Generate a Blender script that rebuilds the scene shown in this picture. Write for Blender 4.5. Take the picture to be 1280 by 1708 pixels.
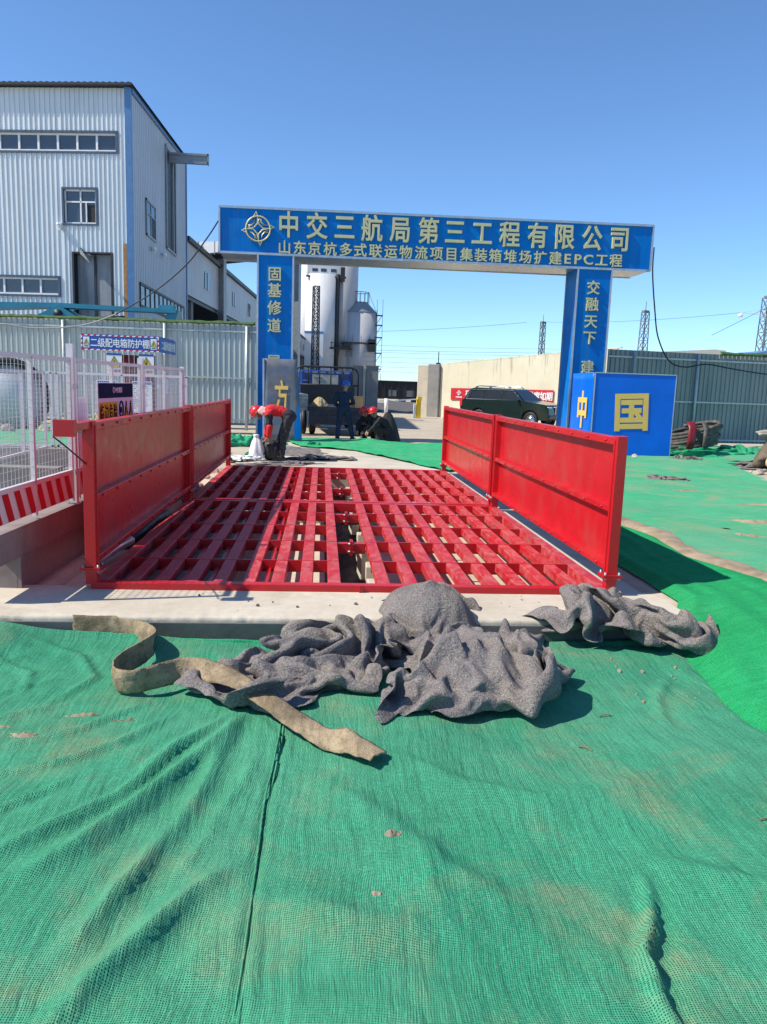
import bpy, bmesh, math, random
import numpy as np
from mathutils import Vector, Matrix, noise

for _o in list(bpy.data.objects):
    bpy.data.objects.remove(_o, do_unlink=True)
SC = bpy.context.scene
COL = SC.collection
R = math.radians
random.seed(7)

# ------------------------------------------------------------------ camera
cam = bpy.data.cameras.new('camera')
cam.sensor_fit = 'VERTICAL'
cam.sensor_height = 24.0
cam.lens = 24.0 * 1300.0 / 1708.0
cam.clip_start, cam.clip_end = 0.05, 6000.0
camo = bpy.data.objects.new('camera', cam)
COL.objects.link(camo)
camo.matrix_world = Matrix(((0.99645, -0.02073, -0.08158, 0.0),
                            (-0.07720, 0.16121, -0.98390, 0.0),
                            (0.03355, 0.98670, 0.15904, 1.62),
                            (0, 0, 0, 1)))
SC.camera = camo

# ------------------------------------------------------------------ light
SUN_EL, SUN_AZ = 47.0, 10.0            # azimuth: degrees behind the line to the left (-X)
sun_dir = Vector((-math.cos(R(SUN_EL)) * math.cos(R(SUN_AZ)), -math.cos(R(SUN_EL)) * math.sin(R(SUN_AZ)), math.sin(R(SUN_EL))))
W = bpy.data.worlds.new('World'); SC.world = W; W.use_nodes = True
wn = W.node_tree.nodes; wl = W.node_tree.links
sky = wn.new('ShaderNodeTexSky'); sky.sky_type = 'NISHITA'; sky.sun_disc = False
sky.sun_elevation = R(SUN_EL)
sky.sun_rotation = math.atan2(sun_dir.x, sun_dir.y)
sky.air_density = 0.8; sky.dust_density = 0.15; sky.ozone_density = 3.5; sky.altitude = 100
_tint = wn.new('ShaderNodeMix'); _tint.data_type = 'RGBA'; _tint.blend_type = 'MULTIPLY'; _tint.inputs[0].default_value = 1.0
_tint.inputs[7].default_value = (0.80, 1.0, 1.14, 1.0)
wl.new(sky.outputs[0], _tint.inputs[6]); wl.new(_tint.outputs[2], wn['Background'].inputs[0])
wn['Background'].inputs[1].default_value = 0.135
sl = bpy.data.lights.new('sun', 'SUN'); sl.energy = 4.7; sl.angle = R(0.55); sl.color = (1.0, 0.93, 0.82)
so = bpy.data.objects.new('sun', sl); COL.objects.link(so)
so.rotation_euler = sun_dir.to_track_quat('Z', 'Y').to_euler()
so.location = (-20, -5, 30)
SC.view_settings.view_transform = 'Standard'
SC.view_settings.look = 'None'
SC.view_settings.exposure = 0.40
SC.view_settings.gamma = 1.0

# ------------------------------------------------------------------ helpers
def lin(h):
    h = h.lstrip('#')
    out = []
    for i in (0, 2, 4):
        c = int(h[i:i + 2], 16) / 255.0
        out.append(c / 12.92 if c <= 0.04045 else ((c + 0.055) / 1.055) ** 2.4)
    return tuple(out)

def tag(o, label=None, cat=None, group=None, kind=None):
    if label: o['label'] = label
    if cat: o['category'] = cat
    if group: o['group'] = group
    if kind: o['kind'] = kind
    return o

def empty(name, loc=(0, 0, 0), rz=0.0, label=None, cat=None, group=None):
    o = bpy.data.objects.new(name, None)
    o.empty_display_size = 0.1
    o.location = loc; o.rotation_euler = (0, 0, rz)
    COL.objects.link(o)
    return tag(o, label, cat, group)

KIDS = {}
def setpar(o, p):
    if p is not None:
        o.parent = p
        KIDS.setdefault(p.name, []).append(o)

def copy_tree(o, parent=None):
    c = o.copy(); COL.objects.link(c)
    if parent is not None:
        setpar(c, parent)
    for k in KIDS.get(o.name, []):
        copy_tree(k, c)
    return c

def frame_from(p0, p1):
    d = Vector(p1) - Vector(p0)
    z = d.normalized()
    up = Vector((0, 0, 1)) if abs(z.z) < 0.95 else Vector((0, 1, 0))
    x = up.cross(z).normalized()
    y = z.cross(x)
    return x, y, z

class MB:
    def __init__(s):
        s.v = []; s.f = []; s.m = []; s.sm = []
        s.cur = 0; s.smooth = False
    def add(s, vs, fs):
        b = len(s.v)
        s.v.extend([tuple(p) for p in vs])
        for f in fs:
            s.f.append(tuple(i + b for i in f)); s.m.append(s.cur); s.sm.append(s.smooth)
        return s
    def box(s, c, d, rz=0.0, rx=0.0, ry=0.0):
        M = Matrix.Rotation(rz, 3, 'Z') @ Matrix.Rotation(ry, 3, 'Y') @ Matrix.Rotation(rx, 3, 'X')
        h = [x / 2 for x in d]
        vs = [Vector(c) + M @ Vector((sx * h[0], sy * h[1], sz * h[2])) for sz in (-1, 1) for sy in (-1, 1) for sx in (-1, 1)]
        return s.add(vs, [(0, 2, 3, 1), (4, 5, 7, 6), (0, 1, 5, 4), (2, 6, 7, 3), (0, 4, 6, 2), (1, 3, 7, 5)])
    def b2(s, a, b):
        c = [(a[i] + b[i]) / 2 for i in range(3)]; d = [abs(b[i] - a[i]) for i in range(3)]
        return s.box(c, d)
    def bar(s, p0, p1, w, h, roll=0.0):
        x, y, z = frame_from(p0, p1)
        if roll:
            q = Matrix.Rotation(roll, 3, z); x = q @ x; y = q @ y
        vs = []
        for p in (Vector(p0), Vector(p1)):
            for (a, b) in ((-1, -1), (1, -1), (1, 1), (-1, 1)):
                vs.append(p + x * (a * w / 2) + y * (b * h / 2))
        return s.add(vs, [(3, 2, 1, 0), (4, 5, 6, 7), (0, 1, 5, 4), (1, 2, 6, 5), (2, 3, 7, 6), (3, 0, 4, 7)])
    def tube(s, pts, r, n=8, cap=True, closed=False):
        pts = [Vector(p) for p in pts]
        N = len(pts)
        rs = r if isinstance(r, (list, tuple)) else [r] * N
        up = None; vs = []
        for i in range(N):
            if closed:
                t = (pts[(i + 1) % N] - pts[i - 1]).normalized()
            else:
                t = (pts[min(i + 1, N - 1)] - pts[max(i - 1, 0)]).normalized()
            if up is None:
                a = Vector((0, 0, 1)) if abs(t.z) < 0.9 else Vector((1, 0, 0))
                up = (a - t * a.dot(t)).normalized()
            else:
                up = (up - t * up.dot(t))
                up = up.normalized() if up.length > 1e-6 else Vector((1, 0, 0))
            side = t.cross(up)
            for k in range(n):
                an = 2 * math.pi * k / n
                vs.append(pts[i] + (up * math.cos(an) + side * math.sin(an)) * rs[i])
        fs = []
        M = N if closed else N - 1
        for i in range(M):
            j = (i + 1) % N
            for k in range(n):
                k2 = (k + 1) % n
                fs.append((i * n + k, i * n + k2, j * n + k2, j * n + k))
        if cap and not closed:
            fs.append(tuple(range(n - 1, -1, -1))); fs.append(tuple((N - 1) * n + k for k in range(n)))
        o = s.smooth; s.smooth = n > 5
        s.add(vs, fs); s.smooth = o
        return s
    def cyl(s, p0, p1, r, n=16, r1=None):
        return s.tube([p0, p1], [r, r if r1 is None else r1], n)
    def prism(s, poly, axis, a0, a1, xf=None):
        # poly: 2-D points; axis 'x','y','z' is the direction of the depth from a0 to a1
        n = len(poly); vs = []
        for a in (a0, a1):
            for (u, w) in poly:
                p = {'x': (a, u, w), 'y': (u, a, w), 'z': (u, w, a)}[axis]
                vs.append(xf(p) if xf else p)
        fs = [tuple(range(n - 1, -1, -1)), tuple(range(n, 2 * n))]
        for i in range(n):
            j = (i + 1) % n
            fs.append((i, j, n + j, n + i))
        return s.add(vs, fs)
    def lathe(s, prof, c, n=32):
        vs = []; fs = []
        for (r, z) in prof:
            for k in range(n):
                a = 2 * math.pi * k / n
                vs.append((c[0] + r * math.cos(a), c[1] + r * math.sin(a), c[2] + z))
        for i in range(len(prof) - 1):
            for k in range(n):
                k2 = (k + 1) % n
                fs.append((i * n + k, i * n + k2, (i + 1) * n + k2, (i + 1) * n + k))
        o = s.smooth; s.smooth = True
        s.add(vs, fs); s.smooth = o
        return s
    def grid(s, P, nx, ny):
        o = s.smooth; s.smooth = True
        s.add(P, [(j * nx + i, j * nx + i + 1, (j + 1) * nx + i + 1, (j + 1) * nx + i) for j in range(ny - 1) for i in range(nx - 1)])
        s.smooth = o
        return s
    def build(s, name, mats, parent=None, off=(0, 0, 0), fix=False):
        me = bpy.data.meshes.new(name)
        if off[0] or off[1] or off[2]:
            vv = [(p[0] - off[0], p[1] - off[1], p[2] - off[2]) for p in s.v]
        else:
            vv = s.v
        me.from_pydata(vv, [], s.f)
        if not isinstance(mats, (list, tuple)): mats = [mats]
        for m in mats: me.materials.append(m)
        me.polygons.foreach_set('material_index', s.m)
        me.polygons.foreach_set('use_smooth', s.sm)
        if fix:
            bm = bmesh.new(); bm.from_mesh(me)
            bmesh.ops.recalc_face_normals(bm, faces=bm.faces); bm.to_mesh(me); bm.free()
        me.update()
        o = bpy.data.objects.new(name, me); COL.objects.link(o)
        setpar(o, parent)
        return o

def bevel(o, w, seg=2):
    m = o.modifiers.new('bevel', 'BEVEL'); m.width = w; m.segments = seg; m.limit_method = 'ANGLE'; m.angle_limit = R(40)
    return o

# ---- text: the built-in font, converted to plain mesh
TXT = {}
def text_mesh(ch, weight, depth):
    key = (ch, weight, depth)
    if key not in TXT:
        c = bpy.data.curves.new('t', 'FONT'); c.body = ch; c.bevel_depth = weight; c.bevel_resolution = 0; c.extrude = depth / 2
        c.resolution_u = 3
        o = bpy.data.objects.new('t', c); COL.objects.link(o)
        dg = bpy.context.evaluated_depsgraph_get()
        m = bpy.data.meshes.new_from_object(o.evaluated_get(dg))
        zs = [v.co.z for v in m.vertices]; za, zb = min(zs), max(zs)
        vs = [(v.co.x, v.co.y, (v.co.z - za) / (zb - za) - .5) for v in m.vertices]; fs = [tuple(p.vertices) for p in m.polygons]
        bpy.data.objects.remove(o, do_unlink=True); bpy.data.curves.remove(c); bpy.data.meshes.remove(m)
        TXT[key] = (vs, fs)
    return TXT[key]

def char_into(mb, ch, c, right, up, w, h, depth=0.02, weight=0.02, cx=0.5, cy=0.38):
    # c: where the middle of the em box sits (on the surface); w,h: em size
    vs, fs = text_mesh(ch, weight, 1.0)
    right = Vector(right).normalized(); up = Vector(up).normalized(); nrm = right.cross(up)
    if ch.isascii():
        xs = [v[0] for v in vs]; cx = (min(xs) + max(xs)) / 2; cy = 0.36
    out = [Vector(c) + right * ((v[0] - cx) * w) + up * ((v[1] - cy) * h) + nrm * ((v[2] + 0.5) * depth) for v in vs]
    mb.add(out, fs)

def line_of_text(mb, s, c, right, up, w, h, pitch, depth=0.006, weight=0.02):
    n = len(s)
    for i, ch in enumerate(s):
        char_into(mb, ch, Vector(c) + Vector(right).normalized() * ((i - (n - 1) / 2) * pitch), right, up, w, h, depth, weight)

# ---- figures: tapered limbs merged into one continuous skin
def capsule(mb, a, b, ra, rb, n=10):
    a, b = Vector(a), Vector(b)
    x, y, z = frame_from(a, b) if (b - a).length > 1e-5 else (Vector((1, 0, 0)), Vector((0, 1, 0)), Vector((0, 0, 1)))
    rings = []
    for k in range(4):
        t = math.pi / 2 * (1 - k / 4 * 1.0); rings.append((a - z * ra * math.sin(t) , max(.0008, ra * math.cos(t))))
    rings.append((a, ra)); rings.append((b, rb))
    for k in range(1, 5):
        t = math.pi / 2 * k / 4; rings.append((b + z * rb * math.sin(t), max(.0008, rb * math.cos(t))))
    vs = []; fs = []
    for (c, r) in rings:
        for k in range(n):
            an = 2 * math.pi * k / n; vs.append(c + (x * math.cos(an) + y * math.sin(an)) * r)
    for i in range(len(rings) - 1):
        for k in range(n):
            k2 = (k + 1) % n; fs.append((i * n + k, i * n + k2, (i + 1) * n + k2, (i + 1) * n + k))
    fs.append(tuple(range(n - 1, -1, -1))); fs.append(tuple((len(rings) - 1) * n + k for k in range(n)))
    mb.add(vs, fs)

def fuse(name, caps, mat, parent=None, voxel=.012, smooth=2, wrinkle=0.0):
    mb = MB()
    for (a, b, ra, rb) in caps: capsule(mb, a, b, ra, rb)
    me = bpy.data.meshes.new(name); me.from_pydata(mb.v, [], mb.f); me.update()
    o = bpy.data.objects.new(name, me); COL.objects.link(o)
    md = o.modifiers.new('r', 'REMESH'); md.mode = 'VOXEL'; md.voxel_size = voxel; md.use_smooth_shade = True
    md = o.modifiers.new('s', 'SMOOTH'); md.iterations = smooth; md.factor = .5
    if wrinkle:
        tx = bpy.data.textures.new('cloth_fold', 'MARBLE'); tx.noise_scale = .10; tx.turbulence = 7; tx.noise_depth = 2
        md = o.modifiers.new('w', 'DISPLACE'); md.texture = tx; md.texture_coords = 'LOCAL'; md.strength = wrinkle; md.mid_level = .5
    dg = bpy.context.evaluated_depsgraph_get()
    m2 = bpy.data.meshes.new_from_object(o.evaluated_get(dg))
    o.modifiers.clear(); o.data = m2; bpy.data.meshes.remove(me); m2.name = name
    m2.materials.clear(); m2.materials.append(mat)
    for p in m2.polygons: p.use_smooth = True
    setpar(o, parent)
    return o

# ------------------------------------------------------------------ materials
class NT:
    def __init__(s, name):
        s.mat = bpy.data.materials.new(name); s.mat.use_nodes = True
        s.t = s.mat.node_tree; s.n = s.t.nodes; s.bsdf = s.n['Principled BSDF']
        tc = s.n.new('ShaderNodeTexCoord'); s.obj = tc.outputs['Object']
    def link(s, a, b): s.t.links.new(a, b); return s
    def val(s, x, sock):
        if hasattr(x, 'is_output'): s.link(x, sock)
        else: sock.default_value = x
    def math(s, op, a, b=0.0, c=None):
        n = s.n.new('ShaderNodeMath'); n.operation = op
        s.val(a, n.inputs[0]); s.val(b, n.inputs[1])
        if c is not None: s.val(c, n.inputs[2])
        return n.outputs[0]
    def noise(s, scale, detail=4, rough=0.55, vec=None, dist=0.0, col=False):
        n = s.n.new('ShaderNodeTexNoise'); n.inputs['Scale'].default_value = scale; n.inputs['Detail'].default_value = detail
        n.inputs['Roughness'].default_value = rough; n.inputs['Distortion'].default_value = dist
        s.link(vec if vec is not None else s.obj, n.inputs['Vector'])
        return n.outputs['Color'] if col else n.outputs['Fac']
    def voro(s, scale, vec=None, feature='F1', out='Distance'):
        n = s.n.new('ShaderNodeTexVoronoi'); n.feature = feature; n.inputs['Scale'].default_value = scale
        s.link(vec if vec is not None else s.obj, n.inputs['Vector'])
        return n.outputs[out]
    def map(s, scale=(1, 1, 1), rot=(0, 0, 0), vec=None, loc=(0, 0, 0)):
        n = s.n.new('ShaderNodeMapping'); n.inputs['Scale'].default_value = scale; n.inputs['Rotation'].default_value = rot
        n.inputs['Location'].default_value = loc
        s.link(vec if vec is not None else s.obj, n.inputs['Vector']); return n.outputs[0]
    def ramp(s, fac, a, b, va=0.0, vb=1.0):
        n = s.n.new('ShaderNodeMapRange'); n.inputs['From Min'].default_value = a; n.inputs['From Max'].default_value = b
        n.inputs['To Min'].default_value = va; n.inputs['To Max'].default_value = vb
        s.link(fac, n.inputs['Value']); return n.outputs[0]
    def mix(s, fac, a, b, mode='MIX'):
        n = s.n.new('ShaderNodeMix'); n.data_type = 'RGBA'; n.blend_type = mode
        s.val(fac, n.inputs[0])
        for x, k in ((a, 6), (b, 7)):
            if hasattr(x, 'is_output'): s.link(x, n.inputs[k])
            else: n.inputs[k].default_value = (*x[:3], 1.0)
        return n.outputs[2]
    def sep(s, vec=None):
        n = s.n.new('ShaderNodeSeparateXYZ'); s.link(vec if vec is not None else s.obj, n.inputs[0]); return n.outputs
    def bump(s, h, strength=0.3, dist=0.01, prev=None):
        n = s.n.new('ShaderNodeBump'); n.inputs['Strength'].default_value = strength; n.inputs['Distance'].default_value = dist
        s.link(h, n.inputs['Height'])
        if prev is not None: s.link(prev, n.inputs['Normal'])
        return n.outputs[0]
    def done(s, color, rough=0.5, metal=0.0, normal=None, spec=0.5):
        b = s.bsdf
        if hasattr(color, 'is_output'): s.link(color, b.inputs['Base Color'])
        else: b.inputs['Base Color'].default_value = (*color[:3], 1.0)
        s.val(rough, b.inputs['Roughness']); s.val(metal, b.inputs['Metallic'])
        b.inputs['Specular IOR Level'].default_value = spec
        if normal is not None: s.link(normal, b.inputs['Normal'])
        return s.mat

MATS = {}
def paint(name, col, rough=0.45, metal=0.0, var=0.12, scale=6.0, dirt=None, dirt_amt=0.0, bump=0.0, bscale=40.0, spec=0.5, streak=False):
    """plain painted or cast surface: colour wanders a little, optional dirt patches and bump"""
    if name in MATS: return MATS[name]
    t = NT(name)
    n1 = t.noise(scale, 5, 0.6)
    c = t.mix(t.ramp(n1, 0.3, 0.7), tuple(x * (1 - var) for x in col), tuple(min(1, x * (1 + var)) for x in col))
    if dirt is not None:
        v = t.map((6, 6, 0.5)) if streak else None
        n2 = t.noise(scale * 0.7, 8, 0.7, vec=v)
        c = t.mix(t.ramp(n2, 0.5, 0.75, 0.0, dirt_amt), c, dirt)
    nr = None
    if bump:
        nr = t.bump(t.noise(bscale, 5, 0.6), bump, 0.01)
    rg = t.ramp(t.noise(scale * 2.3, 4), 0.3, 0.7, max(0.05, rough - 0.08), min(1, rough + 0.08))
    MATS[name] = t.done(c, rg, metal, nr, spec)
    return MATS[name]

RED = paint('red_paint', (0.50, 0.008, 0.014), 0.34, var=0.10, scale=3.0, dirt=(0.30, 0.075, 0.055), dirt_amt=0.55, bump=0.06, bscale=9)
def _dusty_red():
    t = NT('dusty_red_paint')
    sw = t.noise(9, 6, 0.65, vec=t.map((1, 0.5, 1)), dist=1.2)
    n = t.noise(2.2, 4)
    c = t.mix(t.ramp(n, .3, .7), (0.42, 0.008, 0.014), (0.55, 0.012, 0.02))
    c = t.mix(t.ramp(sw, 0.42, 0.66, 0.0, 0.75), c, (0.52, 0.15, 0.14))
    sp = t.noise(60, 3)
    c = t.mix(t.ramp(sp, 0.62, 0.72, 0, 0.35), c, (0.45, 0.26, 0.22))
    c = t.mix(t.ramp(t.noise(3.4, 7, .7, vec=t.map((1, 1, 1), loc=(4, 9, 0))), .56, .72, 0, .7), c, (0.22, 0.10, 0.075))
    return t.done(c, t.ramp(sw, .3, .7, .4, .65))
RED_TOP = _dusty_red()
BLUE = paint('gate_blue_panel', (0.0, 0.165, 0.56), 0.38, var=0.12, scale=1.3, dirt=(0.10, 0.22, 0.42), dirt_amt=.35, bump=0.03, bscale=1.6, spec=0.12, streak=True)
BLUE2 = paint('board_blue', (0.0, 0.135, 0.68), 0.36, var=0.14, scale=1.0, bump=0.05, bscale=1.3, spec=0.25)
SILVER = paint('galvanised_trim', (0.50, 0.52, 0.55), 0.35, 0.75, var=0.12, scale=5)
GOLD = paint('gold_letter', (0.66, 0.58, 0.33), 0.4, 0.15, var=0.08, scale=5)
GOLDSIDE = paint('gold_letter_edge', (0.78, 0.68, 0.26), 0.35, 0.2, var=0.05)
YELLOW = paint('yellow_letter', (0.86, 0.50, 0.12), 0.5, var=0.05)
WHITE = paint('white_paint', (0.78, 0.79, 0.80), 0.45, var=0.05, scale=4)
WHITEF = paint('white_fence_paint', (0.66, 0.63, 0.64), 0.40, var=0.04, scale=4)
BLACK = paint('black_rubber', (0.012, 0.012, 0.013), 0.6, var=0.2)
DARK = paint('dark_metal', (0.03, 0.032, 0.036), 0.5, 0.3, var=0.2)
GREYM = paint('grey_metal', (0.30, 0.32, 0.33), 0.45, 0.5, var=0.15)
GLASS = paint('dark_glass', (0.015, 0.02, 0.028), 0.06, var=0.1, spec=0.9)
WGLASS = paint('window_glass', (0.055, 0.068, 0.088), 0.14, var=0.15, spec=0.8, scale=1.2)
TRIMDARK = paint('slate_trim', (0.055, 0.085, 0.13), 0.45, var=0.2)
TRIMBLUE = paint('blue_trim', (0.10, 0.23, 0.44), 0.4, var=0.12, dirt=(0.2, 0.25, 0.33), dirt_amt=0.4)
def _concrete(name, c1, c2, scale=1.2, stain=(0.25, 0.21, 0.15), amt=0.5, bump=0.35):
    t = NT(name)
    a = t.noise(scale, 8, 0.62); b = t.noise(scale * 9, 6, 0.6); s = t.noise(scale * 0.5, 6, 0.7, dist=0.6); g = t.noise(120, 3)
    c = t.mix(t.ramp(a, .3, .7), c1, c2)
    c = t.mix(t.ramp(b, .35, .7, 0, .25), c, tuple(x * .6 for x in c1))
    c = t.mix(t.ramp(s, .52, .7, 0, amt), c, stain)
    c = t.mix(t.ramp(g, .6, .75, 0, .3), c, tuple(x * .45 for x in c1))
    pits = t.ramp(t.voro(28), 0.05, 0.16, 0.0, 1.0)
    h = t.math('ADD', t.math('MULTIPLY', b, 0.6), t.math('ADD', t.math('MULTIPLY', g, .3), t.math('MULTIPLY', pits, .35)))
    return t.done(c, 0.9, 0, t.bump(h, bump, 0.012), 0.25)
CONC = _concrete('pad_concrete', (0.50, 0.44, 0.34), (0.63, 0.57, 0.46), 1.3, (0.30, 0.24, 0.165), .55, .5)
CONC2 = _concrete('grey_concrete', (0.22, 0.215, 0.20), (0.32, 0.31, 0.29), 1.1, (0.14, 0.13, 0.12), 0.5)
CONCP = _concrete('pit_wall_concrete', (0.20, 0.155, 0.145), (0.28, 0.225, 0.21), 0.9, (0.10, 0.075, 0.07), 0.6)
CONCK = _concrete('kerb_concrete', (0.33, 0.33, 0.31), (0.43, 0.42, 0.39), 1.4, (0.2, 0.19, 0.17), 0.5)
def _yellowwall():
    t = NT('cream_plastered_concrete')
    a = t.noise(0.8, 6, .6)
    st = t.noise(2.5, 6, .6, vec=t.map((2.2, 2.2, 0.16)))
    c = t.mix(t.ramp(a, .3, .7), (0.70, 0.64, 0.46), (0.80, 0.75, 0.57))
    z = t.sep()[2]
    top = t.ramp(z, 1.2, 3.3, 0.0, 1.0)
    c = t.mix(t.math('MULTIPLY', t.ramp(st, .56, .70, 0, .65), top), c, (0.16, 0.13, 0.09))
    return t.done(c, .9, 0, t.bump(t.noise(14, 6), .25, .02), .2)
CREAM = _yellowwall()
def _dirt():
    t = NT('yard_dirt')
    a = t.noise(0.35, 8, .65); b = t.noise(5, 8, .65); g = t.noise(60, 4); st = t.voro(24)
    c = t.mix(t.ramp(a, .3, .7), (0.42, 0.36, 0.275), (0.55, 0.48, 0.385))
    c = t.mix(t.ramp(b, .4, .7, 0, .5), c, (0.30, 0.24, 0.17))
    c = t.mix(t.ramp(g, .55, .75, 0, .4), c, (0.52, 0.47, 0.40))
    h = t.math('ADD', b, t.math('ADD', t.math('MULTIPLY', g, .35), t.math('MULTIPLY', t.ramp(st, 0, .4, 1, 0), .4)))
    return t.done(c, .95, 0, t.bump(h, .6, .03), .15)
DIRT = _dirt()
BALLAST = paint('railway_ballast', (0.10, 0.09, 0.085), 0.95, var=0.6, scale=9, bump=1.0, bscale=7)

def net(name, thread, shade, hole, cell=0.010, dirt=(0.36, 0.30, 0.17), dirt_amt=0.55, rot=0.1, weave=1.0, streak=(1, 9, 1), srot=0.6):
    """woven dust net: warp and weft bands with dark gaps, soil rubbed into it, tension streaks"""
    t = NT(name)
    warp = t.noise(1.6, 3, .5, col=True)
    n = t.n.new('ShaderNodeVectorMath'); n.operation = 'MULTIPLY_ADD'
    t.link(warp, n.inputs[0]); n.inputs[1].default_value = (0.12, 0.12, 0.0); t.link(t.obj, n.inputs[2])
    v = t.map((1, 1, 1), (0, 0, rot), vec=n.outputs[0])
    x, y, z = t.sep(v)
    k = 2 * math.pi / cell
    sx = t.math('ADD', t.math('MULTIPLY', t.math('SINE', t.math('MULTIPLY', x, k)), .5), .5)
    sy = t.math('ADD', t.math('MULTIPLY', t.math('SINE', t.math('MULTIPLY', y, k * 0.9)), .5), .5)
    jit = t.noise(1.0 / cell * 0.8, 2)
    hl = t.math('MULTIPLY', t.math('MULTIPLY', sx, sy), t.ramp(jit, .25, .7, .35, 1.5))
    hole_m = t.ramp(hl, 0.34, 0.66, 0.0, weave)
    big = t.noise(1.1, 6, .6); med = t.noise(7, 5, .6); fine = t.noise(140, 3)
    c = t.mix(t.ramp(big, .3, .7), shade, thread)
    stv = t.noise(3.0, 6, .65, vec=t.map(streak, (0, 0, srot), vec=n.outputs[0]))
    c = t.mix(t.ramp(stv, .42, .70, .0, .55), c, tuple(a * .45 + b * .1 for a, b in zip(thread, hole)))
    c = t.mix(t.ramp(med, .45, .75, 0, .30), c, tuple(min(1, a * 1.25 + .02) for a in thread))
    c = t.mix(t.ramp(fine, .48, .72, 0, .45), c, tuple(min(1, a * 1.25 + .09) for a in thread))
    c = t.mix(t.ramp(t.noise(75, 4, .7), .52, .68, 0, .35), c, tuple(a * .35 for a in thread))
    c = t.mix(t.ramp(t.noise(.55, 5, .65, vec=t.map((1, 1, 1), loc=(9, 4, 0))), .38, .66, 0, dirt_amt * .75), c, (0.15, 0.37, 0.235))
    d = t.noise(1.25, 7, .68, vec=t.map((1, 1, 1), loc=(3.1, 7.7, 0)), dist=.4)
    dm = t.math('MULTIPLY', t.ramp(d, .50, .70, 0, dirt_amt), t.ramp(t.noise(16, 4), .3, .6, .3, 1))
    c = t.mix(dm, c, dirt)
    c = t.mix(hole_m, c, hole)
    h = t.math('ADD', t.math('MULTIPLY', hole_m, -0.5), t.math('ADD', t.math('MULTIPLY', stv, 2.4), t.math('MULTIPLY', med, .8)))
    return t.done(c, .95, 0, t.bump(h, .6, .012), .06)
NET_A = net('green_dust_net', (0.058, 0.375, 0.205), (0.036, 0.255, 0.135), (0.014, 0.070, 0.040), 0.0078, srot=-0.75, streak=(9, .7, 1))
NET_B = net('bright_green_net', (0.016, 0.36, 0.12), (0.010, 0.27, 0.08), (0.004, 0.10, 0.03), 0.012, dirt_amt=.05, weave=.55, srot=0.35, streak=(1, 12, 1))
NET_C = net('pale_green_net', (0.07, 0.44, 0.21), (0.05, 0.35, 0.16), (0.02, 0.18, 0.08), 0.018, dirt_amt=.85, weave=.35, srot=0.3, streak=(1, 10, 1))
NET_D = net('far_green_net', (0.03, 0.42, 0.17), (0.02, 0.34, 0.13), (0.01, 0.18, 0.07), 0.02, dirt_amt=.3, weave=.3)
NET_E = net('crumpled_green_net', (0.03, 0.40, 0.19), (0.015, 0.25, 0.11), (0.005, 0.10, 0.045), 0.02, dirt_amt=.15, weave=.4)

def _felt():
    t = NT('grey_felt')
    a = t.noise(5, 6, .6); f = t.noise(105, 4, .75); f2 = t.voro(120, out='Color'); w = t.voro(62); w2 = t.voro(105); br = t.noise(2.2, 4)
    c = t.mix(t.ramp(a, .3, .7), (0.175, 0.153, 0.143), (0.275, 0.246, 0.228))
    c = t.mix(t.ramp(br, .52, .68, 0, .55), c, (0.27, 0.225, 0.165))
    c = t.mix(t.ramp(f, .46, .62, 0, .75), c, (0.055, 0.048, 0.050))
    c = t.mix(t.ramp(w, .10, .24, .75, 0), c, (0.48, 0.45, 0.44))
    c = t.mix(t.ramp(w2, .08, .2, .6, 0), c, (0.42, 0.36, 0.38))
    pk = t.noise(30, 4, .7)
    c = t.mix(t.ramp(pk, .64, .74, 0, .5), c, (0.24, 0.085, 0.12))
    c = t.mix(0.03, c, f2)
    wr = t.noise(11, 3, .55, dist=1.6)
    rdg = t.math('ABSOLUTE', t.math('SUBTRACT', wr, .5))
    n1 = t.bump(rdg, .5, .05)
    h = t.math('ADD', t.math('MULTIPLY', f, .8), t.noise(45, 4))
    return t.done(c, 1.0, 0, t.bump(h, .9, .009, n1), .08)
FELT = _felt()
def _strap():
    t = NT('muddy_woven_belt')
    a = t.noise(6, 7, .7); b = t.noise(38, 6, .7); gr = t.noise(3.5, 6, .65, vec=t.map((1, 1, 1), loc=(5, 2, 1))); ln = t.noise(26, 3, .6, vec=t.map((1, .12, 1), (0, 0, -.85)))
    c = t.mix(t.ramp(a, .3, .7), (0.265, 0.195, 0.115), (0.45, 0.35, 0.225))
    c = t.mix(t.ramp(gr, .48, .62, 0, .75), c, (0.135, 0.105, 0.07))
    c = t.mix(t.ramp(ln, .5, .7, 0, .5), c, (0.12, 0.095, 0.065))
    c = t.mix(t.ramp(b, .52, .70, 0, .6), c, (0.10, 0.08, 0.055))
    h = t.math('ADD', b, t.math('ADD', t.math('MULTIPLY', ln, .8), t.noise(150, 2)))
    return t.done(c, .95, 0, t.bump(h, .8, .008), .1)
STRAP = _strap()

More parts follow.
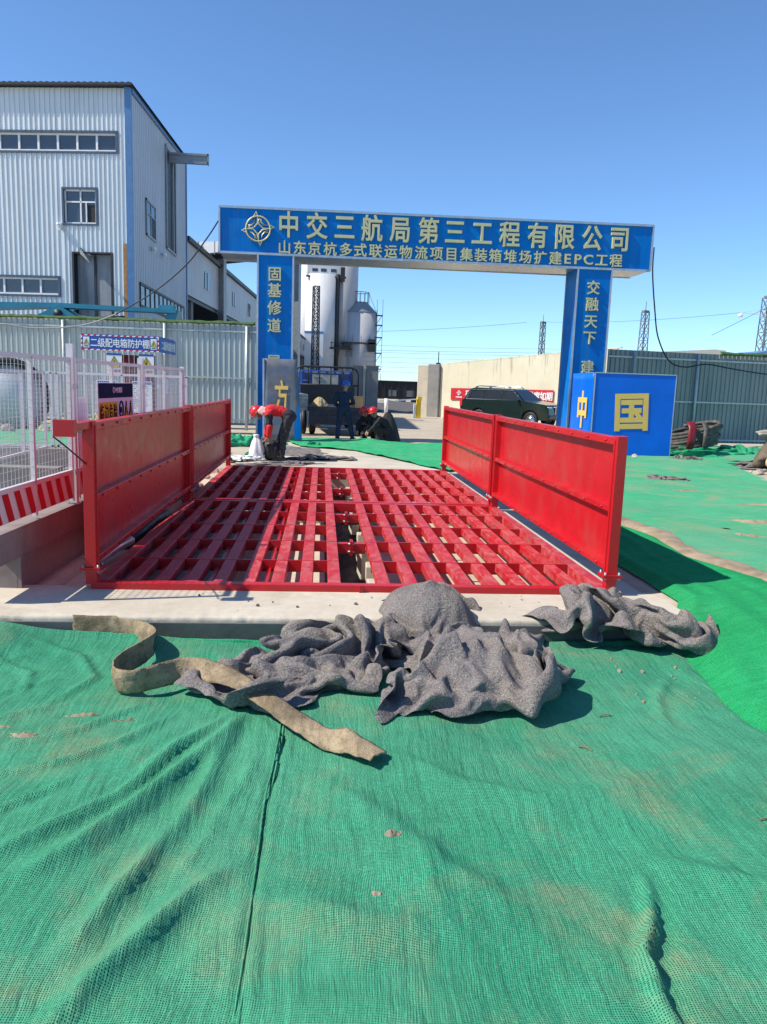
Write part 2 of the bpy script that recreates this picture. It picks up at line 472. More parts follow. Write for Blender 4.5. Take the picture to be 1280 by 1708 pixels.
def _sheet(name, c1, c2, dirt, amt, rough=.45, metal=.15):
    t = NT(name)
    a = t.noise(.35, 5, .6); st = t.noise(1.4, 7, .65, vec=t.map((2.5, 2.5, .25)))
    c = t.mix(t.ramp(a, .3, .7), c1, c2)
    c = t.mix(t.ramp(st, .5, .75, 0, amt), c, dirt)
    return t.done(c, t.ramp(st, .3, .7, rough - .1, rough + .15), metal)
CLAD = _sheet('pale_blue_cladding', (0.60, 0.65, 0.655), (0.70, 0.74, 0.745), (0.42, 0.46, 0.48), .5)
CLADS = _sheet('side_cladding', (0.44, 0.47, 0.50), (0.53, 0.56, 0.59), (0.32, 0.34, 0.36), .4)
GALLERY = _sheet('gallery_cladding', (0.42, 0.42, 0.44), (0.50, 0.50, 0.51), (0.27, 0.27, 0.28), .5)
FENCE = _sheet('grey_green_fence_sheet', (0.42, 0.48, 0.45), (0.50, 0.55, 0.52), (0.30, 0.34, 0.33), .5)
FENCE2 = _sheet('dark_grey_fence_sheet', (0.22, 0.255, 0.25), (0.28, 0.31, 0.305), (0.16, 0.185, 0.18), .5)
SILO = _sheet('white_silo_concrete', (0.56, 0.56, 0.56), (0.66, 0.66, 0.66), (0.45, 0.45, 0.46), .5, .75, 0)
SILO2 = _sheet('grey_silo_concrete', (0.40, 0.40, 0.41), (0.50, 0.50, 0.51), (0.34, 0.34, 0.35), .5, .8, 0)
TEAL = paint('teal_boom_paint', (0.03, 0.25, 0.34), 0.35, var=0.15, scale=1.2)
WOOD = paint('plywood', (0.40, 0.25, 0.12), 0.75, var=0.3, scale=5, dirt=(0.16, 0.09, 0.04), dirt_amt=0.6)
SCRAPED = paint('scraped_grey_sheet', (0.150, 0.152, 0.175), 0.5, 0.2, var=0.25, scale=2.5, dirt=(0.02, 0.10, 0.30), dirt_amt=0.75)
CARGREEN = paint('dark_green_car_paint', (0.010, 0.021, 0.015), 0.10, var=0.1, spec=0.8)
CHROME = paint('chrome', (0.75, 0.76, 0.77), 0.15, 0.95, var=0.04)
TRUCKBLUE = paint('truck_blue', (0.015, 0.05, 0.24), 0.3, var=0.15)
TRUCKDARK = paint('truck_bed_dark', (0.035, 0.04, 0.06), 0.5, 0.2, var=0.3, dirt=(0.10, 0.06, 0.04), dirt_amt=0.5)
TRUCKGREY = paint('truck_side_grey', (0.32, 0.34, 0.36), 0.5, 0.2, var=0.2, dirt=(0.12, 0.08, 0.05), dirt_amt=0.6)
SIGNRED = paint('banner_red', (0.58, 0.012, 0.025), 0.6, var=0.05)
SIGNBLUE = paint('sign_blue', (0.01, 0.08, 0.36), 0.4, var=0.06)
NAVY = paint('sign_navy', (0.012, 0.014, 0.05), 0.8, var=0.1, spec=.08)
SIGNORANGE = paint('sign_orange', (0.80, 0.34, 0.04), 0.8, var=0.04, spec=.08)
SIGNPINK = paint('sign_pale', (0.78, 0.52, 0.60), 0.8, var=0.04, spec=.08)
SIGNYEL = paint('sign_yellow', (0.80, 0.56, 0.02), 0.45, var=0.04)
BOXRED = paint('cabinet_dark_red', (0.20, 0.012, 0.015), 0.4, var=0.15)
KICKRED = paint('kickboard_red', (0.48, 0.01, 0.02), 0.45, var=0.08)
ORANGE = paint('orange_frame_paint', (0.50, 0.10, 0.02), 0.45, var=0.2)
HOSE = paint('dusty_hose', (0.09, 0.08, 0.07), 0.8, var=0.4, scale=8, dirt=(0.28, 0.24, 0.18), dirt_amt=0.7)
SOIL = paint('trench_soil', (0.10, 0.088, 0.07), 0.95, var=0.4, scale=7, bump=0.8, bscale=30)
BROWNCONC = _concrete('brown_broken_concrete', (0.10, 0.078, 0.055), (0.24, 0.19, 0.135), 3.0, (0.06, 0.05, 0.04), .8, .9)
ROCK = paint('rubble_stone', (0.34, 0.30, 0.24), 0.95, var=0.3, scale=9, bump=0.7, bscale=22)
SAND = paint('sandbag_cloth', (0.46, 0.36, 0.20), 0.95, var=0.2, scale=12, bump=0.5, bscale=40)
PLASTIC = paint('white_plastic_bag', (0.72, 0.71, 0.69), 0.5, var=0.15, scale=14, dirt=(0.4, 0.36, 0.3), dirt_amt=0.5)
BLACKBAG = paint('black_bag_cloth', (0.018, 0.016, 0.016), 0.7, var=0.4, scale=20, bump=0.5, bscale=30)
SKIN = paint('skin_tone', (0.36, 0.20, 0.13), 0.55, var=0.08)
CLOTHRED = paint('red_vest_cloth', (0.60, 0.015, 0.02), 0.8, var=0.15, scale=14, bump=0.3, bscale=25)
CLOTHBLK = paint('black_cloth', (0.016, 0.016, 0.019), 0.85, var=0.35, scale=14, bump=0.4, bscale=25)
CLOTHGREY = paint('charcoal_trouser_cloth', (0.030, 0.031, 0.036), 0.85, var=0.4, scale=10, bump=0.4, bscale=25)
CLOTHNAVY = paint('navy_cloth', (0.010, 0.022, 0.060), 0.85, var=0.25, scale=12, bump=0.4, bscale=25)
HELMRED = paint('red_helmet', (0.62, 0.02, 0.025), 0.3, var=0.06)
HELMBLUE = paint('blue_helmet', (0.01, 0.10, 0.50), 0.3, var=0.06)
FLAP = paint('pink_neck_flap', (0.72, 0.40, 0.36), 0.7, var=0.1)
CABLE = paint('black_cable', (0.015, 0.015, 0.016), 0.6, var=0.2)
CABLEG = paint('pale_dusty_cable', (0.30, 0.30, 0.29), 0.7, var=0.2)
STEELDARK = paint('mast_steel', (0.16, 0.18, 0.19), 0.6, 0.4, var=0.2)
RUST = paint('rust_orange', (0.34, 0.17, 0.06), 0.9, var=0.3, scale=4)
CREAMROOF = paint('cream_roof', (0.66, 0.62, 0.50), 0.8, var=0.08)
WAGON = paint('wagon_black', (0.020, 0.020, 0.022), 0.7, 0.1, var=0.4, scale=2, dirt=(0.05, 0.04, 0.035), dirt_amt=0.6)
NETTRIM = paint('faded_green_net', (0.045, 0.10, 0.03), 0.85, var=0.4, scale=5, bump=0.5, bscale=12)
POSTBLUE = paint('fence_post_blue_grey', (0.20, 0.32, 0.40), 0.45, 0.2, var=0.15)
RAILG = paint('fence_rail_grey', (0.46, 0.51, 0.50), 0.45, 0.3, var=0.12)

KERBSHADE = _concrete('shaded_kerb_concrete', (0.105, 0.115, 0.108), (0.16, 0.17, 0.16), 1.6, (0.07, 0.065, 0.055), .5)  # pad concrete darkened: the shade on the kerb front is in the colour

DOORM = paint('sooty_steel_door', (0.26, 0.28, 0.30), 0.5, 0.1, var=0.2, scale=1.2, dirt=(0.05, 0.05, 0.055), dirt_amt=.85, streak=True)

NET_GAP = paint('net_gap_shadow_soil', (0.014, 0.075, 0.042), 0.95, var=.3, spec=.05)
SIGNBLACK = paint('matt_black_lettering', (0.012, 0.011, 0.011), 0.8, var=0.1, spec=0.05)
BARESOIL = paint('bare_brown_soil', (0.30, 0.235, 0.165), 0.95, var=0.35, scale=5, dirt=(0.42, 0.35, 0.26), dirt_amt=0.6, bump=0.9, bscale=16, spec=0.1)

# ================================================================== setting: the ground
def sstep(a, b, x):
    t = min(1.0, max(0.0, (x - a) / (b - a))); return t * t * (3 - 2 * t)

def nz(x, y, s, o=0.0):
    return noise.noise(Vector((x * s + o, y * s - o * .7, o * 1.7)))

def yard_z(x, y):
    """height of the bare soil"""
    z = -0.035 + 0.02 * nz(x, y, .35, 3) + 0.012 * nz(x, y, 1.3, 9)
    # the foreground lies lower than the pad, the right-hand side a little higher
    f = 1 - sstep(5.45, 5.75, y)
    r = sstep(2.3, 3.1, x)
    z = z * (1 - f * (1 - r)) + (-0.22) * f * (1 - r)
    z += r * 0.05 * (1 - sstep(14, 22, y))
    return z

def axis(vals):
    out = []
    for a, b, st in vals:
        n = max(1, int(round((b - a) / st)))
        out += [a + (b - a) * i / n for i in range(n)]
    out.append(vals[-1][1])
    return out

gx_ = axis([(-3000, -200, 700), (-200, -40, 40), (-40, -9, 3.1), (-9, 16, .16), (16, 46, 3), (46, 200, 38), (200, 3000, 700)])
gy_ = axis([(-3000, -100, 700), (-100, -6, 16), (-6, .4, .4), (.4, 25, .16), (25, 60, 3.5), (60, 300, 40), (300, 3200, 700)])
P = []
for y in gy_:
    for x in gx_:
        if -12 < x < 18 and -4 < y < 30:
            z = yard_z(x, y)
        else:
            z = -0.06
        if -1.95 < x < 2.60 and 5.75 < y < 14.8: z = -0.95            # the wash pit
        if -6.3 < x < -2.42 and 6.15 < y < 12.0: z = -0.95            # the open pit beside it
        P.append((x, y, z))
m = MB(); m.grid(P, len(gx_), len(gy_))
ground = tag(m.build('ground', DIRT), kind='structure')

# concrete pad: front strip, right and left strips, rear apron, pit walls and floor
m = MB()
P = []; nk = 700
for (y, z) in ((6.10, 0.0), (5.60, 0.0), (5.40, 0.0), (5.345, -.001), (5.318, -.004), (5.304, -.012), (5.30, -.03), (5.30, -.42)):
    for i in range(nk + 1):
        x = -7.0 + 9.78 * i / nk
        edge_on = 1.0 if -.05 < z and y < 5.35 else 0.0
        chipped = edge_on * (max(0, nz(x, y, 4.5, 3) - .22) * .05 + max(0, nz(x, y * 2, 17, 6)) * .008)
        P.append((x, y + chipped, z - chipped * .55 + .003 * nz(x, y, 2.2, 8)))
m.grid(P, nk + 1, 8)
m.add([(-7.0, 6.10, 0), (2.78, 6.10, 0), (2.78, 6.10, -.42), (-7.0, 6.10, -.42), (2.78, 5.30, -.42), (2.78, 5.30, -.02)], [(0, 1, 2, 3), (1, 5, 4, 2)])
m.build('pavement', CONC)['kind'] = 'structure'
m = MB()
m.b2((2.44, 6.10, -.42), (2.80, 15.6, -.012))
m.b2((-2.5, 6.10, -.42), (-1.80, 14.9, -.10))
pad = tag(m.build('pavement', CONC), kind='structure'); bevel(pad, .018, 2)
m = MB(); m.b2((-7.0, 5.278, -.42), (2.76, 5.298, -.040))  # thin slab added over the pad's front face to paint it as shaded
tag(m.build('kerb_shade_slab', KERBSHADE), kind='structure')
m = MB()
pts = [(-1.72, 14.95), (2.44, 14.95), (2.44, 15.6), (2.1, 17.2), (1.7, 19.2), (.8, 22.3), (-1.0, 22.6), (-1.4, 19.2), (-1.72, 16.5)]
m.prism(pts, 'z', -.40, 0.0)
apron = tag(m.build('path', CONC), kind='structure')
m = MB()
m.b2((-1.80, 6.10, -.80), (-1.60, 14.95, -.08)); m.b2((2.26, 6.10, -.80), (2.44, 14.95, -.08))
m.b2((-1.60, 6.10, -.80), (.06, 14.95, -.20)); m.b2((.62, 6.10, -.80), (2.26, 14.95, -.20))
m.b2((-1.60, 6.10, -.42), (2.26, 6.20, -.12)); m.b2((-1.60, 10.2, -.42), (.06, 10.75, -.12)); m.b2((.62, 10.2, -.42), (2.26, 10.75, -.12))
m.b2((-1.60, 14.6, -.42), (2.26, 14.95, -.12))
for x in (-.95, 1.35):
    m.b2((x, 6.32, -.20), (x + .2, 10.2, -.13)); m.b2((x, 10.75, -.20), (x + .2, 14.6, -.13))
tag(m.build('pit_floor', CONC), kind='structure')
m = MB()
P = []
xs = [0.04 + .6 * i / 10 for i in range(11)]; ys = [6.3 + 8.4 * i / 110 for i in range(111)]
for y in ys:
    for x in xs:
        P.append((x, y, -.60 + .10 * nz(x, y, 1.5, 4) + .05 * nz(x, y, 7, 2) - .12 * math.exp(-((x - .2) / .1) ** 2)))
m.grid(P, 11, 111)
tag(m.build('trench_soil', SOIL), kind='structure')

# the pit behind the mesh railing
m = MB()
m.b2((-6.4, 12.0, -.95), (-1.9, 12.35, .24)); m.b2((-6.4, 12.36, .18), (-2.5, 12.75, .50))
tag(m.build('pit_kerb', CONC2), kind='structure')
m = MB(); m.b2((-6.4, 5.6, -1.2), (-2.4, 12.0, -.85))
tag(m.build('pit_bed', CONC2), kind='structure')
m = MB(); P = []
for j in range(30):
    for i in range(60):
        x = -9.5 + 7.2 * i / 59; y = 12.75 + 9.5 * j / 29
        P.append((x, y, .42 - .25 * sstep(-3.6, -2.3, x) - .40 * sstep(-2.9, -2.3, x) + .03 * nz(x, y, 1, 2) - .2 * sstep(19.5, 22, y)))
m.grid(P, 60, 30); tag(m.build('raised_ground', DIRT), kind='structure')

# loose concrete lumps standing in the trench between the gratings
lumps = [(.50, 6.75, -.35, .10, .34, .42, .1), (.52, 7.55, -.33, .11, .30, .40, -.05), (.50, 8.55, -.32, .10, .26, .36, .12), (.52, 9.35, -.35, .12, .24, .34, 0), (.50, 11.2, -.33, .11, .3, .36, .1), (.53, 12.3, -.34, .12, .26, .34, -.1), (.50, 13.5, -.34, .1, .3, .34, .05)]
for i, (x, y, z, a, b, c, rz) in enumerate(lumps):
    m = MB(); m.box((0, 0, .17), (a, b, c), rz, .06 * (-1) ** i)
    o = m.build('concrete_block', CONC); o.location = (x, y, -.50); bevel(o, .012)
    tag(o, 'pale concrete block standing in the dark trench between the red gratings', 'concrete block', 'concrete blocks in the trench')
m = MB(); m.box((0, 0, 0), (.30, .16, .03), .3, .1); m.box((.02, .03, .03), (.2, .1, .02), -.2)
o = m.build('broken_board', DARK); o.location = (.40, 9.95, -.13); tag(o, 'dark broken board lying across the trench near the middle of the red grating', 'board')

# ================================================================== the red wheel wash
BX_L = [-1.69 + i * .2275 for i in range(9)]
BX_R = [.53 + i * .2275 for i in range(9)]
ZT = .05
def grating(y0, y1, slats_l, slats_r, label, links):
    root = empty('wash_grating', (.33, y0, 0), 0, label, 'grating')
    off = root.location
    for (ya, yb) in ((y0, y0 + .09), (y1 - .09, y1)):
        o = MB().b2((-1.75, ya, -.07), (2.405, yb, ZT + .004)).build('end_beam', RED, root, off); bevel(o, .006)
    for x in (-1.70, 2.35):
        o = MB().b2((x - .055, y0 + .09, -.06), (x + .055, y1 - .09, ZT)).build('side_beam', RED_TOP, root, off); bevel(o, .006)
    for x in BX_L[1:] + BX_R[:-1]:
        w = .052
        o = MB().b2((x - w, y0 + .09, -.030), (x + w, y1 - .09, ZT - .001)).build('tread_bar', RED_TOP, root, off); bevel(o, .006)
    n = 5
    for i in range(1, n):
        y = y0 + (y1 - y0) * i / n
        for (xa, xb) in ((-1.64, .18), (.475, 2.29)):
            MB().b2((xa, y - .009, -.055), (xb, y + .009, ZT + .0025)).build('cross_plate', RED, root, off)
    for k in slats_l:
        x = (BX_L[k] + BX_L[k + 1]) / 2
        MB().b2((x - .018, y0 + .09, -.09), (x + .018, y1 - .09, -.02)).build('inner_slat', RED, root, off)
    for k in slats_r:
        x = (BX_R[k] + BX_R[k + 1]) / 2 - .02
        MB().b2((x - .018, y0 + .09, -.09), (x + .018, y1 - .09, -.02)).build('inner_slat', RED, root, off)
    for y in links:
        m = MB(); m.b2((.18, y - .045, -.085), (.475, y + .045, .02))
        m.b2((.315, y - .075, -.10), (.328, y + .075, .045)); m.b2((.332, y - .075, -.10), (.345, y + .075, .045))
        lk = m.build('link_beam', RED, root, off)
        b = MB()
        for dz in (-.06, .02):
            b.cyl((.295, y - .058, dz), (.365, y - .058, dz), .011, 6)
        b.build('bolt', GREYM, lk, off)
    m = MB()
    for x in (.325, .340):
        m.b2((x, y0 - .018, -.02), (x + .010, y0, .06))
    m.build('joint_plate', RED, root, off)
    return root
grating(6.00, 10.44, (0, 1, 2, 3, 5), (2, 3, 4, 5), 'front red steel wheel wash grating beside the concrete kerb, bars dusty with tyre prints', (7.86, 9.65))
grating(10.50, 14.92, (5,), (2,), 'rear red steel wheel wash grating in front of the bending worker', (12.1, 14.2))

def panel(x, y0, L, s, label, arm=False):
    """s: +1 the face with rails looks to +X (left panels), -1 to -X"""
    root = empty('side_panel', (x, y0, 0), 0, label, 'splash panel', 'red splash panels along the wheel wash')
    z0, zm, z1 = .20, .70, 1.28
    o = MB().b2((-.004 - s * .035, .05, z0 + .03), (.004 - s * .035, L - .05, zm - .005)).build('lower_sheet', RED, root)
    o = MB().b2((-.004 - s * .035, .05, zm + .005), (.004 - s * .035, L - .05, z1 - .03)).build('upper_sheet', RED, root)
    for (z, h, w) in ((z1 - .03, .06, .085), (zm, .05, .075), (z0 + .025, .05, .085)):
        m = MB(); m.b2((-.04 if s > 0 else .04 - w, .045, z - h / 2), (-.04 + w if s > 0 else .04, L - .045, z + h / 2))
        rl = m.build('rail', RED, root); bevel(rl, .004)
        m = MB(); n = int(L / .42)
        xe = (-.04 + w) if s > 0 else (.04 - w)
        for i in range(n):
            y = .25 + i * (L - .5) / (n - 1)
            m.cyl((xe - s * .005, y, z), (xe + s * .012, y, z), .011, 6)
        m.build('bolt', RED, rl)
    for y in (0, L):
        yy = y + (.045 if y == 0 else -.045)
        m = MB(); m.b2((-.042, yy - .045, .17), (.042, yy + .045, z1 + .012)); m.b2((-.052, yy - .004, .17), (.052, yy + .004, z1 - .02))
        p = m.build('post', RED, root); bevel(p, .006)
        m = MB(); m.b2((-.042, yy - .042, .04), (.042, yy + .042, .145)); foot = m.build('post_foot', RED, root)
        m = MB(); m.b2((-.075, yy - .07, .145), (.075, yy + .07, .157)); m.b2((-.075, yy - .07, .160), (.075, yy + .07, .172))
        fl = m.build('flange', RED, root)
        m = MB()
        for dx in (-.058, .058):
            for dy in (-.052, .052):
                m.cyl((dx, yy + dy, .128), (dx, yy + dy, .192), .010, 6)
        m.build('bolt', GREYM, fl)
    if arm:
        m = MB(); m.bar((0, .02, 1.262), (0, -.42, 1.262), .055, .055)
        a = m.build('arm', RED, root); bevel(a, .004)
        m = MB(); m.box((-.02, -.44, 1.262), (.135, .09, .115)); m.build('sensor_box', RED, a); 
        m = MB(); m.tube([(-.085, -.46, 1.25), (-.10, -.44, 1.20), (-.06, -.3, 1.12), (-.02, -.12, 1.02), (-.015, .0, .97)], .006, 6)
        m.build('cable', CABLE, a)
        m = MB(); m.cyl((-.065, -.01, 1.225), (-.03, -.01, 1.225), .022, 10); m.build('lug', GREYM, a)
    return root
panel(-1.745, 6.00, 4.43, 1, 'front left red splash panel carrying an arm with a red box', True)
panel(-1.745, 10.52, 4.42, 1, 'rear left red splash panel behind the one with the arm, near the bending worker')
panel(2.375, 6.00, 4.43, -1, 'front right sunlit red splash panel nearest the grey blankets')
panel(2.375, 10.52, 4.42, -1, 'rear right sunlit red splash panel below the dark green car')

# scrap lying between the left panels and the mesh railing
m = MB(); m.tube([(-1.98, 7.05, -.02), (-1.93, 7.4, 0.02), (-1.86, 7.75, .03)], .045, 12); o = m.build('metal_pipe', SILVER)
tag(o, 'short grey metal pipe lying under the front left red panel', 'pipe')
m = MB(); m.tube([(-1.95, 7.9, -.03), (-1.9, 8.3, .0), (-1.86, 8.8, .05), (-1.80, 9.2, .06)], .06, 12); o = m.build('pipe_bend', DARK)
tag(o, 'dark bent pipe lying behind the short grey pipe under the red panel', 'pipe')
for i in range(16):
    x = -2.0 + random.random() * .26; y = 8.6 + random.random() * 6.2; r = .035 + .07 * random.random()
    bm = bmesh.new(); bmesh.ops.create_icosphere(bm, subdivisions=2, radius=r)
    for v in bm.verts: v.co *= 1 + .35 * noise.noise(v.co * (9 / (r * 20)) + Vector((i * 3.1, 0, 0)))
    for v in bm.verts: v.co.z *= .7
    me = bpy.data.meshes.new('rubble_stone'); bm.to_mesh(me); bm.free(); me.materials.append(ROCK if i % 3 else CONC2)
    o = bpy.data.objects.new('rubble_stone', me); COL.objects.link(o); o.location = (x, y, -.10 + r * .55)
    tag(o, 'rough rubble stone lying under the left red panels', 'stone', 'stones under the left red panels')

# ================================================================== the blue site gate
gate = empty('site_gate', (-2.95, 23.0, 0), R(1.3), 'tall blue entrance gate with gold company lettering and round emblem', 'gate')
GD = 1.42
def gz_(s): return .011 * s
m = MB()
def gprism(mb, poly, y0, y1): mb.prism(poly, 'y', y0, y1)
gprism(m, [(0, 5.18), (12.56, 5.18 + gz_(12.56) - .06), (12.56, 6.40 + gz_(12.56)), (0, 6.40)], 0, GD)
beam = m.build('beam', BLUE, gate, fix=True)
# silver edge strips and the bare sheet soffit
m = MB(); e = .05
for (a, b) in (((0, 6.40), (12.56, 6.54)), ((0, 5.18), (12.56, 5.26))):
    for y in (-.012, GD + .012):
        m.bar((a[0], y, a[1]), (b[0], y, b[1]), e, e * 1.3)
for s, z0, z1 in ((0, 5.18, 6.40), (12.56, 5.26, 6.54)):
    for y in (-.012, GD + .012):
        m.bar((s, y, z0), (s, y, z1), e, e)
m.build('edge_trim', SILVER, beam)
m = MB(); m.add([(0.03, .03, 5.17), (12.53, .03, 5.248), (12.53, GD - .03, 5.248), (.03, GD - .03, 5.17)], [(0, 1, 2, 3)]); m.build('soffit', SILVER, beam)
ROW1 = '中交三航局第三工程有限公司'
X1 = [1.918, 2.707, 3.485, 4.261, 5.074, 5.886, 6.652, 7.441, 8.253, 9.082, 9.878, 10.708, 11.545]
ROW2 = '山东京杭多式联运物流项目集装箱堆场扩建EPC工程'
X2 = [1.809, 2.238, 2.651, 3.092, 3.534, 3.944, 4.381, 4.82, 5.253, 5.695, 6.14, 6.577, 7.016, 7.439, 7.864, 8.309, 8.755, 9.203, 9.653, 10.025, 10.335, 10.649, 11.05, 11.489]
def gletter(parent, ch, s, z, w, h, d=.05, y=0.0):
    m = MB()
    char_into(m, ch, (s, y - .008, z), (1, 0, .011), (-.011, 0, 1), w, h, d, .017)
    n = len(m.f)
    # edge faces of the raised letters are brighter gold
    for i, f in enumerate(m.f):
        a, b, c = (Vector(m.v[f[k]]) for k in range(3))
        nn = (b - a).cross(c - a)
        if nn.length > 0 and abs(nn.normalized().y) < .5: m.m[i] = 1
    return m.build('letter', [GOLD, GOLDSIDE], parent)
for ch, s in zip(ROW1, X1): gletter(beam, ch, s, 5.985 + gz_(s), .62, .74, .06)
for ch, s in zip(ROW2, X2): gletter(beam, ch, s, 5.375 + gz_(s), .385 if not ch.isascii() else .43, .385, .045)
# emblem: a ring with four bent bands ending in points
m = MB(); ec = Vector((1.07, -.055, 5.85)); er = .335
m.tube([ec + Vector((er * math.cos(2 * math.pi * i / 40), 0, er * math.sin(2 * math.pi * i / 40))) for i in range(40)], .022, 8, closed=True)
band = [(-.32, 1.02), (-.18, 1.34), (-.04, 1.02), (-.04, .42), (-.36, .07), (-.62, .02), (-.80, .10), (-.78, .24), (-.55, .24), (-.32, .50)]
for k in range(4):
    an = -k * math.pi / 2
    pts = []
    for (u, v) in band:
        pts.append(ec + Vector((er * (u * math.cos(an) - v * math.sin(an)), 0, er * (u * math.sin(an) + v * math.cos(an)))))
    m.tube(pts, .019, 6, closed=True)
m.build('emblem', GOLD, beam)
for (s0, s1, chars, sx, zs) in ((1.068, 2.06, '固基修道履', 1.545, (4.656, 4.204, 3.724, 3.232, 2.221)), (10.37, 11.40, '交融天下建', 10.862, (4.704, 4.227, 3.735, 3.264, 2.40))):
    zt = 5.165 + gz_(s0)
    m = MB(); m.b2((s0, 0.0, -.1), (s1, .98, zt)); col_ = m.build('column', BLUE, gate)
    m = MB()
    for s in (s0, s1):
        for y in (-.010, .985):
            m.bar((s, y, -.05), (s, y, zt - .02), .05, .05)
    m.build('edge_trim', SILVER, col_)
    for ch, z in zip(chars, zs):
        gletter(col_, ch, sx, z, .40, .41, .045)

# sheet leaning on the left column, its letter half scraped away
lean = empty('leaning_sign_sheet', (-1.06, 21.85, 0), R(2), 'scraped grey sign sheet with a yellow letter leaning against left gate column', 'sign sheet')
def lz(z): return .28 * z / 2.3      # it leans back
m = MB()
W0, W1, HT = .53, .46, 2.27
nv = 10; P = []
for j in range(nv + 1):
    z = HT * j / nv
    for i in range(9):
        t = i / 8 * 2 - 1
        P.append((t * (W0 + (W1 - W0) * j / nv) - .10 * j / nv, lz(z) + .02 * nz(t, z, 1.3, 5), z))
m.grid(P, 9, nv + 1)
o = m.build('sheet', SCRAPED, lean); md = o.modifiers.new('s', 'SOLIDIFY'); md.thickness = .02; md.offset = 1
m = MB(); m.bar((-W0 - .005, -.012, 0), (-W1 - .105, lz(HT) - .012, HT), .05, .03); m.build('folded_edge', SILVER, lean)
m = MB(); char_into(m, '方', (-.06, lz(1.26) - .03, 1.26), (1, 0, 0), (0, .12, 1), .40, .92, .012, .02); m.build('letter', YELLOW, lean)
m = MB(); m.prism([(.32, .02), (.50, .02), (.46, 1.0), (.40, 1.0), (.30, .5)], 'y', -.012, -.006); m.build('blue_flake', BLUE, lean)
m = MB(); m.prism([(-.20, 1.02), (-.12, 1.0), (-.10, 1.22), (-.16, 1.28)], 'y', .10, .106); m.prism([(.02, 1.30), (.10, 1.26), (.08, 1.42)], 'y', .122, .127); m.build('scraped_patch', SCRAPED, lean)

# loose cladding box in front of the right column
box = empty('cladding_box', (7.05, 20.05, 0.03), R(-1.5), 'large blue cladding box with yellow characters standing before right gate column', 'sign box')
BW, BH, BD = 2.16, 2.13, 1.85
m = MB(); m.b2((0, 0, 0), (BW, .03, BH)); m.build('front_sheet', BLUE2, box)
m = MB(); P = []
for j in range(12):
    for i in range(12):
        y = .03 + BD * i / 11; z = BH * j / 11
        P.append((-.012 - .035 * math.sin(i / 11 * math.pi) * (.6 + .4 * math.sin(z * 3 + y * 4)), y, z))
m.grid(P, 12, 12); o = m.build('side_sheet', BLUE2, box); md = o.modifiers.new('s', 'SOLIDIFY'); md.thickness = .012
m = MB(); m.b2((BW - .03, .03, 0), (BW, .4, BH)); m.build('return_sheet', BLUE2, box)
m = MB(); m.bar((0, -.004, 0), (0, -.004, BH), .03, .03); m.bar((0, -.004, BH), (BW, -.004, BH), .03, .022); m.bar((BW, -.004, 0), (BW, -.004, BH), .022, .022); m.build('edge_trim', SILVER, box)
m = MB(); char_into(m, '国', (1.04, -.004, 1.16), (1, 0, .05), (-.05, 0, 1), 1.00, 1.04, .012, .03); m.build('letter', YELLOW, box)
m = MB(); char_into(m, '中', (-.055, .72, 1.16), (0, -1, 0), (0, 0, 1), .92, 1.02, .010, .03); m.build('letter', YELLOW, box)
m = MB()
for (x, y) in ((.2, .3), (2.0, .25), (.2, 1.6)): m.box((x, y, -.03), (.2, .2, .1), .3)
m.build('bearer', WOOD, box)

# ================================================================== left side: fences, railing, shed, plant
def corrug(mb, x0, x1, y, z0, z1, pitch, rib, depth, ztop=None, flat=False):
    """trapezoid ribbed sheet along x at depth y, ribs standing out towards -Y"""
    n = max(1, int(round((x1 - x0) / pitch))); pitch = (x1 - x0) / n; vs = []; fs = []; rib = min(rib, pitch * .5)
    prof = []
    for i in range(n):
        b = x0 + i * pitch
        prof += [(b, 0), (b + pitch - rib, 0), (b + pitch - rib * .8, -depth), (b + pitch - rib * .2, -depth)]
    prof.append((x1, 0))
    for (x, d) in prof:
        zt = z1 if ztop is None else ztop(x)
        vs += [(x, y + d, z0), (x, y + d, zt)]
    for i in range(len(prof) - 1):
        fs.append((2 * i, 2 * i + 2, 2 * i + 3, 2 * i + 1))
    mb.add(vs, fs)
    return mb

def site_fence(name, loc, rz, L, H, posts, label, sheetmat, postmat, z0=0.0, trim=None, post_h=None):
    root = empty(name, loc, rz, label, 'fence')
    corrug(MB(), 0, L, 0, z0 + .12, H, .165, .05, .028).build('sheet', sheetmat, root)
    for z in (z0 + .22, z0 + (H - z0) * .48, H - .22):
        MB().b2((0, -.075, z - .025), (L, -.032, z + .025)).build('rail', RAILG, root)
    for s in posts:
        m = MB(); m.cyl((s, -.12, z0 - .1), (s, -.12, (post_h or H) + .01), .045, 12); m.build('post', postmat, root)
    if trim:
        for (a, b, t) in trim:
            n = int((b - a) / .07); P = []
            for j in range(5):
                for i in range(n):
                    s = a + (b - a) * i / (n - 1)
                    w = .5 + .5 * nz(s, j * .3, 1.3, t)
                    hh = t * (.5 + w)
                    ang = j / 4 * math.pi
                    rr = .06 + .05 * w + .02 * nz(s, j, 5, 2)
                    P.append((s, -.0 - rr * math.sin(ang) * (1 if j < 5 else 1) - .03, H + .03 - hh * abs(math.sin(ang)) * .5 + rr * .6 * math.cos(ang * .5) + .03 * nz(s, j, 4, 1)))
            mm = MB(); mm.grid(P, n, 5); o = mm.build('net_trim', NETTRIM, root); md = o.modifiers.new('s', 'SOLIDIFY'); md.thickness = .012
    return root
site_fence('site_fence', (-14.45, 26.1, 0), R(-5.0), 12.45, 3.36, (.3, 3.3, 6.45, 9.6, 12.15), 'long grey green corrugated fence left of the blue gate under a strip of green net', FENCE, RAILG, .2, [(0, 12.4, .13)], 3.3)
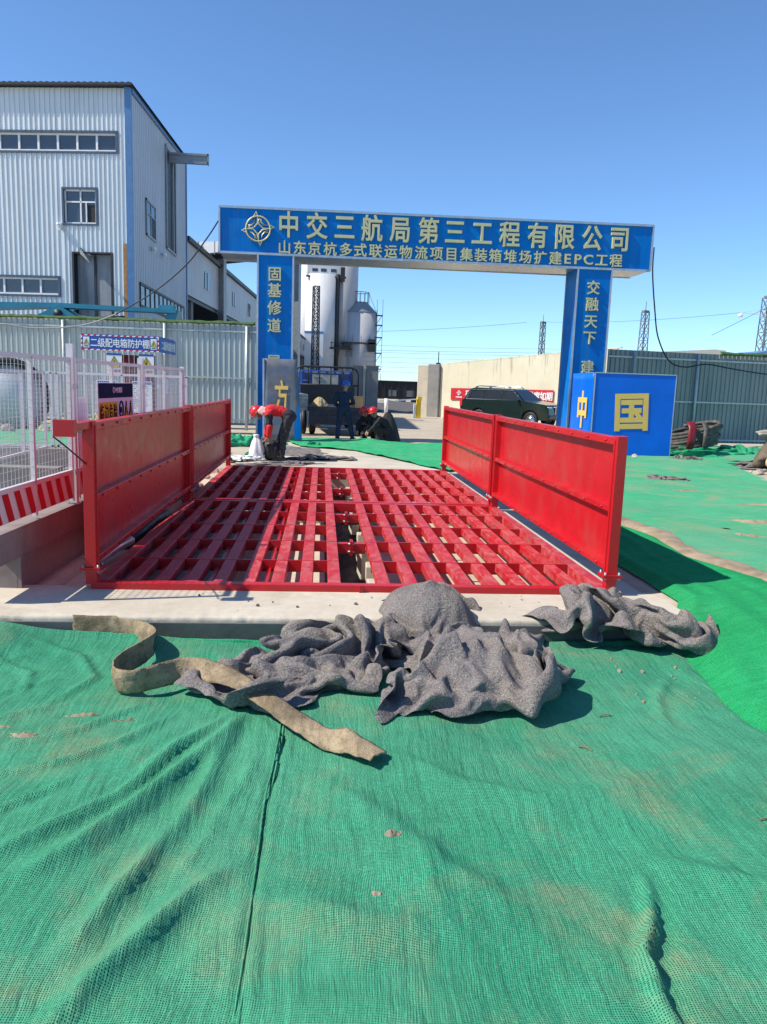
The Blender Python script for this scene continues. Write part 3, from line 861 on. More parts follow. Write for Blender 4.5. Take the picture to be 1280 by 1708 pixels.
f2 = site_fence('site_fence', (8.95, 24.45, 0), R(9.5), 9.5, 3.02, (.9, 3.22, 6.3, 9.0), 'dark grey corrugated fence right of the gate behind the blue cladding box', FENCE2, RAILG, 0, [(4.05, 9.4, .14)], 3.0)

# ---- white mesh railing along the pit, with striped kickboard
def mesh_panel(L, kick=True, H=1.26, z0=.50):
    """local: along +x from 0 to L, seen from -y; returns root"""
    root = empty('mesh_railing', (0, 0, 0))
    zb = z0 + (.27 if kick else .03)
    m = MB()
    for (a, b) in (((0, 0, z0 + H), (L, 0, z0 + H)), ((0, 0, zb), (L, 0, zb))): m.bar(a, b, .035, .035)
    for x in (.02, L / 2, L - .02): m.bar((x, 0, z0), (x, 0, z0 + H), .035, .035)
    m.build('frame', WHITEF, root)
    m = MB(); wr_ = .0027
    nx = int(L / .062); nzz = int((z0 + H - zb) / .062)
    for i in range(1, nx):
        x = L * i / nx; m.bar((x, .006, zb), (x, .006, z0 + H), wr_, wr_)
    for j in range(1, nzz):
        z = zb + (z0 + H - zb) * j / nzz; m.bar((0, 0, z), (L, 0, z), wr_, wr_)
    m.build('wire_mesh', WHITEF, root)
    if kick:
        m = MB(); m.b2((0, -.012, z0 + .03), (L, .0, zb - .02)); k = m.build('kickboard', WHITEF, root)
        m = MB(); n = int(L / .19)
        for i in range(n):
            x = .03 + (L - .06) * i / n; w = (L - .06) / n * .5; sh = .10
            x2 = min(x + w + sh, L - .005)
            m.add([(x + sh, -.015, z0 + .032), (x2, -.015, z0 + .032), (min(x + w, L), -.015, zb - .022), (x, -.015, zb - .022)], [(0, 1, 2, 3)])
        m.build('red_stripes', KICKRED, k)
    return root
A0 = Vector((-2.345, 5.05)); UD = Vector((.285, 5.7)).normalized(); RZ = math.atan2(UD.y, UD.x)
labels = ['white mesh railing panel with striped kickboard nearest the camera at left edge',
          'white mesh railing panel carrying the orange danger sign', 'far white mesh railing panel with striped kickboard at the corner post']
Ls = [1.66, 2.10, 2.02]; s0 = .50
for L, lb in zip(Ls, labels):
    o = mesh_panel(L); p = A0 + UD * s0
    o.location = (p.x, p.y, 0); o.rotation_euler = (0, 0, RZ); tag(o, lb, 'railing', 'white mesh railings round the pit')
    s0 += L + .12
s0 = .0
for i, s in enumerate((2.20, 4.42, 6.55)):
    p = A0 + UD * s
    root = empty('railing_post', (p.x, p.y, 0), RZ, ['near white square railing post beside the red sensor arm', 'middle white square railing post between two mesh panels', 'far white square railing post at the end of the mesh run'][i], 'post', 'posts of the mesh railing')
    m = MB(); m.b2((-.025, -.03, .47), (.03, .03, 1.90 - .05 * i)); m.b2((-.05, -.04, .465), (.055, .045, .475)); m.build('tube', WHITEF, root)
    m = MB()
    for z in (.74, 1.50): m.b2((-.05, -.038, z), (.055, -.03, z + .05)); m.cyl((-.045, -.045, z + .025), (-.045, -.03, z + .025), .01, 6); m.cyl((.05, -.045, z + .025), (.05, -.03, z + .025), .01, 6)
    m.build('clamp', WHITEF, root)
# rear run and end run on the far side of the pit
for i, (x, y, rz, L, lb) in enumerate(((-6.1, 12.55, 0, 1.95, 'rear mesh railing panel on the grey pit kerb at the left edge'), (-4.10, 12.55, 0, 2.0, 'rear mesh railing panel on the grey pit kerb behind the danger sign'))):
    o = mesh_panel(L, False, 1.16, .50); o.location = (x, y, 0); o.rotation_euler = (0, 0, rz); tag(o, lb, 'railing', 'white mesh railings round the pit')
o = mesh_panel(2.0, False, 1.16, .50); o.location = (-4.12, 10.3, 0); o.rotation_euler = (0, 0, R(92)); tag(o, 'white mesh railing panel running back across the pit behind the front run', 'railing', 'white mesh railings round the pit')

# concrete wall of the pit under the railing
w = empty('pit_wall', (-2.35, 5.0, 0), 0, 'low reddish grey concrete wall under the striped kickboard', 'wall')
m = MB(); q = Vector((-UD.y, UD.x)) * .14
def wseg(mb, s0, s1, z0, z1, jit=0.0):
    a = A0 + UD * s0; b = A0 + UD * s1; nrm = Vector((UD.y, -UD.x)) * .035
    n = 24; vs = []; P = []
    for j in range(7):
        for i in range(n + 1):
            p = a + (b - a) * i / n + nrm; z = z0 + (z1 - z0) * j / 6
            k = .012 * nz(i * .5, z * 3, 1.0, 6) - (.03 if z < .22 and jit else 0)
            P.append((p.x + k, p.y, z))
    mb.grid(P, n + 1, 7)
    p0 = a + nrm; p1 = b + nrm; p2 = b + q; p3 = a + q
    mb.add([(p0.x, p0.y, z1), (p1.x, p1.y, z1), (p2.x, p2.y, z1), (p3.x, p3.y, z1), (p0.x, p0.y, z0), (p3.x, p3.y, z0), (p1.x, p1.y, z0), (p2.x, p2.y, z0)], [(0, 1, 2, 3), (0, 3, 5, 4), (1, 6, 7, 2), (3, 2, 7, 5)])
wseg(m, .95, 7.2, -.6, .25, 1)
m.build('lower_wall', CONCP, w, w.location)
m = MB(); wseg(m, .48, 7.2, .25, .475); m.build('coping', CONCP, w, w.location)

# danger sign hung on the railing
sg = empty('danger_sign', (0, 0, 0), 0, 'danger sign with navy header and black characters on orange hung on mesh railing', 'sign')
p = A0 + UD * 2.82 + Vector((UD.y, -UD.x)) * .03
sg.location = (p.x, p.y, 1.06); sg.rotation_euler = (0, 0, RZ)
SW, SH = 1.16, .50
m = MB(); m.b2((0, 0, 0), (SW, .012, SH)); m.build('board', SIGNPINK, sg)
m = MB(); m.b2((.0, -.003, SH - .15), (SW, -.0005, SH)); m.build('header', NAVY, sg)
m = MB(); m.b2((.015, -.003, .09), (.60, -.0005, SH - .19)); m.build('warning_field', SIGNORANGE, sg)
m = MB(); line_of_text(m, '临边危险', (.307, -.004, .20), (1, 0, 0), (0, 0, 1), .128, .20, .142, .002, .006); m.build('lettering', SIGNBLACK, sg)
m = MB(); line_of_text(m, '中交集团', (.64, -.004, SH - .07), (1, 0, 0), (0, 0, 1), .06, .06, .06, .002); m.tube([Vector((.47 + .022 * math.cos(a * .5), -.006, SH - .07 + .03 * math.sin(a * .5))) for a in range(13)], .004, 5); m.build('header_lettering', SIGNPINK, sg)
m = MB(); m.tube([Vector((.72 + .062 * math.cos(a * math.pi / 12), -.006, .225 + .085 * math.sin(a * math.pi / 12))) for a in range(24)], .008, 5, closed=True); m.lathe([(0, .0), (.03, .0)], (.72, -.006, .225), 8); m.b2((.69, -.004, .19), (.75, -.003, .25)); m.build('mask_symbol', NAVY, sg)
for x in (.895, 1.06):
    m = MB(); m.add([(x - .055, -.004, .145), (x + .055, -.004, .145), (x, -.004, .30)], [(0, 1, 2)]); t_ = m.build('warning_triangle', SIGNORANGE, sg)
    m = MB(); m.tube([(x - .06, -.006, .14), (x + .06, -.006, .14), (x, -.006, .31)], .005, 4, closed=True); m.b2((x - .006, -.007, .175), (x + .006, -.005, .245)); m.build('triangle_border', SIGNBLACK, t_)
m = MB()
for i in range(3): line_of_text(m, '必须'if i == 0 else '注意', (.72 + .16 * i, -.004, .10), (1, 0, 0), (0, 0, 1), .05, .045, .05, .002)
m.build('caption', NAVY, sg)

# white plastic sheets/boards stacked inside the railing, seen through the mesh
for (s, L, lb) in ((2.34, .40, 'white board behind the mesh left of the danger sign'), (4.08, .22, 'narrow white board behind the mesh right of the danger sign')):
    p = A0 + UD * s + Vector((-UD.y, UD.x)) * .05
    m = MB(); m.b2((0, 0, .78), (L, .015, 1.42)); o = m.build('white_board', WHITE); o.location = (p.x, p.y, 0); o.rotation_euler = (0, 0, RZ); tag(o, lb, 'board', 'white boards behind the railing')

# ---- switch-box shed
sh = empty('switchbox_shed', (-6.08, 20.6, 0.12), R(-1.0), 'blue and white switch box shelter with striped border and lightning warnings', 'shelter')
SL = 1.93
def sign_front(L, H):
    m = MB(); m.b2((0, 0, 0), (L, .04, H)); b = m.build('sign_board', SIGNBLUE, sh); b.location = (0, 0, 2.16)
    m = MB(); r = MB(); n = 26
    for (x0, z0, x1, z1, k) in ((0, H - .03, L, H, n), (0, 0, L, .03, n)):
        for i in range(k):
            a = L * i / k; w = L / k
            (m if i % 2 else r).add([(a, -.003, z0), (a + w, -.003, z0), (min(L, a + w + .02), -.003, z1), (min(L, a + .02), -.003, z1)], [(0, 1, 2, 3)])
    for x in (0, L - .03):
        for i in range(6):
            z = .03 + (H - .06) * i / 6
            (m if i % 2 else r).b2((x, -.003, z), (x + .03, -.001, z + (H - .06) / 6))
    m.build('white_stripes', WHITE, b); r.build('red_stripes', SIGNRED, b)
    m = MB(); line_of_text(m, '二级配电箱防护棚', (L / 2, -.002, H / 2), (1, 0, 0), (0, 0, 1), .19, .235, .185, .004, .012); m.build('lettering', WHITE, b)
    for x in (.13, L - .13):
        m = MB(); m.b2((x - .075, -.006, .06), (x + .075, -.001, H - .06)); c = m.build('pictogram', WHITE, b)
        m = MB(); m.add([(x - .06, -.008, .14), (x + .06, -.008, .14), (x, -.008, .28)], [(0, 1, 2)]); m.build('yellow_triangle', SIGNYEL, c)
        m = MB(); m.tube([(x - .062, -.010, .138), (x + .062, -.010, .138), (x, -.010, .285)], .006, 4, closed=True); m.b2((x - .006, -.011, .165), (x + .006, -.009, .225)); m.b2((x - .05, -.009, .085), (x + .05, -.007, .105)); m.build('black_mark', BLACK, c)
sign_front(SL, .385)
m = MB(); m.b2((SL + .002, .0, 2.16), (SL + .04, 1.9, 2.53)); b = m.build('side_sign_board', SIGNBLUE, sh)
m = MB(); line_of_text(m, '二级配电箱防护棚', (SL + .042, .95, 2.345), (0, 1, 0), (0, 0, 1), .20, .235, .21, .004, .025); m.build('lettering', WHITE, b)
m = MB(); m.b2((.0, .05, 2.535), (SL, 1.9, 2.56)); m.build('roof', SIGNBLUE, sh)
for (x, y) in ((.04, .06), (SL - .05, .06), (.04, 1.85), (SL - .05, 1.85)):
    m = MB(); m.b2((x - .025, y - .025, -.1), (x + .025, y + .025, 2.16)); m.build('post', WHITEF, sh)
m = MB()
for i in range(14):
    x = .10 + (SL - .2) * i / 13
    m.bar((x, .05, .1), (x, .05, 2.15), .014, .014)
    y = .15 + 1.6 * i / 13
    m.bar((SL - .05, y, .1), (SL - .05, y, 2.15), .014, .014)
m.build('railing_bars', WHITEF, sh)
for (x0, x1) in ((.62, 1.00), (1.42, 1.80)):
    m = MB(); m.b2((x0, -.002, 1.55), (x1, .015, 2.10)); b = m.build('warning_board', WHITE, sh)
    m = MB(); m.b2((x0, -.006, 2.05), (x1, -.003, 2.10)); m.build('blue_band', SIGNBLUE, b)
    xm = (x0 + x1) / 2
    m = MB(); m.add([(xm - .14, -.007, 1.76), (xm + .14, -.007, 1.76), (xm, -.007, 2.01)], [(0, 1, 2)]); t_ = m.build('yellow_triangle', SIGNYEL, b)
    m = MB(); m.tube([(xm - .145, -.010, 1.755), (xm + .145, -.010, 1.755), (xm, -.010, 2.02)], .012, 4, closed=True)
    m.add([(xm + .02, -.011, 1.94), (xm - .035, -.011, 1.855), (xm - .005, -.011, 1.855), (xm - .02, -.011, 1.785), (xm + .035, -.011, 1.87), (xm + .005, -.011, 1.87)], [(0, 1, 2, 3, 4, 5)])
    m.build('black_bolt_mark', BLACK, b)
    m = MB(); line_of_text(m, '当心触电', (xm, -.005, 1.66), (1, 0, 0), (0, 0, 1), .08, .08, .078, .002); m.build('caption', SIGNRED, b)
for (x0, x1, z0, z1) in ((.35, .85, .62, 1.42), (1.25, 1.75, .62, 1.42)):
    m = MB(); m.b2((x0, -.004, z0), (x1, .012, z1)); b = m.build('notice_board', WHITE, sh)
    m = MB(); m.b2((x0 + .02, -.008, z1 - .08), (x1 - .02, -.005, z1 - .02)); m.build('blue_heading', SIGNBLUE, b)
    m = MB()
    for i in range(11):
        z = z1 - .14 - i * .055; xw = x1 - .04 - (.1 * random.random())
        n = int((xw - x0 - .04) / .035)
        for k in range(n):
            if random.random() < .9: m.b2((x0 + .03 + k * .035, -.007, z), (x0 + .052 + k * .035, -.005, z + .022))
    m.build('text_rows', GREYM, b)
m = MB(); m.b2((SL + .005, .5, 1.1), (SL + .02, .95, 1.62)); b = m.build('side_notice', WHITE, sh); m = MB(); m.b2((SL + .021, .5, 1.5), (SL + .024, .95, 1.62)); m.build('blue_heading', SIGNBLUE, b)
for i, x0 in enumerate((.88, 1.32)):
    r_ = empty('switch_cabinet', (-6.08 + x0 + .005, 20.95 + .002, .12), R(-1), ['dark red switch cabinet in the shelter between the lightning boards', 'dark red switch cabinet in the shelter behind the right lightning board'][i], 'cabinet', 'switch cabinets')
    w_ = .36 if i == 0 else .40
    m = MB(); m.b2((0, 0, .1), (w_, .5, 2.08)); m.build('cabinet_body', BOXRED, r_)
    m = MB(); m.b2((.02, -.02, .6), (w_ - .02, 0, 2.0)); d = m.build('door', BOXRED, r_)
    m = MB(); m.b2((w_ - .06, -.04, 1.2), (w_ - .04, -.02, 1.35)); m.build('handle', SILVER, d)
m = MB(); m.tube([(0, 0, 0), (.22, 0, .62), (.44, 0, 0)], .018, 6); m.tube([(0, .4, 0), (.22, .02, .62), (.44, .4, 0)], .018, 6); m.tube([(.08, 0, .22), (.36, 0, .22)], .012, 6)
o = m.build('trestle', SIGNYEL); o.location = (-4.2, 14.2, .36); tag(o, 'small yellow trestle behind the mesh railing near the red panel', 'trestle')

# dark round tank and rubble inside the enclosure
root = empty('round_tank', (-6.6, 17.2, .35), R(14), 'dark rimmed round tank lying on its side behind the mesh railing', 'tank')
m = MB(); m.tube([Vector((.75 * math.cos(a * math.pi / 20), 0, .78 + .75 * math.sin(a * math.pi / 20))) for a in range(40)], .075, 8, closed=True); m.build('rim', BLACK, root)
m = MB(); m.tube([(0, .02, .78), (0, .45, .78)], [.70, .72], 32); m.build('drum', CLADS, root)
for i in range(12):
    bm = bmesh.new(); r = .07 + .12 * random.random(); bmesh.ops.create_icosphere(bm, subdivisions=2, radius=r)
    for v in bm.verts: v.co *= 1 + .4 * noise.noise(v.co * 7 + Vector((i * 2.3, 1, 0)))
    me = bpy.data.meshes.new('rubble_stone'); bm.to_mesh(me); bm.free(); me.materials.append(ROCK if i % 2 else SAND)
    o = bpy.data.objects.new('rubble_stone', me); COL.objects.link(o); o.location = (-7.4 + 2.6 * random.random(), 16.2 + 1.2 * random.random(), .42 + r * .5)
    tag(o, 'rubble stone lying around the dark rimmed tank behind the railing', 'stone', 'stones round the tank')

# ================================================================== buildings behind
wh = empty('warehouse', (-6.96, 30.0, 0), 0, 'tall pale blue clad warehouse with dark ribbon windows and blue corner trim', 'warehouse')
WL, WD, WHt = 13.0, 11.4, 11.75     # extends to -X and +Y from its front right corner
def wall_with_holes(x0, x1, z0, z1, holes):
    """rectangles left after cutting holes (x0,x1,z0,z1) out of a wall, as strips"""
    xs = sorted(set([x0, x1] + [h[0] for h in holes] + [h[1] for h in holes])); out = []
    for a, b in zip(xs, xs[1:]):
        cuts = sorted([(h[2], h[3]) for h in holes if h[0] <= a + 1e-6 and h[1] >= b - 1e-6])
        z = z0
        for (c, d) in cuts:
            if c > z: out.append((a, b, z, c))
            z = max(z, d)
        if z < z1: out.append((a, b, z, z1))
    return out
H_f = [(-7.0, -.47, 9.54, 10.14), (-2.50, -1.31, 7.06, 8.25), (-2.18, -.80, 2.4, 6.02), (-7.0, -2.73, 4.54, 5.13)]
m = MB()
for (a, b, c, d) in wall_with_holes(-WL, -.16, 0, WHt - .1, H_f):
    corrug(m, a, b, 0, c, d, .185, .055, .032)
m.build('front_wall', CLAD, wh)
m = MB(); corrug(m, 0, WD, 0, 0, WHt + .1, .30, .05, .02, ztop=lambda x: WHt - .15 + .055 * x)
m.v = [(-y_, x_, z_) for (x_, y_, z_) in m.v]
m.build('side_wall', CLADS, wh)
m = MB(); m.b2((-WL, WD, 0), (-.05, WD + .03, WHt)); m.b2((-WL - .03, 0, 0), (-WL, WD, WHt)); m.build('rear_wall', CLADS, wh)
m = MB()
n = 120; prof = [( -WL - .2 + (WL + .35) * i / n, .035 * (i % 2)) for i in range(n + 1)]
for (x, dz) in prof: pass
vs = []; fs = []
for (x, dz) in prof: vs += [(x, -.30 - .158 * x, WHt - .02 + dz), (x, WD + .2, WHt + .62 + dz), (x, -.30 - .158 * x, WHt - .09), (x, WD + .2, WHt + .5)]
for i in range(n):
    b = 4 * i; fs += [(b, b + 4, b + 5, b + 1), (b + 2, b + 3, b + 7, b + 6), (b, b + 2, b + 6, b + 4)]
m.add(vs, fs); m.build('roof', DARK, wh)
m = MB(); m.b2((-.17, -.075, 0), (.045, .10, WHt - .09)); m.build('corner_trim', TRIMBLUE, wh)
m = MB(); m.bar((.05, .1, WHt - .13), (.05, WD, WHt + .49), .07, .16); m.build('verge_trim', TRIMBLUE, wh)
m = MB(); m.b2((.0, WD - .06, 0), (.06, WD + .05, WHt + .4)); m.build('corner_trim', TRIMBLUE, wh)
m = MB(); m.b2((-.30, -.05, 2.4), (-.19, -.037, 6.4)); m.build('rust_streak', RUST, wh)
def ribbon(x0, x1, z0, z1, n, y=.05):
    m = MB(); m.b2((x0, y + .03, z0), (x1, y + .05, z1)); g = m.build('window', WGLASS, wh)
    m = MB()
    for i in range(n + 1):
        x = x0 + (x1 - x0) * i / n; m.b2((x - .035, y - .03, z0), (x + .035, y + .03, z1))
    for z in (z0, z1): m.b2((x0, y - .028, z - .035), (x1, y + .028, z + .035))
    m.build('frame', WHITE, g)
    m = MB(); m.b2((x0 - .05, -.07, z1 + .03), (x1 + .08, .05, z1 + .10)); m.b2((x0 - .05, -.06, z0 - .10), (x1 + .08, .05, z0 - .03)); m.b2((x1, -.06, z0 - .03), (x1 + .08, .05, z1 + .03)); m.build('surround', TRIMDARK, g)
ribbon(-7.0, -.52, 9.56, 10.12, 9)
ribbon(-7.0, -2.80, 4.56, 5.11, 6)
# the double window
m = MB(); m.b2((-2.50, .10, 7.06), (-1.31, .13, 8.25)); g = m.build('window', WGLASS, wh)
m = MB()
for (a, b) in (((-2.50, .04, 7.06), (-1.31, .09, 7.12)), ((-2.50, .04, 8.19), (-1.31, .09, 8.25)), ((-2.50, .04, 7.80), (-1.31, .09, 7.85)), ((-2.5, .04, 7.06), (-2.45, .09, 8.25)), ((-1.36, .04, 7.06), (-1.31, .09, 8.25)), ((-1.93, .04, 7.06), (-1.88, .09, 8.25)), ((-1.72, .035, 7.1), (-1.68, .08, 7.8))): m.b2(a, b)
m.build('frame', WHITE, g)
m = MB(); m.b2((-1.66, .085, 7.12), (-1.37, .098, 7.72)); m.build('open_sash', BLACK, g)
m = MB()
for (a, b) in (((-2.57, -.05, 8.25), (-1.24, .05, 8.31)), ((-2.57, -.05, 7.0), (-1.24, .05, 7.06)), ((-2.57, -.05, 7.06), (-2.50, .05, 8.25)), ((-1.31, -.05, 7.06), (-1.24, .05, 8.25))): m.b2(a, b)
m.build('surround', TRIMDARK, g)
# doorway with grey steel leaves and a lean-to flap above
m = MB(); m.b2((-2.18, .25, 2.4), (-1.52, .30, 6.02)); m.b2((-1.46, .22, 2.4), (-.80, .27, 6.02)); d = m.build('door', DOORM, wh)
m = MB(); m.b2((-1.53, .18, 2.4), (-1.45, .24, 5.95)); m.b2((-2.25, -.05, 2.4), (-2.18, .3, 6.08)); m.b2((-.80, -.05, 2.4), (-.73, .3, 6.08)); m.b2((-2.18, -.05, 6.02), (-.8, .25, 6.08)); m.build('door_frame', DARK, d)
m = MB(); m.add([(-1.95, -.04, 6.25), (-1.40, -.55, 5.72), (-1.36, -.5, 5.62), (-1.95, -.04, 6.02), (-1.5, -.04, 5.95)], [(0, 1, 2, 3), (0, 3, 4), (1, 2, 4)]); m.build('canopy_flap', GREYM, wh)
for (x, y, z, lb) in ((-2.62, -.14, 6.98, 1), (.13, 3.1, 6.75, 1), (.13, 5.2, 6.85, 1)):
    m = MB(); m.b2((x - .07, y - .07, z - .07), (x + .07, y + .14, z + .07)); m.cyl((x, y - .18, z), (x, y - .06, z), .045, 10); m.box((x, y, z - .13), (.08, .08, .1)); m.build('security_camera', WHITE, wh)
# side wall: sash window, tall slot with the crane rail, louvre strip
m = MB(); m.b2((.024, 2.29, 7.2), (.032, 3.94, 8.42)); g = m.build('window', WGLASS, wh)
m = MB()
for (a, b) in (((.02, 2.25, 7.12), (.06, 3.98, 7.2)), ((.02, 2.25, 8.42), (.06, 3.98, 8.5)), ((.02, 2.25, 7.12), (.06, 2.33, 8.5)), ((.02, 3.9, 7.12), (.06, 3.98, 8.5)), ((.02, 3.05, 7.2), (.055, 3.12, 8.42)), ((.02, 2.3, 7.95), (.055, 3.94, 8.0))): m.b2(a, b)
m.build('frame', GREYM, g)
m = MB(); m.b2((.022, 3.2, 7.22), (.038, 3.88, 7.93)); m.build('open_sash', BLACK, g)
m = MB(); m.b2((.024, 6.25, 7.35), (.034, 8.35, 11.55)); s_ = m.build('crane_slot', DARK, wh)
m = MB(); m.b2((.02, 7.5, 7.35), (.12, 7.62, 11.4)); m.b2((.02, 6.2, 7.3), (.08, 6.3, 11.6)); m.b2((.02, 8.3, 7.3), (.08, 8.4, 11.6)); m.b2((.02, 6.2, 7.25), (.08, 8.4, 7.35)); m.build('slot_frame', GREYM, s_)
m = MB(); m.b2((-.5, 6.9, 11.02), (1.75, 7.05, 11.12)); m.b2((-.5, 6.95, 11.12), (1.75, 7.0, 11.36)); m.b2((-.5, 6.9, 11.36), (1.75, 7.05, 11.45)); m.b2((1.70, 6.9, 11.0), (1.76, 7.05, 11.47)); m.build('crane_beam', GREYM, wh)
m = MB(); m.b2((.024, 1.1, 4.35), (.032, 10.4, 5.1)); g = m.build('louvre_window', WGLASS, wh)
m = MB(); m.b2((.02, 1.0, 5.1), (.07, 10.5, 5.2)); m.b2((.02, 1.0, 4.3), (.07, 10.5, 4.38))
for i in range(12): m.b2((.02, 1.0 + i * .86, 4.38), (.06, 1.06 + i * .86, 5.1))
m.build('frame', DARK, g)

front_turn = R(-9)
for part_ in KIDS[wh.name]:
    kind_ = part_.name.split('.')[0]
    xs_ = [v.co.x for v in part_.data.vertices]
    if kind_ in ('front_wall', 'door', 'canopy_flap', 'rust_streak') or (kind_ in ('window', 'security_camera') and max(xs_) < -.3):
        part_.rotation_euler = (0, 0, front_turn)
# elevated gallery running back from the warehouse
ga = empty('conveyor_gallery', (-7.0, 41.75, 0), R(-2.7), 'long grey raised gallery with small dark windows above an open bay', 'building')
GL = 128.0
m = MB(); m.b2((-4.5, 0, 5.95), (0, GL, 8.55)); m.build('wall', GALLERY, ga)
m = MB(); m.b2((-4.7, -.1, 8.55), (.18, GL + .1, 8.78)); m.build('roof', DARK, ga)
m = MB(); m.b2((-4.4, .1, 5.75), (-.1, GL, 5.94)); m.build('soffit', DARK, ga)
ypos = [4.6, 10.2, 14.4, 22.0, 27.5, 34, 41, 48, 55, 62, 69, 76, 83, 90, 97, 104, 111, 118]
for y in ypos:
    m = MB(); m.b2((.003, y, 6.75), (.04, y + 1.25, 7.7)); g = m.build('window', GLASS, ga)
    m = MB(); m.b2((.004, y + .58, 6.75), (.06, y + .66, 7.7)); m.build('frame', DARK, g)
for i in range(11):
    y = 2.0 + i * 12.0
    m = MB(); m.b2((-.7, y, -.1), (-.2, y + .5, 5.75)); m.b2((-4.3, y, -.1), (-3.8, y + .5, 5.75)); m.build('column', CONC2, ga)
m = MB(); m.b2((-4.6, .2, -.1), (-4.4, GL, 5.75)); m.build('rear_wall', DARK, ga)
# small glazed bridge end behind the gate's left corner
br = empty('conveyor_bridge', (-7.6, 50.0, 9.05), R(-20), 'white end of a sloping conveyor bridge with dark soffit above the gallery roof', 'bridge')
m = MB(); m.b2((0, 0, .12), (6.5, 3.0, .85)); m.build('cladding', WHITE, br)
m = MB(); m.add([(-.1, -.1, .10), (6.6, -.1, .62), (6.6, 3.1, .62), (-.1, 3.1, .10), (-.1, -.1, .0), (6.6, -.1, .5), (6.6, 3.1, .5), (-.1, 3.1, 0)], [(0, 1, 2, 3), (7, 6, 5, 4), (0, 4, 5, 1), (1, 5, 6, 2), (2, 6, 7, 3), (3, 7, 4, 0)]); m.build('soffit', DARK, br)
m = MB()
for i in range(7): m.bar((i * 1.08, -.13, .0 + i * .083), (i * 1.08, -.13, .86), .05, .05)
m.build('mullions', GREYM, br)
m = MB()
for x in (.6, 5.6): m.b2((x, 1.2, -9.1), (x + .4, 1.6, .1))
m.build('leg', GREYM, br)

# teal boom lying behind the left fence
tb = empty('machine_boom', (-12.0, 27.3, 0), 0, 'long teal steel machine boom lying behind the left fence', 'boom')
m = MB(); m.prism([(0, 3.15), (2.6, 3.35), (3.25, 3.62), (3.95, 3.45), (4.6, 3.3), (6.6, 3.32), (7.0, 3.05), (7.0, 2.75), (0, 2.75)], 'y', 0, .7); m.build('main_arm', TEAL, tb)
m = MB(); m.prism([(0, 3.62), (3.2, 3.83), (7.1, 3.80), (7.1, 3.92), (3.2, 3.98), (0, 3.9)], 'y', -.12, .5); m.build('upper_arm', TEAL, tb)
m = MB(); m.prism([(2.6, 3.55), (3.3, 3.9), (4.1, 3.42), (3.7, 3.2), (2.9, 3.2)], 'y', -.22, .85); m.build('knuckle', TEAL, tb)
m = MB(); m.cyl((3.3, -.3, 3.62), (3.3, .95, 3.62), .14, 14); m.cyl((6.75, -.15, 3.5), (6.75, .85, 3.5), .12, 14); m.build('pin', DARK, tb)
m = MB(); m.bar((4.2, -.2, 3.42), (6.2, -.2, 3.55), .09, .09); m.cyl((4.3, -.1, 3.52), (5.4, -.1, 3.6), .05, 10); m.build('cylinder', DARK, tb)
m = MB(); m.prism([(6.55, 3.15), (6.95, 3.15), (7.15, 3.9), (6.85, 3.95)], 'y', -.05, .75); m.prism([(6.4, 3.92), (6.95, 3.95), (7.0, 4.08), (6.5, 4.06)], 'y', .1, .5); m.build('end_bracket', TEAL, tb)
m = MB()
for x in (.5, 6.6): m.b2((x, .1, -.1), (x + .3, .6, 2.76))
m.build('stand', DARK, tb)

# silos far behind
si = empty('silo_tower', (0.6, 130, 0), 0, 'tall white silo tower with black pipe seen under the gate beam', 'silo')
def drum(mb, x, y, r, z0, z1, n=40): mb.tube([(x, y, z0), (x, y, z1)], r, n)
m = MB(); drum(m, -.9, 2.8, 2.75, -.1, 19.2); m.build('front_silo', SILO, si)
m = MB(); drum(m, -2.3, 5.2, 2.4, -.1, 27.0); m.build('left_silo', SILO, si)
m = MB(); drum(m, 2.5, 4.4, 2.5, -.1, 27.0); m.build('right_silo', SILO2, si)
m = MB(); m.b2((-3.4, 1.2, 18.9), (2.6, 7.5, 28.3)); hh = m.build('head_house', SILO, si)
m = MB()
for x in (-2.6, -1.2, .4): m.b2((x, 1.17, 19.6), (x + .9, 1.199, 20.1))
m.build('window', GLASS, hh)
m = MB(); m.b2((-3.6, .9, 18.7), (2.9, 1.3, 18.95)); m.b2((-3.55, .95, 18.95), (-3.5, 1.0, 19.6)); m.b2((2.0, .8, 18.2), (2.7, 1.6, 20.4)); m.build('gantry', DARK, hh)
m = MB(); m.cyl((1.55, 1.2, -.1), (1.55, 1.2, 19.3), .36, 12); m.build('downpipe', DARK, si)
for (x, z) in ((-1.9, 28.3), (1.5, 28.3)):
    m = MB(); m.cyl((x, 3, z), (x, 3, z + 1.1), .09, 6); m.b2((x - .2, 2.8, z), (x + .2, 3.2, z + .4)); m.build('antenna', WHITE, si)
m = MB(); m.b2((-3.6, -2.0, -.1), (-.6, .0, 9.6)); p_ = m.build('annex', WHITE, si)
m = MB(); m.b2((-3.62, -2.02, 9.6), (-.58, .02, 9.95)); m.build('blue_band', TRIMBLUE, p_)
s2 = empty('round_silo', (6.0, 134, 0), 0, 'grey round silo with conical roof and outside stairs at the right of the white tower', 'silo')
m = MB(); drum(m, 0, 0, 2.85, -.1, 13.6); m.build('drum', SILO2, s2)
m = MB(); m.lathe([(2.95, 13.6), (1.25, 15.3), (1.25, 15.35), (0, 15.4)], (0, 0, 0), 36); m.build('roof', GREYM, s2)
m = MB(); m.tube([Vector((1.5 * math.cos(a * math.pi / 12), 1.5 * math.sin(a * math.pi / 12), 16.9)) for a in range(24)], .05, 4, closed=True)
for a in range(12): m.cyl((1.5 * math.cos(a * math.pi / 6), 1.5 * math.sin(a * math.pi / 6), 15.1), (1.5 * math.cos(a * math.pi / 6), 1.5 * math.sin(a * math.pi / 6), 16.9), .04, 4)
m.bar((1.3, -1.2, 16.9), (2.7, -1.2, 13.7), .06, .06); m.build('roof_railing', DARK, s2)
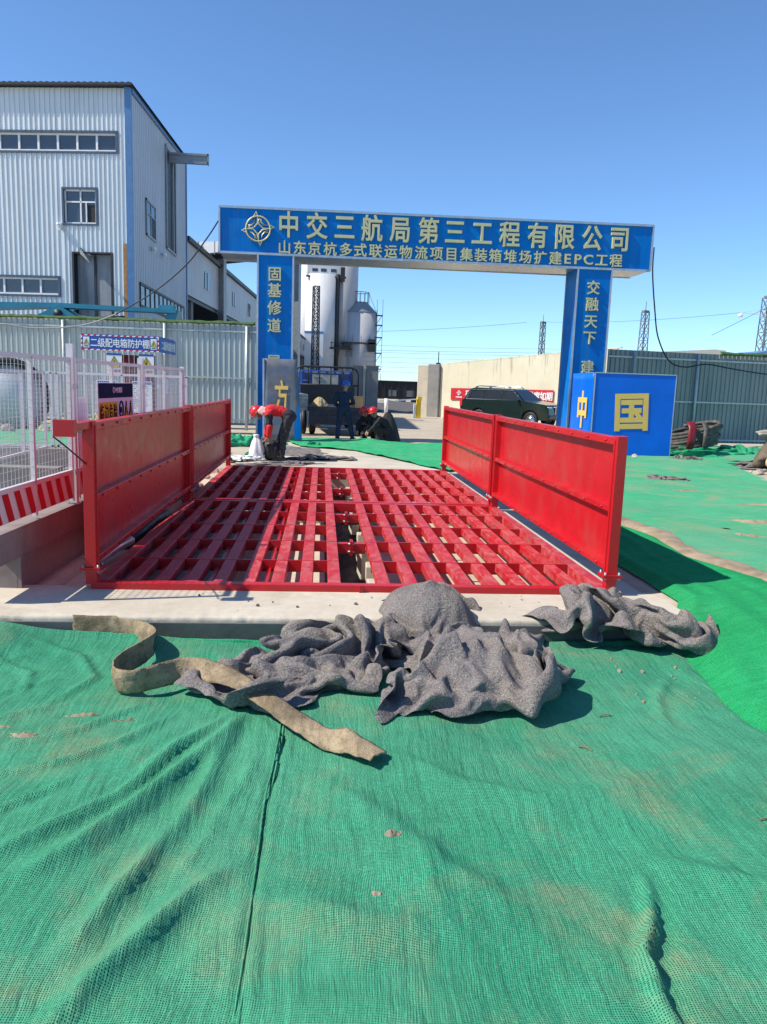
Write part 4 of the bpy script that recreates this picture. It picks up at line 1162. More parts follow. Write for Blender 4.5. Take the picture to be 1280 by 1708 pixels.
m = MB()
for k, z in enumerate((1.2, 4.4, 7.0, 9.6, 11.6, 13.2)):
    m.b2((2.7, -1.3, z), (3.8, .2, z + .12)); m.bar((2.8, -1.2, z - 1.3), (3.7, -1.2, z), .08, .08)
    for x in (2.8, 3.75): m.bar((x, -1.25, z), (x, -1.25, z + 2.6), .06, .06)
m.bar((2.82, -1.28, 0), (2.82, -1.28, 14.2), .1, .1); m.build('stairs', DARK, s2)
m = MB(); m.b2((-6.2, -3.6, 7.4), (-1.2, -2.2, 7.65)); m.b2((-3.0, -3.2, 8.4), (2.6, -1.6, 8.65))
for x in (-5.8, -4.6, -3.4, -2.2, -1.4): m.bar((x, -3.5, 7.6), (x, -3.5, 8.6), .06, .06); m.bar((x, -3.4, 6.3), (x, -2.3, 7.4), .08, .08)
for x in (-2.6, -1.2, .2, 1.6, 2.4): m.bar((x, -3.1, 8.6), (x, -3.1, 9.7), .06, .06)
m.b2((-2.6, -3.4, 7.6), (-1.6, -2.4, 8.4)); m.b2((1.4, -3.2, 7.2), (2.6, -1.8, 9.2)); m.bar((-6.2, -3.5, 8.4), (-1.4, -3.5, 8.4), .06, .06); m.build('platform', DARK, s2)

def lattice(name, loc, w0, w1, H, label, cap=False, nseg=9, mat=None, r=.10):
    root = empty(name, loc, R(20), label, 'mast')
    m = MB()
    def cn(k, t):
        w = w0 + (w1 - w0) * t; sx, sy = ((-1, -1), (1, -1), (1, 1), (-1, 1))[k]
        return Vector((sx * w / 2, sy * w / 2, H * t))
    for k in range(4): m.bar(cn(k, 0), cn(k, 1), r, r)
    m.build('leg', mat or STEELDARK, root)
    m = MB()
    for j in range(nseg):
        t0, t1 = j / nseg, (j + 1) / nseg
        for k in range(4):
            k2 = (k + 1) % 4
            m.bar(cn(k, t0), cn(k2, t1), r * .55, r * .55); m.bar(cn(k2, t0), cn(k, t1), r * .55, r * .55); m.bar(cn(k, t1), cn(k2, t1), r * .6, r * .6)
    m.build('bracing', mat or STEELDARK, root)
    if cap:
        m = MB(); m.cyl((0, 0, H), (0, 0, H + 1.6), .06, 6); m.b2((-.5, -.3, H - .1), (.5, .3, H + .25)); m.build('cap', STEELDARK, root)
    return root
lattice('lattice_mast', (-1.2, 122.0, 0), .95, .8, 16.2, 'slim dark lattice mast in front of the white silo tower', mat=DARK, nseg=16, r=.12)
lattice('lattice_mast', (41.8, 150.0, 0), 1.0, .7, 14.6, 'short lattice mast showing over the cream wall left of the right gate column', True, 10)
lattice('lattice_mast', (49.2, 119.5, 0), 1.3, .8, 14.2, 'lattice mast standing behind the dark fence right of the gate', True, 10)
lm = lattice('lattice_mast', (57.4, 100.0, 0), 1.6, 1.0, 14.6, 'lattice mast at the right edge with a side arm', True, 10)
m = MB(); m.bar((0, 0, 12.4), (-3.2, 1.2, 12.6), .08, .08); m.bar((0, 0, 13.2), (-3.2, 1.2, 12.6), .06, .06); m.lathe([(0, -.25), (.28, -.25), (.32, .1), (0, .2)], (-3.3, 1.25, 12.3), 10); m.build('side_arm', WHITE, lm)
# overhead line wires
def wire(p0, p1, sag, r=.018, label=None, n=16):
    pts = []
    for i in range(n + 1):
        t = i / n; p = Vector(p0).lerp(Vector(p1), t); p.z -= sag * 4 * t * (1 - t); pts.append(p)
    m = MB(); m.tube(pts, r, 5); o = m.build('overhead_wire', DARK)
    tag(o, label, 'wire', 'overhead railway wires'); return o
def wl_(n): return 'thin dark overhead wire ' + n
wire((-14, 172, 12.3), (38.7, 150.4, 14.6), .8, .03, wl_('highest between the gate columns'))
wire((41.8, 150, 14.8), (54.3, 101, 12.7), .5, .022, wl_('from the right gate column to the mast arm'))
wire((-14, 150, 8.2), (60, 140, 9.2), .4, .026, wl_('low above the cream wall'))
for k, z in enumerate((7.6, 6.6, 5.9, 5.2, 4.5, 3.8)):
    wire((6, 118, z), (40, 112, z + .35), .15, .016, wl_('in the stack above the black wagon'))
w_ = wire((54.6, 60, 20.5), (40.2, 80, 8.0), .3, .022, wl_('slanting at the far right with a dark insulator'))
m = MB(); m.tube([(47.9, 69.4, 14.3), (47.5, 69.9, 13.95), (46.9, 70.7, 13.45)], [.05, .14, .05], 8); m.build('insulator', BOXRED, w_)

# cream wall, concrete pier, banner
cw = empty('perimeter_wall', (7.0, 45.9, 0), 0, 'cream stained concrete wall behind the dark green car', 'wall')
m = MB(); n = 40; P = []
for (dy, flip) in ((0, 0),):
    pass
L = 14.0; dx, dyy = math.cos(R(-38)), math.sin(R(-38))
pA = Vector((6.9, 45.9)); pB = Vector((15.2, 40.2))
d_ = (pB - pA); nrm = Vector((-d_.y, d_.x)).normalized() * .3
def wpt(t, o, z): p = pA + d_ * t + nrm * o; return (p.x, p.y, z)
m.add([wpt(0, 0, -.1), wpt(1, 0, -.1), wpt(1, 0, 4.0), wpt(0, 0, 3.02), wpt(0, 1, -.1), wpt(1, 1, -.1), wpt(1, 1, 4.0), wpt(0, 1, 3.02)], [(0, 1, 2, 3), (5, 4, 7, 6), (3, 2, 6, 7), (4, 0, 3, 7), (1, 5, 6, 2)])
m.build('wall_face', CREAM, cw, cw.location)
m = MB(); 
for i in range(9):
    t = .04 + i * .11; z = 3.02 + .98 * t
    m.add([wpt(t, -.02, z - .03), wpt(t + .1, -.02, z + .08), wpt(t + .1, 1.02, z + .08), wpt(t, 1.02, z - .03), wpt(t, -.02, z + .03), wpt(t + .1, -.02, z + .14), wpt(t + .1, 1.02, z + .14), wpt(t, 1.02, z + .03)], [(0, 1, 2, 3), (4, 7, 6, 5), (0, 4, 5, 1), (1, 5, 6, 2), (2, 6, 7, 3), (3, 7, 4, 0)])
m.build('coping', CREAM, cw, cw.location)
pr_ = empty('concrete_pier', (5.62, 46.7, 0), R(-34.5), 'rough grey concrete pier at the left end of the cream wall', 'pier')
m = MB(); m.b2((0, 0, -.1), (.72, 1.9, 2.95)); o = m.build('pale_block', CONC, pr_); bevel(o, .04)
m = MB(); m.b2((.74, -.1, -.1), (1.48, 1.9, 3.0)); o = m.build('grey_block', CONC2, pr_); bevel(o, .04)
m = MB(); m.cyl((.95, .8, 3.0), (.95, .8, 3.75), .03, 6); m.b2((.85, .7, 3.0), (1.05, .9, 3.12)); m.build('stub_post', DARK, pr_)
bn = empty('red_banner', (0, 0, 0), 0, 'red cloth banner with white characters hung on the cream wall', 'banner')
un = d_.normalized(); nn = Vector((un.y, -un.x))
b0 = pA + un * .72 + nn * .05; bn.location = (b0.x, b0.y, .98); bn.rotation_euler = (0, 0, math.atan2(un.y, un.x))
BLn = 6.15
m = MB(); P = []
for j in range(5):
    for i in range(50):
        x = BLn * i / 49; P.append((x, .012 * nz(x, j, 1.2, 3), (.68 * j / 4) + .055 * x / BLn * 1.2))
m.grid(P, 50, 5); m.build('cloth', SIGNRED, bn)
m = MB(); 
for i, ch in enumerate('促进度如期'):
    char_into(m, ch, (BLn - .22 - (4 - i) * .36, -.02, .40), (1, 0, .01), (0, 0, 1), .37, .48, .006, .03)
char_into(m, '确', (1.12, -.02, .36), (1, 0, .01), (0, 0, 1), .37, .48, .006, .03)
m.build('lettering', WHITE, bn)
m = MB(); m.tube([Vector((.52 + .10 * math.cos(a * math.pi / 8), -.02, .42 + .11 * math.sin(a * math.pi / 8))) for a in range(16)], .016, 5, closed=True); m.b2((.505, -.025, .27), (.535, -.015, .57)); m.b2((.37, -.025, .405), (.67, -.015, .435)); line_of_text(m, '中国交建', (.52, -.018, .18), (1, 0, 0), (0, 0, 1), .10, .10, .095, .004, .03); m.build('emblem', WHITE, bn)

# pillars, wagon, ballast, barrier
cp = empty('concrete_pillar', (1.55, 40.0, 0), 0, 'square concrete pillar with pale edge behind the truck', 'pillar')
m = MB(); m.b2((0, 0, -.1), (.55, .6, 2.62)); m.build('pillar_shaft', CONC2, cp); 
m = MB(); m.b2((.50, -.06, -.1), (.62, -.02, 2.62)); m.build('pale_edge', CONC, cp)
cp2 = empty('concrete_pillar', (2.2, 40.0, 0), 0, 'wide grey concrete pillar right of the pale edged pillar', 'pillar')
m = MB(); m.b2((0, 0, -.1), (.62, .6, 2.60)); m.build('pillar_shaft', CONC2, cp2)
m = MB(); m.box((.31, .3, 2.62), (.70, .68, .05)); m.build('cap', CONC2, cp2)
wg = empty('freight_wagon', (3.2, 88.0, 0), R(0), 'black open freight wagon standing on the line behind the yard', 'wagon')
m = MB(); m.b2((-1.2, 0, -.1 + .35), (8.2, 2.9, 2.25)); m.build('body', WAGON, wg)
m = MB()
for i in range(12): m.b2((-1.1 + i * .8, -.08, .3), (-1.0 + i * .8, 0, 2.2))
m.b2((-1.2, -.1, 2.16), (8.2, 0, 2.28)); m.b2((-1.2, -.1, .3), (8.2, 0, .42)); m.build('ribs', DARK, wg)
for x in (1.6, 4.2, 6.2):
    m = MB(); m.b2((x, -.06, .55), (x + .9, -.02, 1.25)); m.build('hatch', STEELDARK, wg)
m = MB()
for x in (-.2, 1.2, 5.8, 7.2): m.cyl((x, .2, .15), (x, .4, .15), .42, 16)
m.build('wheels', DARK, wg)
m = MB(); m.b2((7.9, .4, 1.2), (8.6, 2.5, 1.8)); m.build('end_step', WAGON, wg)
P = []
for j in range(14):
    for i in range(60):
        y = 52 + 32 * j / 13; x = -6 + 24 * i / 59
        P.append((x, y, -.05 + .22 * sstep(0, 2, j) * (1 - sstep(11, 13, j)) + .10 * nz(x, y, .9, 2) + .06 * random.random()))
m = MB(); m.grid(P, 60, 14); tag(m.build('railway_gravel', BALLAST), kind='structure')
bar_ = empty('boom_barrier', (5.35, 43.4, 0), R(4), 'boom barrier with white arm and yellow post beside the concrete pier', 'barrier')
m = MB(); m.b2((-.12, -.12, -.05), (.12, .12, 1.05)); o = m.build('yellow_post', SIGNYEL, bar_); bevel(o, .02)
m = MB(); m.b2((-.10, -.18, .92), (.14, .16, 1.12)); m.build('motor_head', SIGNYEL, bar_)
m = MB(); m.bar((-.1, -.15, .98), (-1.35, -.15, .88), .10, .06); m.build('arm', WHITE, bar_)
m = MB(); m.b2((-.28, -.06, -.05), (-.16, .06, .75)); m.build('stay_post', WHITE, bar_)
bo = empty('barrier_rest', (4.0, 49.0, 0), 0, 'white rest post with a stub of barrier arm left of the boom barrier', 'post')
m = MB(); m.cyl((0, 0, -.05), (0, 0, .88), .12, 12); m.build('post', WHITE, bo)
m = MB(); m.bar((-.1, 0, .65), (-.85, 0, .68), .12, .1); m.build('arm_stub', WHITE, bo)
# far roofs beyond the right fence
fr = empty('far_shed', (27.0, 60.0, 0), R(2), 'cream low roof showing above the dark fence at right', 'shed')
m = MB(); m.prism([(-3.4, 4.5), (-3.0, 4.85), (3.6, 5.35), (4.5, 5.3), (5.0, 4.5)], 'y', 0, 8); m.build('roof', CREAMROOF, fr)
m = MB(); m.b2((-3.2, .2, -.1), (4.8, 7.8, 4.5)); m.build('wall', CREAM, fr)
fr = empty('far_shed', (34.0, 64.0, 0), R(-3), 'blue grey pitched roof beside the mast at the right edge', 'shed')
m = MB(); m.prism([(-1.8, 4.55), (3.6, 5.75), (3.6, 5.55), (-1.8, 4.4)], 'y', 0, 9); m.prism([(3.6, 5.75), (8.0, 4.8), (8.0, 4.65), (3.6, 5.55)], 'y', 0, 9); m.build('roof', TRIMBLUE, fr)
m = MB(); m.prism([(-1.6, -.1), (7.8, -.1), (7.8, 4.65), (3.6, 5.53), (-1.6, 4.42)], 'y', .2, 8.8); m.build('wall', WHITE, fr)

# ================================================================== dust nets on the ground
def seg_dist(X, Y, poly):
    """distance to a polyline, signed by side, and the position 0..1 along it"""
    best = np.full(X.shape, 1e9); sg = np.zeros_like(X); tt = np.zeros_like(X)
    n = len(poly) - 1
    for i in range(n):
        (ax, ay), (bx, by) = poly[i], poly[i + 1]
        dx, dy = bx - ax, by - ay; L2 = dx * dx + dy * dy
        t = np.clip(((X - ax) * dx + (Y - ay) * dy) / L2, 0, 1)
        ex, ey = X - (ax + t * dx), Y - (ay + t * dy)
        d = np.hypot(ex, ey); k = d < best
        best = np.where(k, d, best); sg = np.where(k, np.sign(dx * ey - dy * ex), sg); tt = np.where(k, (i + t) / n, tt)
    return best, sg, tt

CREASES = [
    ([(-.35, 4.02), (-.50, 3.62), (-.62, 3.32), (-.74, 3.06), (-.88, 2.78), (-1.02, 2.62)], .055, .050),
    ([(-.42, 4.0), (-.66, 3.60), (-.82, 3.12), (-1.0, 2.92), (-1.2, 2.70)], .040, .040),
    ([(-.40, 3.85), (-.45, 3.55), (-.47, 3.2), (-.55, 2.85)], .045, .035),
    ([(-.56, 2.90), (-.62, 2.66), (-.68, 2.48), (-.74, 2.28)], .050, .045),
    ([(-.30, 2.62), (-.42, 2.48), (-.53, 2.27), (-.63, 2.12), (-.72, 1.9)], .060, .055),
    ([(-.75, 3.95), (-.95, 3.65), (-1.2, 3.45), (-1.5, 3.30)], .035, .025),
    ([(-.9, 4.15), (-1.2, 3.8), (-1.55, 3.62)], .03, .018),
    ([(1.24, 2.56), (1.19, 2.40), (1.14, 2.27), (1.07, 2.17), (1.06, 2.08), (1.03, 1.95), (1.04, 1.8)], .030, .055),
    ([(1.3, 2.66), (1.5, 2.56), (1.8, 2.40)], .12, .05),
    ([(.33, 3.54), (.64, 3.24), (.98, 3.10), (1.28, 3.18), (1.6, 3.3)], .10, .035),
    ([(.0, 3.3), (.3, 2.95), (.5, 2.6), (.85, 2.3)], .14, .030),
    ([(-.1, 2.45), (.15, 2.3), (.4, 2.3)], .12, .035),
    ([(-1.9, 5.1), (-1.5, 4.9), (-1.3, 4.5), (-1.45, 4.1)], .035, .022),
    ([(-2.1, 4.9), (-1.7, 4.6), (-1.6, 4.2)], .03, .018),
    ([(.5, 2.9), (.42, 2.5), (.5, 2.2)], .09, .02),
    ([(2.25, 4.6), (2.0, 4.2), (1.9, 3.8)], .04, .018),
    ([(-.15, 3.72), (-.17, 3.4), (-.19, 3.1), (-.20, 2.5), (-.20, 2.06), (-.21, 1.7)], .012, -.014),
    ([(-.12, 3.72), (-.14, 3.4), (-.16, 3.1), (-.17, 2.5), (-.175, 2.06), (-.185, 1.7)], .010, .010),
    ([(-.185, 3.72), (-.20, 3.4), (-.225, 3.1), (-.23, 2.5), (-.23, 2.06), (-.24, 1.7)], .010, .010),
    ([(-.55, 3.75), (-.75, 3.45), (-.9, 3.2)], .018, .016), ([(-.25, 3.6), (-.32, 3.2), (-.42, 2.9)], .020, .018), ([(-.62, 3.2), (-.75, 2.95), (-.86, 2.7)], .018, .018),
    ([(-1.05, 3.3), (-1.25, 3.05), (-1.5, 2.85)], .022, .022), ([(-.36, 3.0), (-.44, 2.75), (-.5, 2.6)], .018, .014), ([(-.3, 3.95), (-.18, 3.7), (-.2, 3.5)], .02, .014),
    ([(-1.5, 4.5), (-1.8, 4.25), (-2.1, 4.1)], .022, .016), ([(-1.25, 4.2), (-1.6, 3.95), (-2.0, 3.7)], .018, .014), ([(-1.75, 4.9), (-2.0, 4.7), (-2.4, 4.6)], .02, .016),
]
xs = np.arange(-4.2, 2.95, .022); ys = np.concatenate([np.arange(.6, 5.36, .022), [5.37, 5.385, 5.40]])
X, Y = np.meshgrid(xs, ys)
Zn = np.zeros_like(X)
for j in range(X.shape[0]):
    for i in range(X.shape[1]):
        x, y = X[j, i], Y[j, i]
        Zn[j, i] = .045 * nz(x, y, .8, 1) + .020 * nz(x, y, 2.1, 5) + .007 * nz(x * 1.6 + y * 1.2, (y - x) * .55, 3.5, 8) + .0035 * nz(x * 1.5 + y, (y - x) * .5, 11, 2)
Z = -.135 + Zn
for poly, w, h in CREASES:
    d, sg, t = seg_dist(X, Y, poly)
    tap = np.sin(np.clip(t * .96 + .02, 0, 1) * math.pi) ** .6 if abs(h) > .011 and w > .012 else 1.0
    ww = np.where(sg > 0, w * .45, w * 1.25)
    Z += h * tap * np.exp(-(d / ww) ** 1.5)
    if w > .02 and w < .08:
        Z -= h * .35 * tap * np.exp(-((d - w * 1.6) / (w * 1.1)) ** 2)
# the top edge is gathered against the kerb
edge = 5.27 + .03 * np.sin(X * 2.1) ; 
k = np.clip((Y - 5.02) / .3, 0, 1)
Z = Z * (1 - k) + (-.160 + .110 * np.clip((-X - .9) / 1.4, 0, 1)) * k
d = np.abs(Y - (5.20 - .03 * np.sin(X * 1.7))); Z += .035 * np.exp(-(d / .035) ** 2) * (0.6 + .4 * np.sin(X * 3.3))
Z += (.10 * np.exp(-((X + 2.15) / .28) ** 2 - ((Y - 5.05) / .22) ** 2))
Z = np.where(Y > 5.262, np.minimum(Z, -.14), Z)
def netz(x, y):
    i = int(min(max((x - NXS[0]) / .022, 0), NZA.shape[1] - 1)); j = int(min(np.searchsorted(NYS, y), NZA.shape[0] - 1))
    return float(NZA[j, i])
NYS, NZA = ys.copy(), Z.copy(); NXS = xs.copy()
tear = [(.31, 2.80, .034, .024), (-1.44, 3.76, .055, .028), (-1.22, 3.98, .075, .013), (-1.62, 3.84, .06, .015), (-.98, 3.92, .05, .006), (.22, 2.45, .02, .012)]
ny, nx = X.shape
keep = np.ones((ny - 1, nx - 1), bool)
cxm = (X[:-1, :-1] + X[1:, 1:]) / 2; cym = (Y[:-1, :-1] + Y[1:, 1:]) / 2
keep &= ~(cym > 5.275)
def net_obj(name, X, Y, Z, keep, mat, label, off=None):
    ny, nx = X.shape
    me = bpy.data.meshes.new(name)
    v = np.stack([X, Y, Z], -1).reshape(-1, 3)
    jj, ii = np.nonzero(keep)
    a = jj * nx + ii
    f = np.stack([a, a + 1, a + nx + 1, a + nx], -1)
    me.from_pydata(v.tolist(), [], f.tolist()); me.materials.append(mat)
    me.polygons.foreach_set('use_smooth', [True] * len(f)); me.update()
    o = bpy.data.objects.new(name, me); COL.objects.link(o)
    return tag(o, label, 'dust net')
NET1 = net_obj('dust_net', X, Y, Z, keep, NET_A, 'wide creased green dust net filling the foreground in front of the concrete kerb')
for q, (a, b, ra, rb) in enumerate(tear):
    P = []; nn = 26
    for j in range(nn):
        for i in range(nn):
            u = i / (nn - 1) * 2 - 1; v = j / (nn - 1) * 2 - 1
            x = a + u * ra * 1.5; y = b + v * rb * 1.5
            r = math.hypot(u, v)
            P.append((x, y, netz(x, y) + .010 - .022 * r * r + .016 * nz(x, y, 38, 3) + .010 * nz(x, y, 90, 6)))
    m = MB(); m.grid(P, nn, nn); o = m.build('soil_patch', BARESOIL)
    tag(o, ['bare soil in the round tear near the middle of the foreground net', 'bare soil in the ragged tear at the left edge of the foreground net', 'bare soil in the long slit left of the belt loop', 'bare soil in the short slit at far left of the net', 'bare soil in the narrow slit below the belt loop', 'bare soil in the tiny tear low in the middle of the net'][q], 'soil patch')
# gathered hem of the net lying along the kerb
m = MB(); pts = []
for i in range(90):
    x = -1.05 + 3.4 * i / 89; pts.append((x, 5.225 + .02 * nz(x, 0, 2, 3), -.150 + .020 * nz(x, 1, 1.6, 4)))
m.tube(pts, [.016 + .012 * nz(p[0], 3, 4, 1) for p in pts], 8); m.tube([(p[0] + .02, p[1] - .035 + .015 * nz(p[0], 5, 3, 2), p[2] - .018 + .012 * nz(p[0], 9, 4, 2)) for p in pts], [.012 + .008 * nz(p[0], 8, 4, 1) for p in pts], 7)
o = m.build('net_hem', NET_E); tag(o, 'rolled hem of green net lying along the foot of the concrete kerb', 'dust net')

def rope(off, r, z0):
    m = MB(); pts = []
    for i in range(120):
        y = 1.2 + 2.75 * i / 119; x = -.20 + .03 * sstep(3.0, 3.8, y) + off + .006 * nz(y, 0, 2, 5) - .01 * sstep(2.2, 1.2, y)
        pts.append((x, y, netz(x, y) + z0 + .003 * nz(y, 1, 25, 2)))
    m.tube(pts, [r * (1 + .25 * nz(p[1], 2, 30, 3)) for p in pts], 6)
    return m
sm_ = rope(-.008, .005, .001).build('sewn_seam', NET_A, NET1)
rope(.008, .005, .001).build('sewn_seam', NET_A, NET1)
def edge_at(y, pts):
    pts = sorted(pts, key=lambda p: p[1])
    if y <= pts[0][1]: return pts[0][0]
    for (x0, y0), (x1, y1) in zip(pts, pts[1:]):
        if y <= y1: return x0 + (x1 - x0) * (y - y0) / (y1 - y0)
    return pts[-1][0]
LB = [(2.30, .8), (2.31, 3.0), (2.36, 3.68), (2.36, 4.07), (2.48, 4.72), (2.62, 5.4), (2.83, 5.75), (2.83, 14.9)]
RB = [(4.3, .8), (4.1, 3.0), (3.98, 5.0), (3.84, 6.22), (3.60, 7.1), (3.74, 8.05), (3.63, 9.11), (3.5, 10.5), (3.1, 12), (2.95, 13), (2.9, 14.9)]
ys = np.arange(.8, 14.9, .05); us = np.linspace(0, 1, 56)
X = np.zeros((len(ys), len(us))); Y = np.zeros_like(X); Z = np.zeros_like(X)
for j, y in enumerate(ys):
    a, b = edge_at(y, LB), edge_at(y, RB)
    for i, u in enumerate(us):
        x = a + (b - a) * u + .012 * nz(y, u, 3, 1)
        X[j, i] = x; Y[j, i] = y
        fold = .022 * nz(u * 3.0 + y * .10, y * .15, 2.2, 4) + .010 * nz(u * 9, y * .5, 1.0, 7)
        base = yard_z(x, y) + .055
        e = min(1, u / .12)
        Z[j, i] = (max(base, -.115) if y < 5.6 else base) + fold + .05 * math.exp(-((u - .10) / .08) ** 2) * (1 if y < 5.6 else .2) + .04 * sstep(.25, .8, u) * (1 - .9 * sstep(.85, 1, u)) - (.03 * (1 - e))
        if y > 6: Z[j, i] = max(Z[j, i], -.02)
net_obj('dust_net', X, Y, Z, np.ones((len(ys) - 1, len(us) - 1), bool), NET_B, 'bright green dust net beside the right red panel, lying in its shadow')
m = MB(); P = []; n = 80
SS = [(4.43, 1.5), (4.23, 3.2), (4.08, 5), (3.93, 6.3), (3.74, 7.05), (3.70, 7.51), (3.85, 8.4), (3.74, 9.5), (3.6, 10.5), (3.2, 12), (3.0, 13)]
for j in range(n):
    y = 1.5 + 11.5 * j / (n - 1); x = edge_at(y, SS); w = .075 * (1 - .6 * sstep(9.5, 12.5, y)) + .02 * nz(y, 0, 2, 4)
    for i in range(9):
        t = i / 8 * 2 - 1; xx = x + t * (w + .14)
        P.append((xx, y, yard_z(xx, y) + .110 * (1 - abs(t) ** 3) + .022 * nz(xx, y, 5, 2) + .010 * nz(xx, y, 17, 3) - .02))
m.grid(P, 9, n); tag(m.build('soil_strip', BARESOIL), kind='structure')
LC = [(4.55, 1.5), (4.35, 3.2), (4.2, 5), (3.99, 6.44), (3.88, 7.0), (3.78, 7.51), (3.95, 8.47), (3.84, 9.64), (3.7, 10.5), (3.3, 12), (3.1, 13), (2.92, 15.0), (3.0, 16.5), (3.7, 19), (6.0, 21.5), (9.1, 24.2)]
ys = np.concatenate([np.arange(1.5, 12, .09), np.arange(12, 24.3, .13)]); us = np.linspace(0, 1, 110)
X = np.zeros((len(ys), len(us))); Y = np.zeros_like(X); Z = np.zeros_like(X)
for j, y in enumerate(ys):
    a = edge_at(y, LC)
    for i, u in enumerate(us):
        x = a + (17.5 - a) * u ** 1.25
        X[j, i] = x; Y[j, i] = y + .03 * nz(x, y, 1, 1)
        wr = .018 * nz(x * .5 + y * .6, y * 1.8 - x * .7, 1.5, 3) + .008 * nz(x * .7, y * 2.4 - x * .5, 3.4, 6)
        Z[j, i] = yard_z(x, y) + .06 + .05 * nz(x, y, .5, 2) * sstep(0, .1, u) + abs(wr) + .12 * sstep(9, 12, x) * sstep(18, 22, y) * (.5 + nz(x, y, 1.6, 4))
tears = [(4.9, 8.9, .10, .05)]
keep = np.ones((len(ys) - 1, len(us) - 1), bool)
cxm = (X[:-1, :-1] + X[1:, 1:]) / 2; cym = (Y[:-1, :-1] + Y[1:, 1:]) / 2
for (a, b, ra, rb) in tears: keep &= ((cxm - a) / ra) ** 2 + ((cym - b) / rb) ** 2 > 1
for q, (a, b, ra, rb, lb) in enumerate(((6.9, 11.0, .7, .10, 'long streak of bare soil across the pale green net'), (5.6, 9.4, .35, .10, 'short streak of bare soil on the pale net beside the brown strip'), (5.0, 8.5, .16, .07, 'small soil patch on the pale net nearest the red panel'), (7.4, 9.2, .35, .09, 'soil patch on the pale net at far right'), (5.3, 7.6, .3, .09, 'pale soil patch low at the right edge of the pale net'), (6.1, 12.4, .3, .06, 'thin soil streak below the grey felt scrap'))):
    P = []; nn = 30
    for j in range(nn):
        for i in range(nn):
            u = i / (nn - 1) * 2 - 1; v = j / (nn - 1) * 2 - 1; r = math.hypot(u, v)
            x = a + u * ra * 1.3; y = b + v * rb * 1.6 - u * .06
            jj = int(np.argmin(np.abs(ys - y))); row = X[jj]; ii = int(np.argmin(np.abs(row - x)))
            P.append((x, y, Z[jj, ii] + .016 - .035 * r * r + .03 * nz(x, y, 9, 3) + .012 * nz(x, y, 40, 6)))
    m = MB(); m.grid(P, nn, nn); o = m.build('soil_patch', BARESOIL); tag(o, lb, 'soil patch')
# bare ground corner by the rubble at the right
keep &= ~((cxm > 8.6 + (cym - 14.5) * .35) & (cym > 14.2) & (cym < 18.2))
net_obj('dust_net', X, Y, Z, keep, NET_C, 'pale green dust net with torn patches between the brown seam and the right fence')
far = [(-1.0, 22.5), (1.1, 22.8), (3.3, 22.2), (6.0, 21.7)]; near = [(-.6, 20.3), (.8, 19.45), (1.7, 17.2), (2.50, 15.1)]
def pl(pts, u):
    s = u * (len(pts) - 1); i = min(int(s), len(pts) - 2); f = s - i
    return pts[i][0] * (1 - f) + pts[i + 1][0] * f, pts[i][1] * (1 - f) + pts[i + 1][1] * f
nu, nv = 90, 50
X = np.zeros((nv, nu)); Y = np.zeros_like(X); Z = np.zeros_like(X)
for j in range(nv):
    for i in range(nu):
        a, b = pl(near, i / (nu - 1)), pl(far, i / (nu - 1)); v = j / (nv - 1)
        x = a[0] * (1 - v) + b[0] * v; y = a[1] * (1 - v) + b[1] * v
        X[j, i] = x + .06 * nz(x, y, 1.1, 3); Y[j, i] = y + .08 * nz(x, y, 1.3, 6)
        Z[j, i] = .022 + .05 * abs(nz(x * .6, y * 1.6, 1.4, 2)) + .03 * abs(nz(x, y, 3, 9)) + .10 * math.exp(-((v - .93) / .06) ** 2) * (.5 + .5 * nz(x, 0, 1.5, 2))
net_obj('dust_net', X, Y, Z, np.ones((nv - 1, nu - 1), bool), NET_D, 'triangular green dust net across the entrance behind the rear grating')
# net spread behind the railing
nu, nv = 70, 40
X = np.zeros((nv, nu)); Y = np.zeros_like(X); Z = np.zeros_like(X)
for j in range(nv):
    for i in range(nu):
        x = -9.3 + 6.4 * i / (nu - 1); y = 12.85 + 5.2 * j / (nv - 1)
        X[j, i] = x; Y[j, i] = y; Z[j, i] = .46 - .25 * sstep(-3.6, -2.3, x) - .40 * sstep(-2.9, -2.3, x) + .10 * abs(nz(x, y, 1.2, 3)) + .04 * nz(x, y, 3, 5) + .12 * sstep(0, 1, nz(x, y, .5, 8))
net_obj('dust_net', X, Y, Z, np.ones((nv - 1, nu - 1), bool), NET_C, 'pale green dust net spread on raised ground behind the mesh railing')

def heap(name, c, rx, ry, h, mat, label, cat, seed, n=56, rz=0, wr=.85, sub=None, fr=13.0):
    """a crumpled heap of sheet: a mound with sharp ridged folds and an uneven rim"""
    P = []
    for j in range(n):
        for i in range(n):
            u = i / (n - 1) * 2 - 1; v = j / (n - 1) * 2 - 1
            # square to disc
            x = u * math.sqrt(1 - v * v / 2); y = v * math.sqrt(1 - u * u / 2)
            r = math.hypot(x, y); a = math.atan2(y, x)
            k = 1 + .28 * nz(math.cos(a), math.sin(a), 1.3, seed)
            rd = 1 - abs(noise.noise(Vector((x * fr * .5 + seed, y * fr * .7, seed)) )) * 2
            rd2 = 1 - abs(noise.noise(Vector((x * fr * 1.3 + 3, y * fr * 1.1 + seed, 2)))) * 2
            hh = h * (max(0, 1 - r ** 1.8)) * (1 + wr * rd) + h * wr * .5 * rd2 * (1 - .5 * r) * (1 if r < .97 else .2)
            P.append((x * rx * k, y * ry * k, max(.004, hh)))
    m = MB(); m.grid(P, n, n); o = m.build(name, mat); o.location = c; o.rotation_euler = (0, 0, rz)
    md = o.modifiers.new('s', 'SUBSURF'); md.levels = md.render_levels = 1
    return tag(o, label, cat)

